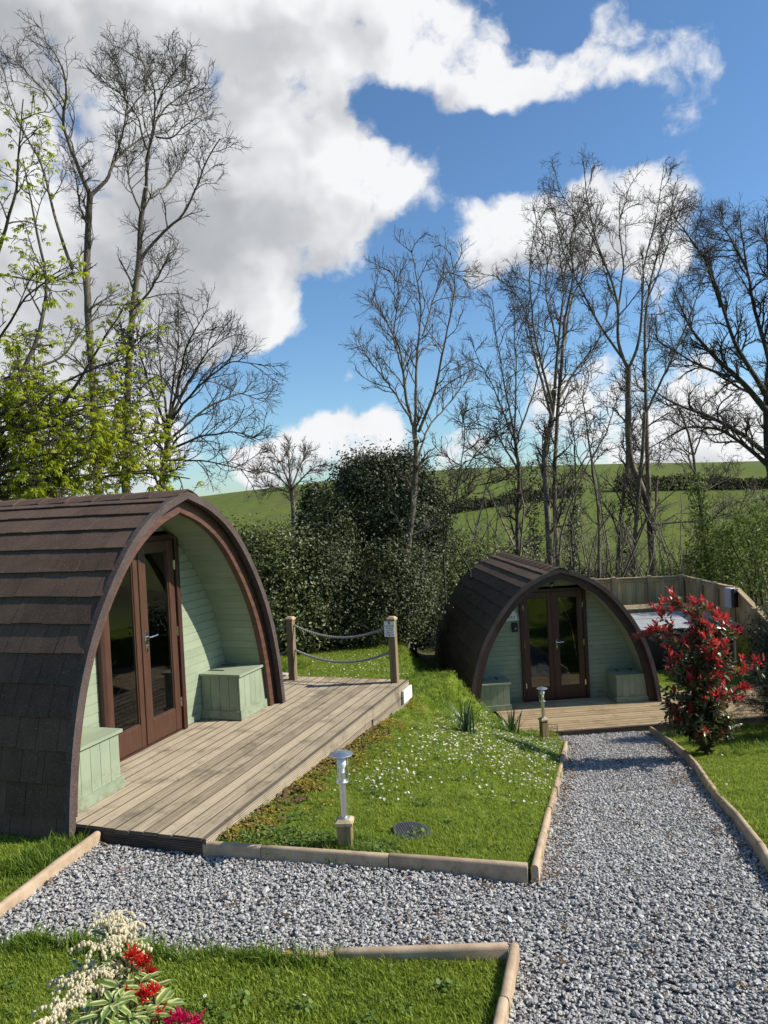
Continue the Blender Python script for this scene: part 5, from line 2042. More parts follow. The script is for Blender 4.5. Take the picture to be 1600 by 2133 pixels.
# the chestnut: limbs come in from beyond the left edge of the frame
CHEST = [lv(9, .2, .98, 1.25, .8, 7, .13, .06, .6, .012), lv(5, .25, 1, .60, .8, 5, .16, .02, .6, .008), lv(3, .3, 1, .26, .8, 3, .16, -.02, .7, .006, tip_r=.8)]
ch_root, ch_tips, ch_limbs, ch_o = tree('chestnut_tree', 'horse chestnut coming into fresh yellow green leaf at the left edge', [
    ([(-190, 1180), (-170, 1000), (-130, 850), (-90, 640)], 26, 16, 0),
    ([(-150, 950), (-20, 880), (70, 730), (102, 600), (70, 450), (45, 330)], 10, 1.6, 1.5),
    ([(-160, 1000), (20, 915), (90, 880), (155, 800), (220, 690), (255, 640)], 10, 1.6, -0.6),
    ([(-110, 720), (0, 530), (35, 410), (48, 210)], 8, 1.2, -0.6),
    ([(-165, 1040), (90, 960), (240, 905), (345, 955)], 8, 1.4, 1.2),
    ([(-150, 930), (60, 830), (200, 765), (270, 745)], 7, 1.4, -1.2),
    ([(-130, 850), (20, 780), (130, 745), (215, 630)], 7, 1.4, 2.0),
    ([(-170, 1060), (100, 1010), (310, 985), (400, 1000)], 7, 1.4, -0.5),
    ([(-150, 960), (0, 700), (60, 600), (135, 560)], 6, 1.2, -1.8),
    ([(-180, 1080), (40, 1030), (180, 960), (300, 880)], 7, 1.4, 0.8),
    ([(-175, 940), (-13, 878), (71, 853), (156, 850)], 5, 1.2, 0.1),
    ([(-175, 953), (17, 831), (46, 837), (76, 819)], 5, 1.2, 2.2),
    ([(-175, 966), (10, 865), (116, 859), (222, 846)], 5, 1.2, -1.3),
    ([(-175, 979), (9, 883), (169, 851), (330, 828)], 5, 1.2, 0.1),
    ([(-175, 992), (-31, 906), (68, 871), (167, 851)], 5, 1.2, -1.5),
    ([(-175, 1005), (34, 887), (161, 894), (289, 879)], 5, 1.2, 1.0),
    ([(-175, 1018), (37, 966), (104, 946), (171, 950)], 5, 1.2, -2.0),
    ([(-175, 1031), (45, 913), (75, 898), (105, 872)], 5, 1.2, 0.1),
    ([(-175, 1044), (31, 940), (159, 916), (288, 892)], 5, 1.2, -0.3),
    ([(-175, 1057), (59, 929), (188, 922), (317, 895)], 5, 1.2, 2.0),
    ([(-175, 1070), (-43, 1010), (32, 995), (108, 998)], 5, 1.2, -1.2),
    ([(-175, 1083), (39, 995), (176, 959), (313, 937)], 5, 1.2, 1.9),
    ([(-175, 1090), (46, 1008), (197, 994), (349, 983)], 5, 1.2, 0.6),
    ([(-175, 1090), (14, 1004), (156, 997), (298, 981)], 5, 1.2, 2.1),
    ([(-175, 1090), (49, 1010), (76, 997), (104, 975)], 5, 1.2, 2.6),
    ([(-175, 1090), (29, 1027), (101, 1011), (173, 990)], 5, 1.2, 2.4),
    ([(-175, 1090), (31, 1039), (87, 1032), (143, 1015)], 5, 1.2, 0.8),
], 13.2, 104, M_BARK_DARK, M_TWIG, CHEST, None, 0.8)


def chestnut_leaf():
    """five drooping leaflets on a common stalk"""
    V, F3, F4 = [], [], []
    for k in range(5):
        a = (k - 2) * 0.62
        ca, sa = math.cos(a), math.sin(a)
        b = len(V)
        s = (0.72, 0.95, 1.0, 0.95, 0.72)[k]
        for (x, y, z) in ((0, 0, 0), (0.45, 0.15, -0.10), (0.45, -0.15, -0.10), (0.8, 0.13, -0.42), (0.8, -0.13, -0.42), (0.98, 0, -0.72)):
            x, y, z = x * s, y * s, z * s
            V.append((x * ca - y * sa, x * sa + y * ca, z))
        F4.append((b + 1, b + 2, b + 4, b + 3))
        F3 += [(b, b + 2, b + 1), (b + 3, b + 4, b + 5)]
    return np.array(V), [np.array(F4), np.array(F3)]


def chestnut_leaves():
    g = np.random.default_rng(5)
    P = ch_tips[0][:, -1]
    # keep the lower crown dense and the top thin, as the tree is coming into leaf from below
    px_h = (P[:, 2] - CAM_H) / P[:, 1]
    keep = g.uniform(size=len(P)) < np.interp(px_h, [-0.05, 0.10, 0.22, 0.33, 0.55], [0.85, 0.85, 0.75, 0.7, 0.6])
    P = P[keep]
    dirs = (ch_tips[0][:, -1] - ch_tips[0][:, -2])[keep]
    rep = 2
    P = np.repeat(P, rep, 0) + g.normal(0, 0.035, (len(P) * rep, 3))
    d = np.repeat(dirs, rep, 0)
    d /= np.linalg.norm(d, axis=1, keepdims=True) + 1e-9
    n = len(P)
    out = np.stack([g.normal(size=n), g.normal(size=n), g.normal(-0.15, 0.3, n)], 1)
    out /= np.linalg.norm(out, axis=1, keepdims=True)
    X = out * 0.8 + d * 0.5
    X[:, 2] *= 0.6
    X /= np.linalg.norm(X, axis=1, keepdims=True)
    Zr = np.array([0, 0, 1.0]) + g.normal(0, 0.25, (n, 3))
    Z = Zr - (Zr * X).sum(1, keepdims=True) * X
    Z /= np.linalg.norm(Z, axis=1, keepdims=True)
    Rm = np.stack([X, np.cross(Z, X), Z], 2)
    s = g.uniform(0.060, 0.105, n) * np.interp(P[:, 2], [2, 5, 9], [1.1, 1.0, 0.8])
    TV, TF = chestnut_leaf()
    # the lowest leaves at the front show largest: single parts
    score = s / P[:, 1]
    vis = (P[:, 0] > -0.52 * P[:, 1]) & (P[:, 2] > 2.4)
    order = np.argsort(-(score * vis))
    one, rest = order[:300], order[300:]
    mobj('foliage', scatter_mesh('foliage', TV, TF, (P - ch_o)[rest], Rm[rest], s[rest], L_CHESTNUT), ch_root)['kind'] = 'stuff'
    me = np_mesh('leaf', TV, TF, L_CHESTNUT1)
    for i in one:
        o = mobj('leaf', me, ch_root)
        M = Matrix(Rm[i].tolist()).to_4x4()
        M.translation = Vector((P - ch_o)[i])
        o.matrix_basis = M @ Matrix.Scale(s[i], 4)


chestnut_leaves()

# the trees right of the middle
FINE = [lv(13, .2, .98, 1.1, .7, 8, .12, .10, .6, .011), lv(6, .2, 1, .50, .7, 5, .14, .10, .65, .005), lv(4, .25, 1, .24, .7, 3, .14, .08, .7, .0035, tip_r=.7)]
tree('slender_tree', 'slender bare tree in the middle rising out of the holly', [
    ([(846, 1375), (848, 1180), (860, 1060), (868, 960), (860, 885)], 13, 8, 0),
    ([(860, 885), (846, 820), (838, 740), (800, 660), (772, 600)], 6, 1, -0.7),
    ([(866, 900), (868, 770), (880, 650), (866, 560), (852, 500)], 6, 1, 0.5),
    ([(872, 900), (905, 820), (930, 700), (950, 600), (938, 520)], 5.5, 1, -0.5),
    ([(868, 960), (885, 890), (940, 830), (985, 770)], 4, 1, 0.7),
    ([(855, 870), (810, 800), (772, 760), (745, 705)], 4, 1, 0.5),
    ([(880, 700), (905, 620), (925, 560), (980, 590)], 3, 1, 0.4),
    ([(845, 800), (815, 700), (830, 600), (800, 560)], 3, 1, -0.6),
], 15.95, 110, M_BARK_PALE, M_TWIG_PALE, FINE, GRP)
RIGHT = [lv(12, .22, .98, 1.7, .72, 9, .13, .08, .6, .015), lv(6, .2, 1, .80, .7, 6, .20, .09, .65, .0075), lv(4, .2, 1, .38, .8, 4, .2, .08, .7, .005, tip_r=.7), lv(2, .2, .95, .22, .7, 3, .14, .08, .8, .004, tip_r=.8)]
tree('twin_stem_tree', 'bare tree with two close trunks behind the lower pod ridge', [
    ([(1149, 1215), (1143, 1080), (1134, 940), (1150, 880), (1156, 810)], 12, 8, 0),
    ([(1160, 1215), (1152, 1000), (1160, 860), (1168, 760), (1178, 660)], 9, 5, 0.8),
    ([(1156, 810), (1165, 700), (1175, 600), (1162, 500)], 6, 1, -1),
    ([(1150, 870), (1120, 780), (1090, 650), (1060, 600), (1020, 572)], 5.5, 1, 1),
    ([(1152, 850), (1112, 700), (1100, 570), (1112, 480)], 5.5, 1, -1.4),
    ([(1165, 830), (1200, 770), (1245, 720), (1268, 640)], 5.5, 1, 1),
    ([(1172, 720), (1190, 620), (1225, 550), (1240, 470)], 4.5, 1, 1.4),
    ([(1160, 720), (1136, 610), (1142, 540), (1130, 470)], 4, 1, 0.2),
    ([(1178, 660), (1195, 570), (1185, 500), (1205, 440)], 4, 1, -0.8),
], 23.0, 111, M_BARK_PALE, M_TWIG, RIGHT, GRP)
tree('domed_tree', 'thin bare tree with a domed crown left of the twin trunks', [
    ([(1080, 1200), (1078, 1100), (1082, 990), (1072, 910)], 8, 5.5, 0),
    ([(1078, 980), (1030, 900), (985, 880), (955, 890)], 3.5, .8, -1),
    ([(1075, 930), (1030, 820), (1000, 760), (985, 720)], 3.5, .8, 1),
    ([(1072, 910), (1045, 780), (1030, 690), (1025, 630)], 3.5, .8, -.8),
    ([(1072, 910), (1075, 780), (1070, 680), (1075, 610)], 3.5, .8, .8),
    ([(1074, 920), (1110, 820), (1130, 720), (1135, 660)], 3.5, .8, 0.4),
    ([(1080, 1000), (1020, 950), (975, 960), (950, 985)], 3, .8, 1),
], 20.5, 112, M_BARK_DARK, M_TWIG, BUSHY, GRP)
tree('tall_multi_stem_tree', 'tallest bare tree at right, grey trunk behind the fence with high forks', [
    ([(1362, 1225), (1350, 1049), (1331, 1005), (1311, 960), (1307, 870), (1309, 769)], 13, 9, 0),
    ([(1309, 769), (1285, 725), (1287, 633), (1267, 567), (1241, 502), (1222, 420), (1216, 335)], 6.5, 1, -1),
    ([(1296, 745), (1250, 677), (1202, 585), (1171, 515), (1152, 430)], 5, 1, 1.4),
    ([(1309, 769), (1333, 720), (1342, 611), (1340, 555), (1370, 450), (1386, 345)], 5.5, 1, 0.8),
    ([(1352, 1060), (1346, 874), (1342, 677), (1359, 567), (1390, 470), (1432, 385)], 9, 1.2, 1.5),
    ([(1342, 870), (1400, 750), (1440, 660), (1472, 560)], 5, 1, -1.4),
    ([(1287, 650), (1300, 560), (1290, 470), (1310, 400)], 4, 1, -0.6),
    ([(1285, 1222), (1294, 1060), (1304, 970), (1309, 880)], 8, 5, 0.8),
    ([(1316, 1222), (1330, 1062), (1338, 960), (1344, 860)], 8, 5, -0.9),
    ([(1267, 567), (1230, 480), (1180, 420), (1160, 380)], 3, 1, 0.5),
    ([(1342, 640), (1375, 560), (1400, 480), (1395, 420)], 3.5, 1, 1.0),
    ([(1362, 1092), (1430, 1086), (1500, 1080), (1590, 1062)], 3.5, 1, -1.0),
    ([(1355, 1102), (1430, 1062), (1490, 1012), (1545, 990)], 3.5, 1, 1.0),
], 25.0, 113, M_BARK_PALE, M_TWIG, RIGHT, GRP)
OAK = [lv(17, .15, .98, 1.9, .75, 8, .16, .09, .6, .015), lv(10, .15, 1, .9, .7, 6, .21, .10, .65, .0075), lv(5, .2, 1, .40, .8, 4, .21, .09, .7, .005, tip_r=.7)]
tree('oak_tree', 'broad dark oak at the right edge with mossy limbs sweeping left', [
    ([(1655, 1230), (1628, 1080), (1604, 950), (1600, 850), (1612, 700)], 30, 15, 0),
    ([(1604, 955), (1540, 900), (1480, 870), (1400, 842), (1340, 800)], 10, 1.5, -1),
    ([(1606, 975), (1560, 932), (1500, 892), (1430, 888), (1350, 935)], 9, 1.5, 1.5),
    ([(1602, 860), (1540, 790), (1480, 740), (1430, 680), (1398, 600)], 12, 1.5, 1),
    ([(1600, 830), (1530, 720), (1490, 600), (1455, 490)], 10, 1.3, -1),
    ([(1605, 760), (1570, 640), (1550, 520), (1540, 440)], 9, 1.3, 1.2),
    ([(1612, 700), (1602, 570), (1592, 450)], 9, 1.3, -0.8),
    ([(1520, 785), (1460, 762), (1395, 725), (1350, 700)], 6, 1.2, 2),
    ([(1612, 700), (1650, 580), (1650, 450)], 9, 1.3, 0.5),
    ([(1500, 640), (1470, 540), (1420, 470), (1400, 450)], 5, 1.2, -1.8),
    ([(1555, 560), (1520, 490), (1500, 450)], 5, 1.2, 1.8),
], 27.0, 114, M_BARK_DARK, M_TWIG, OAK, GRP, 0.62)
SMALL = [lv(9, .3, .98, 1.2, .75, 7, .15, .08, .6, .012), lv(6, .2, 1, .6, .7, 5, .15, .08, .65, .008), lv(3, .2, 1, .3, .7, 3, .15, .06, .7, .006, tip_r=.7)]
tree('ivy_clad_tree', 'leaning broken trunk clad in pale ivy, right of the tall tree', [
    ([(1478, 1225), (1464, 1080), (1452, 1000), (1438, 900), (1418, 850)], 9, 3, 0),
    ([(1452, 1000), (1430, 940), (1405, 930), (1390, 960)], 4, 1, 1),
    ([(1445, 950), (1470, 880), (1500, 850), (1540, 860)], 3, 1, -1),
], 22.0, 115, M_BARK, M_TWIG, SMALL, GRP)
tree('young_tree', 'young bare tree between the twin trunks and the tall tree', [
    ([(1250, 1225), (1247, 1060), (1232, 960), (1222, 890)], 6, 3, 0),
    ([(1240, 1010), (1205, 950), (1195, 900), (1180, 850)], 3, .8, 1),
    ([(1232, 960), (1265, 900), (1280, 840), (1300, 800)], 3, .8, -1),
    ([(1224, 890), (1215, 830), (1225, 770)], 3, .8, .5),
], 21.5, 116, M_BARK, M_TWIG, SMALL, GRP)
tree('young_tree', 'young bare tree just left of the slim ivy trunk behind the fence', [
    ([(1196, 1225), (1190, 1100), (1200, 1010), (1195, 930)], 5, 2.5, 0),
    ([(1195, 1050), (1160, 1000), (1130, 960)], 2.5, .8, 1),
    ([(1198, 990), (1230, 930), (1240, 880)], 2.5, .8, -1),
], 24.0, 117, M_BARK, M_TWIG, SMALL, GRP)
tree('sapling', 'thin dark sapling leaning right from the laurels before the field', [
    ([(925, 1180), (935, 1080), (955, 1000), (970, 900), (960, 850)], 3.5, 1.2, 0),
    ([(940, 1050), (1000, 1010), (1060, 1000)], 2, .8, .6),
    ([(955, 1000), (1000, 930), (1060, 880)], 2, .8, -.6),
], 17.0, 118, M_BARK_DARK, M_TWIG, SMALL, GRP)
tree('sapling', 'slim sapling leaning left over the laurel beside the lower pod roof', [
    ([(985, 1200), (950, 1130), (905, 1060), (890, 1010)], 3.5, 1.2, 0),
    ([(940, 1110), (960, 1040), (990, 990)], 2, .8, .6),
], 17.5, 119, M_BARK_DARK, M_TWIG, SMALL, GRP)
FAR = [lv(12, .2, .98, 2.4, .6, 6, .12, .05, .55, .030), lv(7, .2, 1, 1.1, .6, 4, .13, .04, .6, .020), lv(4, .2, 1, .55, .6, 3, .13, .03, .7, .014, tip_r=.7)]
tree('field_tree', 'round bare tree standing alone on the far field above the hedge', [
    ([(612, 1075), (610, 1040), (606, 1015)], 7, 5, 0),
    ([(607, 1020), (580, 990), (555, 980), (535, 985)], 3, .6, -2),
    ([(606, 1015), (585, 965), (570, 945), (560, 938)], 3, .6, 2),
    ([(606, 1015), (602, 970), (600, 945), (598, 930)], 3, .6, -1),
    ([(608, 1015), (625, 970), (635, 950), (640, 938)], 3, .6, 2),
    ([(609, 1020), (640, 985), (660, 970), (672, 968)], 3, .6, -2),
    ([(610, 1028), (580, 1018), (560, 1012), (545, 1010)], 2.5, .6, 1),
], 72.0, 120, M_BARK, M_TWIG_PALE, FAR, None, 0.8)


# ------------------------------------------------------------------ shrubs and hedges
def clumps(center, size, n_cl, per, g, sigma=0.16, shell=0.75, floor=None, shape=None):
    """leaf positions gathered in clumps spread over an uneven rounded volume; returns positions and outward directions"""
    d = g.normal(size=(n_cl, 3))
    d /= np.linalg.norm(d, axis=1, keepdims=True)
    rad = shell + (1 - shell) * g.uniform(0, 1, n_cl) ** 0.6
    rad = rad * (0.82 + 0.36 * vnoise(d[:, 0] + 3, d[:, 1] + d[:, 2] * 1.7, 2.3, int(g.integers(0, 50))))
    C = d * rad[:, None] * np.array(size)
    s = sigma * g.uniform(0.6, 1.35, n_cl)
    P = C[:, None] + g.normal(size=(n_cl, per, 3)) * s[:, None, None]
    N = (C / np.array(size) ** 1.2)[:, None] + g.normal(size=(n_cl, per, 3)) * 0.6
    var = np.clip(g.uniform(0, 1, n_cl)[:, None] * 0.6 + g.uniform(0, 0.5, (n_cl, per)), 0, 1)
    P = P.reshape(-1, 3) + np.array(center)
    N, var = N.reshape(-1, 3), var.reshape(-1)
    if floor is not None:
        k = P[:, 2] > floor
        P, N, var = P[k], N[k], var[k]
    return P, N, var


def shrub(name, label, base, lobes, mat, leaf, seed, sigma=0.16, per=60, dens=1.0, group=None, cat='shrub', stems=5, extra=None, shell=0.72, flop=0.5):
    """lobes: (dx, dy, z, rx, ry, rz, clumps)"""
    g = np.random.default_rng(seed)
    bz = float(land_z(base[0], base[1]))
    root = empty(name, (base[0], base[1], bz), 0, label, cat, group)
    Ps, Ns, Vs = [], [], []
    for (dx, dy, z, rx, ry, rz, n) in lobes:
        P, N, v = clumps((dx, dy, z), (rx, ry, rz), int(n * dens), per, g, sigma, shell, floor=0.02)
        Ps.append(P)
        Ns.append(N)
        Vs.append(v)
    # shoots standing out of the mass
    for (dx, dy, z, rx, ry, rz, n) in lobes:
        ns = max(6, int(n * 0.32))
        d = g.normal(size=(ns, 3))
        d[:, 2] = np.abs(d[:, 2]) * 0.9 + 0.1
        d /= np.linalg.norm(d, axis=1, keepdims=True)
        q0 = np.array([dx, dy, z]) + d * np.array([rx, ry, rz]) * 0.86
        ax = d * 0.6 + np.array([0, 0, 0.8]) + g.normal(0, 0.25, (ns, 3))
        ax /= np.linalg.norm(ax, axis=1, keepdims=True)
        ln = g.uniform(0.15, 0.5, ns) * min(1.0, rx + 0.2)
        k = 16
        tt = g.uniform(0, 1, (ns, k))
        P = q0[:, None] + ax[:, None] * (tt * ln[:, None])[..., None] + g.normal(0, 0.02, (ns, k, 3))
        N = ax[:, None] * 0.4 + g.normal(size=(ns, k, 3))
        Ps.append(P.reshape(-1, 3))
        Ns.append(N.reshape(-1, 3))
        Vs.append(np.clip(np.repeat(g.uniform(0.3, 1, ns), k) + g.normal(0, 0.1, ns * k), 0, 1))
    P, N, v = np.concatenate(Ps), np.concatenate(Ns), np.concatenate(Vs)
    Rm = frames(N + np.array([0, 0, flop]), g)
    s = leaf * g.uniform(0.6, 1.25, len(P))
    mobj('foliage', scatter_mesh('foliage', CARD_V, CARD_F, P, Rm, s, mat, var=v), root)['kind'] = 'stuff'
    b = MB()
    for k in range(stems):
        lb = lobes[k % len(lobes)]
        tx, ty, tz = lb[0] + g.normal(0, lb[3] * 0.3), lb[1] + g.normal(0, lb[4] * 0.3), lb[2] + lb[5] * 0.4
        x0, y0 = g.normal(0, 0.15, 2) + np.array([lb[0] * 0.6, lb[1] * 0.6])
        b.tube([(x0, y0, -0.25), (x0 * 0.7 + tx * 0.3, y0 * 0.7 + ty * 0.3, tz * 0.45), (tx, ty, tz)], [0.035, 0.025, 0.010], 6)
    b.obj('stem', M_STEM, root, smooth=True)
    return root


HG = 'hedge shrubs behind the upper deck'
# dark hedge behind the ropes, from the near pod to the holly
shrub('hedge_shrub', 'bushy laurel with pale leaf tops directly right of the near pod', (-2.35, 15.6), [
    (0, 0, 1.2, 1.3, 1.1, 1.25, 200), (0.5, -0.2, 0.5, 1.0, 0.9, 0.8, 90), (-0.9, 0.3, 1.3, 1.0, 1.0, 1.1, 110)], L_LAUREL, 0.080, 201, 0.17, 74, group=HG)
shrub('hedge_shrub', 'dark hedge shrub between the pale laurel and the holly', (-1.25, 15.9), [
    (0, 0, 1.2, 0.95, 0.9, 1.45, 200), (0.0, -0.3, 0.5, 0.9, 0.8, 0.8, 90), (0.15, 0.2, 2.3, 0.45, 0.45, 0.75, 70)], L_HEDGE, 0.066, 202, 0.16, 78, group=HG)
shrub('hedge_shrub', 'shadowy low hedge shrub under the holly behind the ropes', (-0.1, 15.7), [
    (0, 0, 0.7, 1.0, 0.8, 0.95, 170), (0.3, 0.1, 1.3, 0.8, 0.7, 0.7, 80)], L_HEDGE, 0.065, 203, 0.15, 72, group=HG)
shrub('hedge_shrub', 'dark leafy shrub beside the left flank of the lower pod', (0.42, 17.9), [
    (0, 0, 0.9, 0.62, 0.8, 1.1, 170), (0.1, 0.3, 1.9, 0.55, 0.6, 0.7, 80)], L_HOLLY, 0.075, 204, 0.12, 54, group=HG)
shrub('hedge_shrub', 'tall dark hedge shrub half hidden behind the near pod arch', (-3.9, 15.8), [
    (0, 0, 1.0, 1.3, 1.0, 1.3, 150)], L_HEDGE, 0.07, 205, 0.16, 70, group=HG)
# the big evergreen in the middle
shrub('evergreen_oak', 'big dark glossy evergreen bush in the middle, tallest shrub', (0.05, 17.2), [
    (-0.1, 0, 2.9, 1.10, 1.1, 1.0, 230), (0.1, 0.1, 1.9, 1.05, 1.0, 1.1, 190), (-0.45, 0, 3.55, 0.55, 0.6, 0.45, 80), (0.45, 0.1, 3.55, 0.50, 0.5, 0.40, 80),
    (0.75, 0.2, 2.6, 0.65, 0.7, 0.8, 100)], L_HOLLY, 0.078, 206, 0.17, 72, cat='bush')
shrub('evergreen_shrub', 'narrow upright evergreen left of the big middle bush', (-1.65, 19.0), [
    (0, 0, 2.0, 0.55, 0.5, 1.5, 130), (0, 0, 3.1, 0.35, 0.35, 0.55, 50)], L_HOLLY, 0.09, 207, 0.12, 52)
shrub('laurel', 'sunlit pale laurel between the middle bush and the lower pod roof', (1.75, 19.6), [
    (0, 0, 1.3, 1.0, 0.9, 1.3, 100), (-0.5, 0.2, 2.2, 0.7, 0.7, 1.0, 45), (0.6, 0, 2.0, 0.8, 0.6, 0.9, 30)], L_LAUREL, 0.095, 208, 0.20, 34, shell=0.45)
shrub('laurel', 'laurel with bright leaf tips behind the ridge of the lower pod', (3.0, 20.8), [
    (0, 0, 1.2, 1.0, 0.8, 1.2, 80), (0.6, 0.2, 1.9, 0.7, 0.6, 0.8, 26)], L_LAUREL, 0.10, 209, 0.22, 34, shell=0.4)
for i, (px, d, h, lab) in enumerate((
        (1215, 24.5, 1.5, 'low ivy covered bush at the foot of the young tree'), (1300, 25.5, 1.3, 'dark undergrowth bush between the tall trunks'),
        (1420, 24.0, 1.2, 'light green bush just behind the fence corner'), (1500, 22.0, 1.7, 'bush in young leaf behind the side fence'),
        (1570, 20.0, 2.0, 'bush in pale leaf above the sloping end of the fence'), (1640, 18.5, 2.2, 'leafy bush at the right edge above the fence'),
        (1120, 25.0, 1.4, 'ivy bush below the twin trunks'))):
    p = at(px, 1200, d)
    shrub('undergrowth_bush', lab, (p[0], d), [(0, 0, h * 0.6, 1.0, 0.8, h * 0.65, 70), (0.4, 0.2, h * 0.9, 0.6, 0.6, h * 0.4, 30)],
          [L_IVY, L_IVY, L_SPRING, L_SPRING, L_SPRING, L_SPRING, L_IVY][i], 0.095, 220 + i, 0.20, 34, group='bushes behind the fence', shell=0.5)

# ivy on trunks
def ivy(label, px0, py0, px1, py1, d, r, n, mat, seed):
    g = np.random.default_rng(seed)
    a, b = at(px0, py0, d), at(px1, py1, d)
    t = g.uniform(0, 1, n)
    an = g.uniform(0, 6.28, n)
    rr = r * g.uniform(0.6, 1.5, n) * (0.5 + 0.8 * vnoise(t * 9, an, 1.0, seed))
    P = a + (b - a) * t[:, None] + np.stack([np.cos(an) * rr, np.sin(an) * rr, np.zeros(n)], 1)
    N = np.stack([np.cos(an), np.sin(an), g.normal(0.2, 0.4, n)], 1)
    o = mobj('ivy', scatter_mesh('ivy', CARD_V, CARD_F, P - a, frames(N, g), 0.10 * g.uniform(0.6, 1.2, n), mat), None, a)
    tag(o, label, 'ivy', 'ivy climbing the bare trunks')


ivy('dense pale ivy wrapping the leaning broken trunk', 1478, 1215, 1452, 985, 22.0, 0.26, 1500, L_SPRING, 31)
ivy('dark ivy on the thin trunk right of the lower pod ridge', 1190, 1210, 1196, 1050, 24.0, 0.20, 800, L_IVY, 32)
ivy('ivy sleeve on the trunk behind the twin stems', 1116, 1200, 1110, 960, 24.5, 0.24, 900, L_IVY, 33)
ivy('ivy growing up the second ash tree beside the chestnut', 262, 1010, 268, 680, 18.9, 0.30, 1500, L_IVY, 34)
ivy('ivy between the dark trunks of the tall tree', 1300, 1205, 1306, 1040, 25.2, 0.22, 700, L_IVY, 35)


# thin brush between the trunks
def brush():
    g = np.random.default_rng(88)
    n = 420
    x, y = np.where(g.uniform(size=n) < 0.35, g.uniform(1.2, 8, n), g.uniform(1.5, 15, n)), g.uniform(21.5, 31, n)
    P = np.empty((n, 9, 3))
    d = np.stack([g.normal(0, 0.22, n), g.normal(0, 0.22, n), np.ones(n)], 1)
    h = g.uniform(1.2, 4.2, n) * np.where(g.uniform(size=n) < 0.2, 1.5, 1)
    p = np.stack([x, y, land_z(x, y) - 0.1], 1)
    for k in range(9):
        P[:, k] = p
        d = d + g.normal(0, 0.10, (n, 3))
        d /= np.linalg.norm(d, axis=1, keepdims=True)
        p = p + d * (h / 8)[:, None]
    r = (0.008 + 0.006 * h)[:, None] * np.linspace(1, 0.3, 9)[None]
    a = grow(P, r, 6, .25, .98, 1.1, .75, 6, .15, .06, .6, .006, g)
    b2 = grow(*a, per=4, t0=.2, t1=1, length=.5, ang=.7, N=4, wig=.15, up=.05, rfrac=.7, rmin=.0045, g=g)
    V, F, n0 = [], [], 0
    for (Q, rr, sd) in ((P, r, 4), (*a, 3), (*b2, 3)):
        v, f = sweep(Q, rr, sd)
        V.append(v)
        F.append(f + n0)
        n0 += len(v)
    tag(mobj('brushwood', np_mesh('brushwood', np.concatenate(V), [np.concatenate(F)], M_BRUSH, smooth=True)), 'tangle of thin bare brushwood between the trees behind the fence', kind='stuff')
    tips = np.concatenate([b2[0][:, -1], a[0][:, -1]])
    tips = tips[g.uniform(size=len(tips)) < 0.5]
    m = len(tips)
    tips = np.repeat(tips, 2, 0) + g.normal(0, 0.05, (2 * m, 3))
    o = mobj('spring_leaves', scatter_mesh('spring_leaves', CARD_V, CARD_F, tips, frames(g.normal(size=(2 * m, 3)), g), 0.055 * g.uniform(0.6, 1.2, 2 * m), L_SPRING))
    tag(o, 'sparse young leaves on the brushwood behind the fence', kind='stuff')


brush()


# far hedgerows on the field
def hedgerow(label, pts, h, seed, n=2600):
    g = np.random.default_rng(seed)
    pts = np.array(pts, float)
    s = np.concatenate([[0], np.cumsum(np.linalg.norm(np.diff(pts, axis=0), axis=1))])
    u = g.uniform(0, s[-1], n)
    x, y = np.interp(u, s, pts[:, 0]), np.interp(u, s, pts[:, 1])
    hh = h * (0.55 + 0.7 * vnoise(u, u * 0.3, 0.22, seed))
    z = hh * g.uniform(0, 1, n)
    x, y = x + g.normal(0, 0.5, n), y + g.normal(0, 0.6, n)
    P = np.stack([x, y, land_z(x, y) + z], 1)
    o3 = P[0].copy()
    o = mobj('hedgerow', scatter_mesh('hedgerow', CARD_V, CARD_F, P - o3, frames(g.normal(size=(n, 3)) + np.array([0, -0.4, 0.4]), g), g.uniform(0.22, 0.55, n),
                                      leaf_mat('far_hedge', (0.030, 0.030, 0.014), (0.085, 0.075, 0.038), 0.1, 0.8, 0.1) if 'far_hedge' not in MATS else MATS['far_hedge']), None, o3)
    tag(o, label, 'hedgerow')


hedgerow('dark hedgerow crossing the far field at right under the skyline', [(40, 133), (52, 132), (62, 131), (75, 131)], 2.5, 41, 9000)
hedgerow('field hedge far behind the domed tree and the twin trunks', [(3, 118), (18, 124), (33, 130)], 1.9, 42, 6000)
hedgerow('dark hedge along the foot of the far field left of the middle bush', [(-26, 84), (-15, 82), (-6, 80)], 2.4, 43, 5200)
hedgerow('low bank of scrub in the dip below the field', [(-3, 60), (12, 62), (30, 58), (45, 60)], 2.4, 44, 7000)

# pale water in the dip
wm = bpy.data.materials.new('still_water')
wm.use_nodes = True
t_ = NT(wm.node_tree)
wn = t_.n('ShaderNodeTexNoise', {'Vector': t_.n('ShaderNodeNewGeometry').outputs['Position'], 'Scale': 1.5, 'Detail': 3.0})
wb_ = t_.n('ShaderNodeBsdfPrincipled', {'Base Color': (0.05, 0.06, 0.05, 1), 'Roughness': 0.08, 'Normal': t_.n('ShaderNodeBump', {'Height': wn.outputs['Fac'], 'Strength': 0.15}).outputs[0]})
t_.link(wb_.outputs[0], t_.n('ShaderNodeOutputMaterial').inputs[0])
wp = [(12 + 16 * math.cos(a) * (1 + 0.15 * math.sin(3 * a)) + 12, 50 + 7 * math.sin(a), -6.6) for a in np.linspace(0, 2 * math.pi, 40)[:-1]]
pond = mobj('pond', np_mesh('pond', np.array(wp), [np.array([list(range(39))])], wm))
tag(pond, 'pale strip of still water in the dip behind the fence trees', kind='structure')

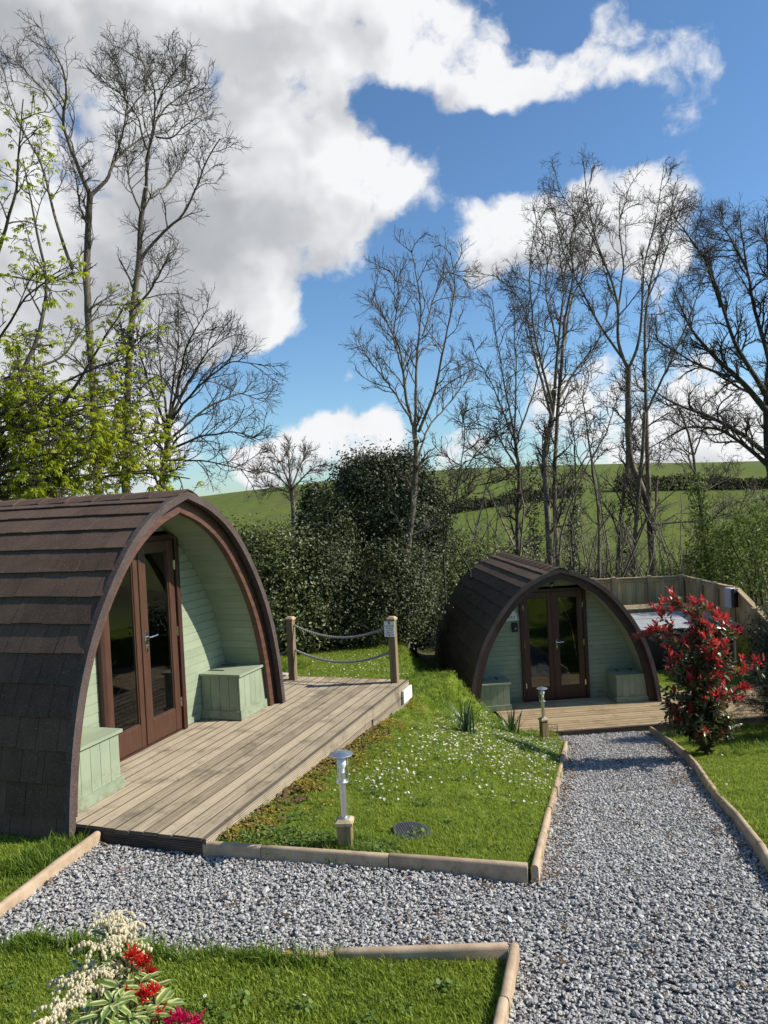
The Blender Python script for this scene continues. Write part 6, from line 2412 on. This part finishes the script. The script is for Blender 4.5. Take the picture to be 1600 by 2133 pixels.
# ------------------------------------------------------------------ fence, spa and their bits
def fence_run(label, a, b_, ztop0, ztop1, zbot0, zbot1, posts, bw=0.125):
    """vertical boards from a to b_ (plan), each a part, with posts on this side and rails"""
    a, b_ = np.array(a, float), np.array(b_, float)
    L = np.linalg.norm(b_ - a)
    X = (b_ - a) / L
    face = np.array([X[1], -X[0]])
    if face @ (-(a + b_) / 2) < 0:
        face = -face
    root = empty('fence', (a[0], a[1], zbot0), 0, label, 'fence')
    o3 = np.array([a[0], a[1], zbot0])
    n = int(round(L / bw))

    def P(s, f, z):
        p = a + X * s + face * f
        return np.array([p[0], p[1], z]) - o3
    for k in range(n):
        s0, s1 = L * k / n + 0.002, L * (k + 1) / n - 0.002
        zt0, zt1 = (ztop0 + (ztop1 - ztop0) * s / L - 0.02 for s in (s0, s1))
        zb0, zb1 = (zbot0 + (zbot1 - zbot0) * s / L for s in (s0, s1))
        d = rng.normal(0, 0.002)
        f0, f1 = 0.016 + d, 0.008 + d
        b = MB()
        V = [P(s0, 0, zb0), P(s1, 0, zb1), P(s1, f1, zb1), P(s0, f0, zb0), P(s0, 0, zt0), P(s1, 0, zt1), P(s1, f1, zt1), P(s0, f0, zt0)]
        b.add(V, [(0, 1, 2, 3), (4, 7, 6, 5), (0, 4, 5, 1), (1, 5, 6, 2), (2, 6, 7, 3), (3, 7, 4, 0)])
        b.obj('fence_board', M_FENCE, root)
    for (zo, hh, f0, f1, nm) in ((-0.022, 0.032, -0.03, 0.075, 'capping_rail'), (-0.11, 0.075, 0.0165, 0.05, 'top_rail')):
        b = MB()
        V = []
        for (s, zt) in ((0, ztop0), (L, ztop1)):
            V += [P(s, f0, zt + zo), P(s, f1, zt + zo), P(s, f1, zt + zo + hh), P(s, f0, zt + zo + hh)]
        b.add(V, [(0, 1, 2, 3), (7, 6, 5, 4), (0, 4, 5, 1), (1, 5, 6, 2), (2, 6, 7, 3), (3, 7, 4, 0)])
        b.obj(nm, M_POST, root)
    b = MB()
    V = []
    for (s, zb) in ((0, zbot0), (L, zbot1)):
        V += [P(s, 0.0165, zb - 0.06), P(s, 0.05, zb - 0.06), P(s, 0.05, zb + 0.10), P(s, 0.0165, zb + 0.10)]
    b.add(V, [(0, 1, 2, 3), (7, 6, 5, 4), (0, 4, 5, 1), (1, 5, 6, 2), (2, 6, 7, 3), (3, 7, 4, 0)])
    b.obj('gravel_board', M_POST, root)
    for s in posts:
        zt, zb = ztop0 + (ztop1 - ztop0) * s / L, zbot0 + (zbot1 - zbot0) * s / L
        b = MB()
        h = 0.052
        V = []
        for z in (zb - 0.7, zt + 0.045):
            V += [P(s - h, 0.052, z), P(s + h, 0.052, z), P(s + h, 0.052 + 2 * h, z), P(s - h, 0.052 + 2 * h, z)]
        b.add(V, [(0, 3, 2, 1), (4, 5, 6, 7), (0, 1, 5, 4), (1, 2, 6, 5), (2, 3, 7, 6), (3, 0, 4, 7)])
        b.obj('fence_post', M_POST, root)
    return root


FC = at(1425, 1199, 20.0)                 # top of the fence corner
ZT = FC[2]
FE = at(1534, 1224, 16.9)
FE2 = at(1612, 1300, 14.9)
fl = at(1205, 1205, 20.2)
fence_run('back run of pale close boarded timber fence behind the lower pod', (fl[0], 20.2), (FC[0], 20.0), ZT, ZT, -1.72, -1.72,
          [0.35, at(1277, 1200, 20.1)[0] - fl[0], at(1351, 1200, 20.05)[0] - fl[0]])
LS = math.hypot(FE[0] - FC[0], 16.9 - 20.0)
zb = at(1532, 1306, 16.9)[2]
fence_run('side run of timber fence coming forward from the corner, grey box on its end', (FC[0], 20.0), (FE[0], 16.9), ZT, FE[2], -1.30, zb,
          [0.06, LS * 0.40, LS * 0.70, LS - 0.06])
fence_run('last fence length with a steeply sloping top rail at the right edge', (FE[0] + 0.02, 16.86), (FE2[0], 14.9), FE[2] - 0.01, FE2[2], zb, zb - 0.05, [1.25])

bx = empty('fence_box', tuple(at(1524, 1243, 16.95) + np.array([-0.06, -0.10, 0])), R(-62), 'pale grey box mounted high on the fence end', 'box')
b = MB()
b.box((-0.085, -0.11, -0.215), (0.085, 0.05, 0.215), 0.010)
b.obj('case', pmat('pale_grey_plastic', (0.40, 0.41, 0.44), (0.46, 0.47, 0.50), 6, 0.5), bx)
b = MB()
b.box((0.086, -0.10, -0.205), (0.16, 0.04, 0.205), 0.006)
b.obj('side_panel', M_BLACK, bx)
sb = empty('socket_box', tuple(at(1540, 1312, 16.7)), R(-62), 'small black outdoor socket box low on the fence', 'box')
b = MB()
b.box((-0.10, -0.06, -0.10), (0.10, 0.06, 0.10), 0.012)
b.obj('case', M_BLACK, sb)
b = MB()
b.box((-0.08, -0.075, -0.03), (0.08, -0.061, 0.08), 0.006)
b.obj('flap', M_PLASTIC, sb)

# spa tub
sp = empty('hot_tub', (6.35, 17.55, -1.62), R(3), 'dark grey hot tub with a pale lid between lower pod and fence', 'hot tub')


def rounded(x, y, r, n=6):
    pts = []
    for (cx_, cy_, a0) in ((x - r, y - r, 0), (-x + r, y - r, 90), (-x + r, -y + r, 180), (x - r, -y + r, 270)):
        for k in range(n + 1):
            a = R(a0 + 90 * k / n)
            pts.append((cx_ + r * math.cos(a), cy_ + r * math.sin(a)))
    return pts


def loft(b, secs):
    n = len(secs[0][0])
    V = [(x, y, z) for (ring, z) in secs for (x, y) in ring]
    F = []
    for i in range(len(secs) - 1):
        for k in range(n):
            F.append((i * n + k, i * n + (k + 1) % n, (i + 1) * n + (k + 1) % n, (i + 1) * n + k))
    F.append(tuple(range(n))[::-1])
    F.append(tuple((len(secs) - 1) * n + k for k in range(n)))
    b.add(V, F)


b = MB()
loft(b, [(rounded(1.04, 1.04, 0.16), 0.0), (rounded(1.06, 1.06, 0.16), 0.03), (rounded(1.07, 1.07, 0.18), 0.74)])
b.obj('cabinet', M_SPASKIRT, sp, smooth=True)
b = MB()
loft(b, [(rounded(1.09, 1.09, 0.2), 0.745), (rounded(1.13, 1.13, 0.22), 0.77), (rounded(1.12, 1.12, 0.22), 0.84), (rounded(1.08, 1.08, 0.2), 0.86)])
b.obj('shell_rim', pmat('grey_acrylic', (0.20, 0.21, 0.22), (0.27, 0.28, 0.29), 4, 0.2), sp, smooth=True)
b = MB()
loft(b, [(rounded(1.13, 1.13, 0.2), 0.80), (rounded(1.14, 1.14, 0.2), 0.87)])
b.obj('cover_skirt', M_SPASKIRT, sp, smooth=True)
for s in (-1, 1):
    b = MB()
    xs, ys = np.linspace(-1.12, 1.12, 12), np.linspace(0.02, 1.12, 8)
    lid = mobj('cover_panel', grid_mesh('cover_panel', xs, ys, lambda X, Y: 0.885 + 0.05 * (1 - (Y / 1.12)) + 0.006 * (vnoise(X, Y, 2.1, 3) - .5), M_COVER), sp)
    lid.rotation_euler = (0, 0, 0 if s > 0 else math.pi)
for xx in (-0.7, -0.1, 0.55):
    b = MB()
    b.tube([(xx, -1.145, 0.85), (xx, -1.16, 0.70), (xx + 0.02, -1.10, 0.55)], 0.014, 6)
    b.obj('cover_strap', M_BLACK, sp)
sl = empty('slatted_step', (6.25, 19.05, -1.62), R(2), 'row of pale timber slats just behind the hot tub', 'slats')
for k in range(4):
    b = MB()
    b.box((-1.15, -0.30 + k * 0.17, 0.955), (1.05, -0.30 + k * 0.17 + 0.09, 0.985), 0.004)
    b.obj('slat', M_POST, sl)
for x in (-1.0, 0.9):
    b = MB()
    b.box((x - 0.04, -0.30, 0.0), (x + 0.04, 0.30, 0.953), 0.004)
    b.obj('support', M_POST, sl)


# ------------------------------------------------------------------ red photinia
def photinia():
    g = np.random.default_rng(77)
    bp = at(1474, 1600, 9.35)
    base = np.array([bp[0], 9.35, float(land_z(bp[0], 9.35))])
    root = empty('photinia', base, 0, 'red tipped photinia shrub beside the path and the lower deck', 'shrub')
    H = 1.95
    # stems
    main = []
    for k in range(7):
        a = g.uniform(0, 6.28)
        top = np.array([math.cos(a) * 0.27 * g.uniform(0.3, 1), math.sin(a) * 0.27 * g.uniform(0.3, 1), H * g.uniform(0.62, 0.9)])
        if k == 0:
            top = np.array([-0.03, 0.0, H * 0.97])
        P = np.array([(0, 0, -0.15), (top[0] * 0.1, top[1] * 0.1, 0.35), (top[0] * 0.5, top[1] * 0.5, top[2] * 0.55), tuple(top)])
        Q, r = resample(P, 0.019, 0.005, 14)
        main.append((Q, r))
    MP, MR = np.array([m[0] for m in main]), np.array([m[1] for m in main])
    s1 = grow(MP, MR, 15, .10, .98, 0.50, 1.0, 7, .13, .10, .6, .0035, g, taper=0.0, lmin=0.35, lprof=lambda q: 0.45 + 0.75 * np.sin(np.clip(q, 0, 1) * math.pi * 0.85) ** 1.2)
    s2 = grow(*s1, per=4, t0=.35, t1=1, length=0.26, ang=.7, N=4, wig=.12, up=.14, rfrac=.7, rmin=.0025, g=g, taper=0.3)
    V, F, n0 = [], [], 0
    for (P, r, sd) in ((MP, MR, 6), (*s1, 4), (*s2, 3)):
        v, f = sweep(P, r, sd)
        V.append(v)
        F.append(f + n0)
        n0 += len(v)
    mobj('stem', np_mesh('stem', np.concatenate(V), [np.concatenate(F)], M_STEM, smooth=True), root)
    tips = np.concatenate([s1[0][:, -1], s2[0][:, -1], MP[:, -1]])
    tdir = np.concatenate([s1[0][:, -1] - s1[0][:, -2], s2[0][:, -1] - s2[0][:, -2], MP[:, -1] - MP[:, -2]])
    tdir /= np.linalg.norm(tdir, axis=1, keepdims=True)
    # shoots high up and on the outside flush red
    rad = np.hypot(tips[:, 0], tips[:, 1])
    pr = np.clip(0.08 + 0.60 * (tips[:, 2] - 0.45) / 1.3 + 0.42 * (rad - 0.22) / 0.5, 0.04, 0.95) * np.interp(tips[:, 2], [0.3, 0.65], [0.15, 1])
    red = g.uniform(size=len(tips)) < pr
    Lp, Lr, Ls, Lc = [], [], [], []
    for p, d, isred in zip(tips, tdir, red):
        n = g.integers(8, 13) if isred else g.integers(6, 10)
        for k in range(n):
            a = 2.4 * k + g.uniform(0, 0.5)
            sp_ = g.uniform(0.35, 0.8) if isred else g.uniform(0.8, 1.35)
            up = np.array([0, 0, 1.0]) * 0.6 + d
            up /= np.linalg.norm(up)
            x = np.cross(up, [1, 0.2, 0.1])
            x /= np.linalg.norm(x)
            y = np.cross(up, x)
            ld = up * math.cos(sp_) + (x * math.cos(a) + y * math.sin(a)) * math.sin(sp_)
            if not isred:
                ld = ld + np.array([0, 0, -0.25])
            ld /= np.linalg.norm(ld)
            Lp.append(p - d * (0.012 * k if isred else 0.022 * k))
            Lr.append(ld)
            Ls.append(g.uniform(0.06, 0.10) if isred else g.uniform(0.07, 0.115))
            Lc.append(isred)
    # older leaves all along the stems
    for Pb in (s1[0], s2[0]):
        for p in Pb[:, 1:-1].reshape(-1, 3):
            for q in range(3):
                if g.uniform() < 0.75:
                    d = g.normal(size=3) + np.array([p[0], p[1], 0]) * 1.4 + np.array([0, 0, -0.1])
                    Lp.append(p + g.normal(0, 0.01, 3))
                    Lr.append(d / np.linalg.norm(d))
                    Ls.append(g.uniform(0.065, 0.11))
                    Lc.append(bool(g.uniform() < 0.04))
    Lp, Lr, Ls, Lc = np.array(Lp), np.array(Lr), np.array(Ls), np.array(Lc)
    n = len(Lp)
    Z = np.array([0, 0, 1.0]) + g.normal(0, 0.45, (n, 3))
    Z = Z - (Z * Lr).sum(1, keepdims=True) * Lr
    Z /= np.linalg.norm(Z, axis=1, keepdims=True)
    Rm = np.stack([Lr, np.cross(Z, Lr), Z], 2)
    TV = LEAF_V * np.array([1, 0.80, 1])
    # leaves facing the viewer are single parts, the others one mass
    front = (Lp @ np.array([-0.42, -0.90, 0.15])) * 0.9 + Ls * 4 + Lc * 0.10
    order = np.argsort(-front)
    one = order[:300]
    rest = order[300:]
    for c, m, nm in ((True, L_RED, 'red_leaves'), (False, L_PHOT, 'dark_leaves')):
        k = rest[Lc[rest] == c]
        mobj(nm, scatter_mesh(nm, TV, LEAF_F, Lp[k], Rm[k], Ls[k], m), root)['kind'] = 'stuff'
    mr, mg = np_mesh('leaf', TV, LEAF_F, L_RED1), np_mesh('leaf', TV, LEAF_F, L_PHOT1)
    for i in one:
        o = mobj('leaf', mr if Lc[i] else mg, root)
        M = Matrix(Rm[i].tolist()).to_4x4()
        M.translation = Vector(Lp[i])
        o.matrix_basis = M @ Matrix.Scale(Ls[i], 4)
    return n


NPH = photinia()


# dark conifers at the right edge, with a red shoot of a second photinia in them
def conifer(label, x, y, h, w, seed, n=1500):
    g = np.random.default_rng(seed)
    z0 = float(land_z(x, y))
    root = empty('conifer', (x, y, z0), 0, label, 'conifer')
    b = MB()
    b.tube([(0, 0, -0.2), (0.02, 0, h * 0.5), (0, 0, h * 0.97)], [0.06, 0.04, 0.008], 7)
    b.obj('trunk', M_BARK_DARK, root, smooth=True)
    # boughs
    t = g.uniform(0.03, 1, 110)
    a = g.uniform(0, 6.28, 110)
    L = w * (1 - t * 0.78) * g.uniform(0.65, 1.1, 110)
    P0 = np.stack([0 * t, 0 * t, h * t], 1)
    d = np.stack([np.cos(a), np.sin(a), 0.35 + 0 * a], 1)
    N = 6
    P = np.empty((110, N, 3))
    for k in range(N):
        s = k / (N - 1)
        P[:, k] = P0 + d * (L * s)[:, None] - np.array([0, 0, 1.0]) * (0.25 * L * s * s)[:, None]
    V, F = sweep(P, np.full((110, N), 0.007) * (1.2 - np.linspace(0, 1, N)), 3)
    mobj('bough', np_mesh('bough', V, [F], M_STEM), root)
    # flat sprays
    k = g.integers(0, 110, n)
    s = g.uniform(0.25, 1, n) * (N - 1)
    i = np.minimum(s.astype(int), N - 2)
    w_ = (s - i)[:, None]
    pos = P[k, i] * (1 - w_) + P[k, i + 1] * w_ + g.normal(0, 0.03, (n, 3))
    dd = P[k, i + 1] - P[k, i] + g.normal(0, 0.09, (n, 3))
    dd /= np.linalg.norm(dd, axis=1, keepdims=True)
    Z = np.array([0, 0, 1.0]) + g.normal(0, 0.35, (n, 3))
    Z = Z - (Z * dd).sum(1, keepdims=True) * dd
    Z /= np.linalg.norm(Z, axis=1, keepdims=True)
    Rm = np.stack([dd, np.cross(Z, dd), Z], 2)
    TV, TF = [], []
    for q in range(9):         # a feathery spray
        x_ = q / 9
        for sg_ in (-1, 1):
            bI = len(TV)
            ln = 0.42 * (1 - x_ * 0.8)
            TV += [(x_, 0, 0), (x_ + 0.05, 0.0, 0), (x_ + ln * 0.75, sg_ * ln * 0.62, -0.03)]
            TF.append((bI, bI + 1, bI + 2) if sg_ > 0 else (bI, bI + 2, bI + 1))
    mobj('foliage', scatter_mesh('foliage', np.array(TV), [np.array(TF)], pos, Rm, 0.24 * g.uniform(0.7, 1.2, n), L_CONIFER), root)['kind'] = 'stuff'


conifer('dark feathery conifer at the right edge behind the red shrub', 5.95, 11.4, 1.75, 1.05, 301, 2600)
conifer('low dark conifer under the right edge, in front of the lower deck end', 5.45, 10.2, 0.95, 0.75, 302, 1300)
shrub('privet_shrub', 'dark broadleaf shrub at the right edge below the sloping fence rail', (8.1, 15.3), [
    (0, 0, 0.45, 0.8, 0.7, 0.55, 110), (-0.5, -0.2, 0.3, 0.6, 0.6, 0.4, 50)], L_HOLLY, 0.07, 303, 0.12, 50)
rs = empty('red_shoot', tuple(at(1578, 1378, 10.9)), 0, 'single red leafy shoot poking out of the conifer at the right edge', 'shoot')
g_ = np.random.default_rng(9)
n_ = 26
dirs_ = g_.normal(size=(n_, 3)) + np.array([0, -0.2, 0.6])
mobj('red_leaves', scatter_mesh('red_leaves', LEAF_V * np.array([1, .8, 1]), LEAF_F, g_.normal(0, 0.035, (n_, 3)),
                                np.einsum('nij->nij', np.stack([dirs_ / np.linalg.norm(dirs_, axis=1, keepdims=True)] * 1, 2) @ np.array([[1.0, 0, 0]]) * 0 + frames(dirs_, g_)[:, :, [2, 0, 1]]),
                                g_.uniform(0.07, 0.10, n_), L_RED), rs)['kind'] = 'stuff'
b = MB()
b.tube([(0.03, 0.02, -0.5), (0.0, 0, -0.1), (0, 0, 0)], 0.005, 5)
b.obj('stem', M_STEM, rs)


# ------------------------------------------------------------------ pieris in the near left corner
def pieris():
    g = np.random.default_rng(55)
    c = np.array([-0.93, 2.68])
    base = np.array([c[0], c[1], float(land_z(*c))])
    root = empty('pieris', base, 0, 'variegated pieris bush with cream bells and scarlet young leaves in the near corner', 'shrub')
    # heads: (px, py, distance, kind)
    leafm = np_mesh('leaf', LEAF_V * np.array([1, .72, 1]), LEAF_F, L_PIERIS, uv=LEAF_UV)
    heads = [(222, 1922, 2.62, 'bell'), (252, 1952, 2.60, 'bell'), (205, 1972, 2.55, 'bell'), (228, 1945, 2.62, 'bell'), (238, 2010, 2.62, 'bell'), (190, 2035, 2.50, 'bell'), (222, 2040, 2.55, 'bell'),
             (165, 2060, 2.45, 'bell'), (150, 2050, 2.5, 'bell'), (200, 2065, 2.45, 'bell'), (262, 1985, 2.66, 'bell'), (258, 1938, 2.7, 'bell'), (130, 2110, 2.35, 'bell'), (105, 2125, 2.3, 'bell'),
             (275, 1992, 2.55, 'red'), (298, 2006, 2.56, 'red'), (312, 2030, 2.58, 'red'), (300, 2075, 2.45, 'red'), (266, 2074, 2.42, 'red'), (320, 2065, 2.48, 'red'), (290, 2040, 2.5, 'leaf'),
             (250, 2050, 2.42, 'leaf'), (215, 2105, 2.3, 'leaf'), (300, 2110, 2.38, 'leaf'), (180, 2110, 2.3, 'leaf'), (235, 2080, 2.35, 'leaf'), (335, 2090, 2.5, 'leaf'), (330, 2115, 2.4, 'smallred'),
             (375, 2125, 2.42, 'pink'), (405, 2130, 2.46, 'pink'), (352, 2128, 2.4, 'pink'), (170, 2010, 2.65, 'leaf'), (265, 2115, 2.3, 'leaf'), (155, 2140, 2.3, 'leaf'), (330, 2150, 2.35, 'leaf')]
    b = MB()
    bells_n = 0
    lr, lp = [], []
    for (px, py, d, kind) in heads:
        h = at(px, py, d) - base
        mid = np.array([h[0] * 0.6 + g.normal(0, 0.02), h[1] * 0.6 + g.normal(0, 0.02), h[2] * 0.6])
        b.tube([(h[0] * 0.15, h[1] * 0.15, -0.1), tuple(mid), tuple(h)], [0.010, 0.007, 0.004], 5)
        if kind == 'bell':
            V, T3 = [], []
            fb = MB()
            for s in range(6):
                a = g.uniform(0, 6.28)
                L = g.uniform(0.06, 0.10)
                q = np.array([math.cos(a) * 0.75, math.sin(a) * 0.75, 1.0])
                p = h.copy()
                ax = [p.copy()]
                for k in range(7):
                    q = q + np.array([0, 0, -0.26])
                    p = p + q / np.linalg.norm(q) * L / 6
                    ax.append(p.copy())
                fb.tube(ax, 0.0012, 3, cap=False)
                for k in range(1, 8):
                    for w in range(2):
                        cc = ax[k] + np.append(g.normal(0, 0.005, 2), -0.005)
                        r_ = 0.0045 * g.uniform(0.8, 1.15)
                        fb.lathe([(0.001, 0.006), (r_, 0.003), (r_ * 1.05, -0.002), (r_ * 0.55, -0.006)], 5, tuple(cc))
                        bells_n += 1
            fb.obj('flower_cluster', L_BELL, root)
        if kind in ('red', 'pink', 'smallred'):
            n = 44 if kind != 'smallred' else 14
            dd = g.normal(size=(n, 3)) * np.array([1, 1, 0.6]) + np.array([0, -0.15, 0.75])
            mr_ = L_PIERIS_RED if kind != 'pink' else (MATS.get('crimson_petal') or leaf_mat('crimson_petal', (0.45, 0.005, 0.06), (0.68, 0.02, 0.13), 0.35, 0.45, 0.4))
            mobj('young_leaves', scatter_mesh('young_leaves', LEAF_V * np.array([1, .45, 1]), LEAF_F, h + g.normal(0, 0.006, (n, 3)), frames(dd, g)[:, :, [2, 0, 1]],
                                              g.uniform(0.024, 0.046, n), mr_), root)
        if kind in ('leaf', 'red', 'bell'):
            n = 11 if kind == 'leaf' else 6
            for k in range(n):
                a = 2.4 * k + g.uniform(0, 0.6)
                el = g.uniform(-0.75, 0.25)
                X = np.array([math.cos(a) * math.cos(el), math.sin(a) * math.cos(el), math.sin(el)])
                Z = np.array([0, 0, 1.0]) + g.normal(0, 0.3, 3)
                Z = Z - (Z @ X) * X
                Z /= np.linalg.norm(Z)
                Rm = np.stack([X, np.cross(Z, X), Z], 1)
                o = mobj('leaf', leafm, root)
                M = Matrix(Rm.tolist()).to_4x4()
                M.translation = Vector(h + np.array([0, 0, -0.012 if kind == 'leaf' else -0.05]) + X * 0.004)
                o.matrix_basis = M @ Matrix.Scale(g.uniform(0.055, 0.095), 4)
    b.obj('stem', M_STEM, root, smooth=True)
    return bells_n


pieris()


# ------------------------------------------------------------------ daffodil clumps, dandelions, fallen leaves
def daffodil(label, x, y, seed, n, h):
    g = np.random.default_rng(seed)
    z = float(land_z(x, y))
    root = empty('daffodil_clump', (x, y, z), 0, label, 'plant', 'daffodil clumps on the bank')
    for k in range(n):
        a = g.uniform(0, 6.28)
        L = h * g.uniform(0.6, 1.1)
        lean = g.uniform(0.1, 0.75)
        sd = np.array([-math.sin(a), math.cos(a), 0])
        fw = np.array([math.cos(a), math.sin(a), 0])
        p0 = np.array([g.normal(0, 0.035), g.normal(0, 0.035), -0.02])
        V, F = [], []
        for i in range(6):
            t = i / 5
            p = p0 + fw * L * lean * t ** 1.6 + np.array([0, 0, L * t * (1 - 0.35 * lean * t)])
            w = 0.0095 * (1 - t ** 3) + 0.0008
            V += [p - sd * w, p + fw * 0.0018, p + sd * w]
        for i in range(5):
            F += [(3 * i, 3 * i + 1, 3 * i + 4, 3 * i + 3), (3 * i + 1, 3 * i + 2, 3 * i + 5, 3 * i + 4)]
        mobj('blade', np_mesh('blade', V, [np.array(F)], L_DAFF, var=np.full(len(V), g.uniform())), root)


p = at(975, 1572, 9.2)
daffodil('daffodil leaves without flowers in the middle of the daisy bank', p[0], 9.2, 61, 30, 0.50)
p = at(1068, 1522, 11.0)
daffodil('daffodil leaves without flowers at the top of the bank by the lower deck', p[0], 11.0, 62, 24, 0.50)


def dandelion(label, x, y, h, r, seed):
    g = np.random.default_rng(seed)
    z = float(land_z(x, y))
    e = empty('dandelion', (x, y, z), 0, label, 'flower', 'yellow dandelions in the lawn')
    b = MB()
    b.tube([(0, 0, -0.02), (0.004, 0, h * 0.5), (0, 0, h)], 0.0022, 6)
    b.obj('stalk', L_GRASS, e)
    n = 70
    d = np.stack([g.normal(size=n), g.normal(size=n), np.abs(g.normal(0, 0.8, n)) + 0.15], 1)
    mobj('petals', scatter_mesh('petals', CARD_V * np.array([1, .45, 1]), CARD_F, np.zeros((n, 3)) + np.array([0, 0, h]), frames(d, g)[:, :, [2, 0, 1]], r * g.uniform(0.7, 1.1, n), L_YELLOW), e)


def on_ground(px, py, zfn=None):
    """point of the garden seen at px, py (walks along the line of sight)"""
    for y in np.arange(2.0, 16, 0.02):
        q = at(px, py, y)
        if q[2] <= float(ground_z(q[0], q[1])):
            return q
    return q


q = on_ground(600, 2010)
dandelion('bright yellow dandelion standing in the nearest lawn', q[0], q[1], 0.06, 0.017, 71)
for i, (px, py, lab) in enumerate(((1122, 1612, 'orange yellow flower near the path kerb on the bank'), (1030, 1605, 'small yellow dandelion halfway up the bank'),
                                   (877, 1598, 'yellow dandelion above the inspection cover'))):
    q = on_ground(px, py + 6)
    dandelion(lab, q[0], q[1], 0.045, 0.020, 72 + i)


def fallen_leaf(label, px, py, size, c, seed):
    for y in np.arange(2.0, 12, 0.01):
        q = at(px, py, y)
        if q[2] <= float(zgrav(q[0], q[1])) + 0.012:
            break
    g = np.random.default_rng(seed)
    m = pmat('fallen_leaf_' + ('red' if c[0] > 0.3 else 'brown'), c, tuple(x * 0.7 for x in c), 20, 0.6)
    V = LEAF_V.copy()
    V[:, 2] += 0.35 * (V[:, 0] - 0.5) ** 2 + np.abs(V[:, 1]) * 0.4
    o = mobj('fallen_leaf', np_mesh('fallen_leaf', V * size, LEAF_F, m), None, tuple(q + np.array([0, 0, 0.006])), (g.normal(0, 0.2), g.normal(0, 0.2), g.uniform(0, 6.28)))
    tag(o, label, 'leaf')


fallen_leaf('orange brown fallen leaf on the gravel right of the kerb corner', 1192, 1808, 0.05, (0.22, 0.07, 0.02), 81)
fallen_leaf('dark red fallen leaf on the gravel below the straight kerb', 848, 1834, 0.045, (0.35, 0.01, 0.03), 82)
fallen_leaf('dull pinkish flat leaf near the middle of the gravel', 840, 1915, 0.06, (0.20, 0.12, 0.10), 83)
fallen_leaf('flat reddish stone coloured leaf by the left kerb', 112, 1830, 0.07, (0.21, 0.12, 0.09), 84)


# wire basket by the lower lamp, a pale stone behind the near pod
wq = at(1148, 1512, 11.9)
wbk = empty('wire_basket', (wq[0], 11.9, float(ground_z(wq[0], 11.9))), 0.2, 'small black wire mesh basket beside the lower garden lamp', 'basket')
for k in range(4):
    b = MB()
    ring = [((0.085 + 0.006 * k) * math.cos(a), (0.085 + 0.006 * k) * math.sin(a), 0.01 + 0.055 * k) for a in np.linspace(0, 2 * math.pi, 17)]
    b.tube(ring, 0.003, 4, cap=False)
    b.obj('hoop', M_BLACK, wbk)
for k in range(12):
    a = k * math.pi / 6
    b = MB()
    b.tube([(0.085 * math.cos(a), 0.085 * math.sin(a), 0.0), (0.104 * math.cos(a), 0.104 * math.sin(a), 0.18)], 0.0025, 4)
    b.obj('wire', M_BLACK, wbk)
st_ = at(586, 1378, 12.2)
so = mobj('stone', stone_mesh(5, pmat('pale_field_stone', (0.32, 0.27, 0.24), (0.50, 0.45, 0.42), 6, 0.8, 0.4, 40)), None, (st_[0], 12.2, float(ground_z(st_[0], 12.2)) + 0.05), (0, 0, 0.4))
so.scale = (0.16, 0.14, 0.13)
tag(so, 'pale rounded stone in the grass just right of the near pod arch', 'stone')


def stick(label, px0, py0, px1, py1, r, seed, mat):
    qs = []
    for (px, py) in ((px0, py0), ((px0 + px1) / 2, (py0 + py1) / 2 - 2), (px1, py1)):
        for y in np.arange(2.0, 12, 0.01):
            q = at(px, py, y)
            if q[2] <= float(zgrav(q[0], q[1])) + 0.016:
                break
        qs.append(q)
    b = MB()
    b.tube(np.array(qs) - qs[0], [r, r * 0.9, r * 0.6], 6)
    tag(b.obj('twig', mat, None, smooth=True, loc=qs[0]), label, 'twig')


stick('brown twig lying on the gravel near the deck', 240, 1818, 272, 1806, 0.006, 1, M_FASCIA)
stick('pale twig at the foot of the dark deck edge', 202, 1753, 226, 1762, 0.008, 2, M_POST)
stick('pale twig lying against the straight kerb by the deck corner', 440, 1760, 480, 1768, 0.007, 3, M_POST)
stick('pale bent twig beside the end of the near kerb', 1046, 1948, 1058, 1972, 0.006, 4, M_TWIG_PALE)
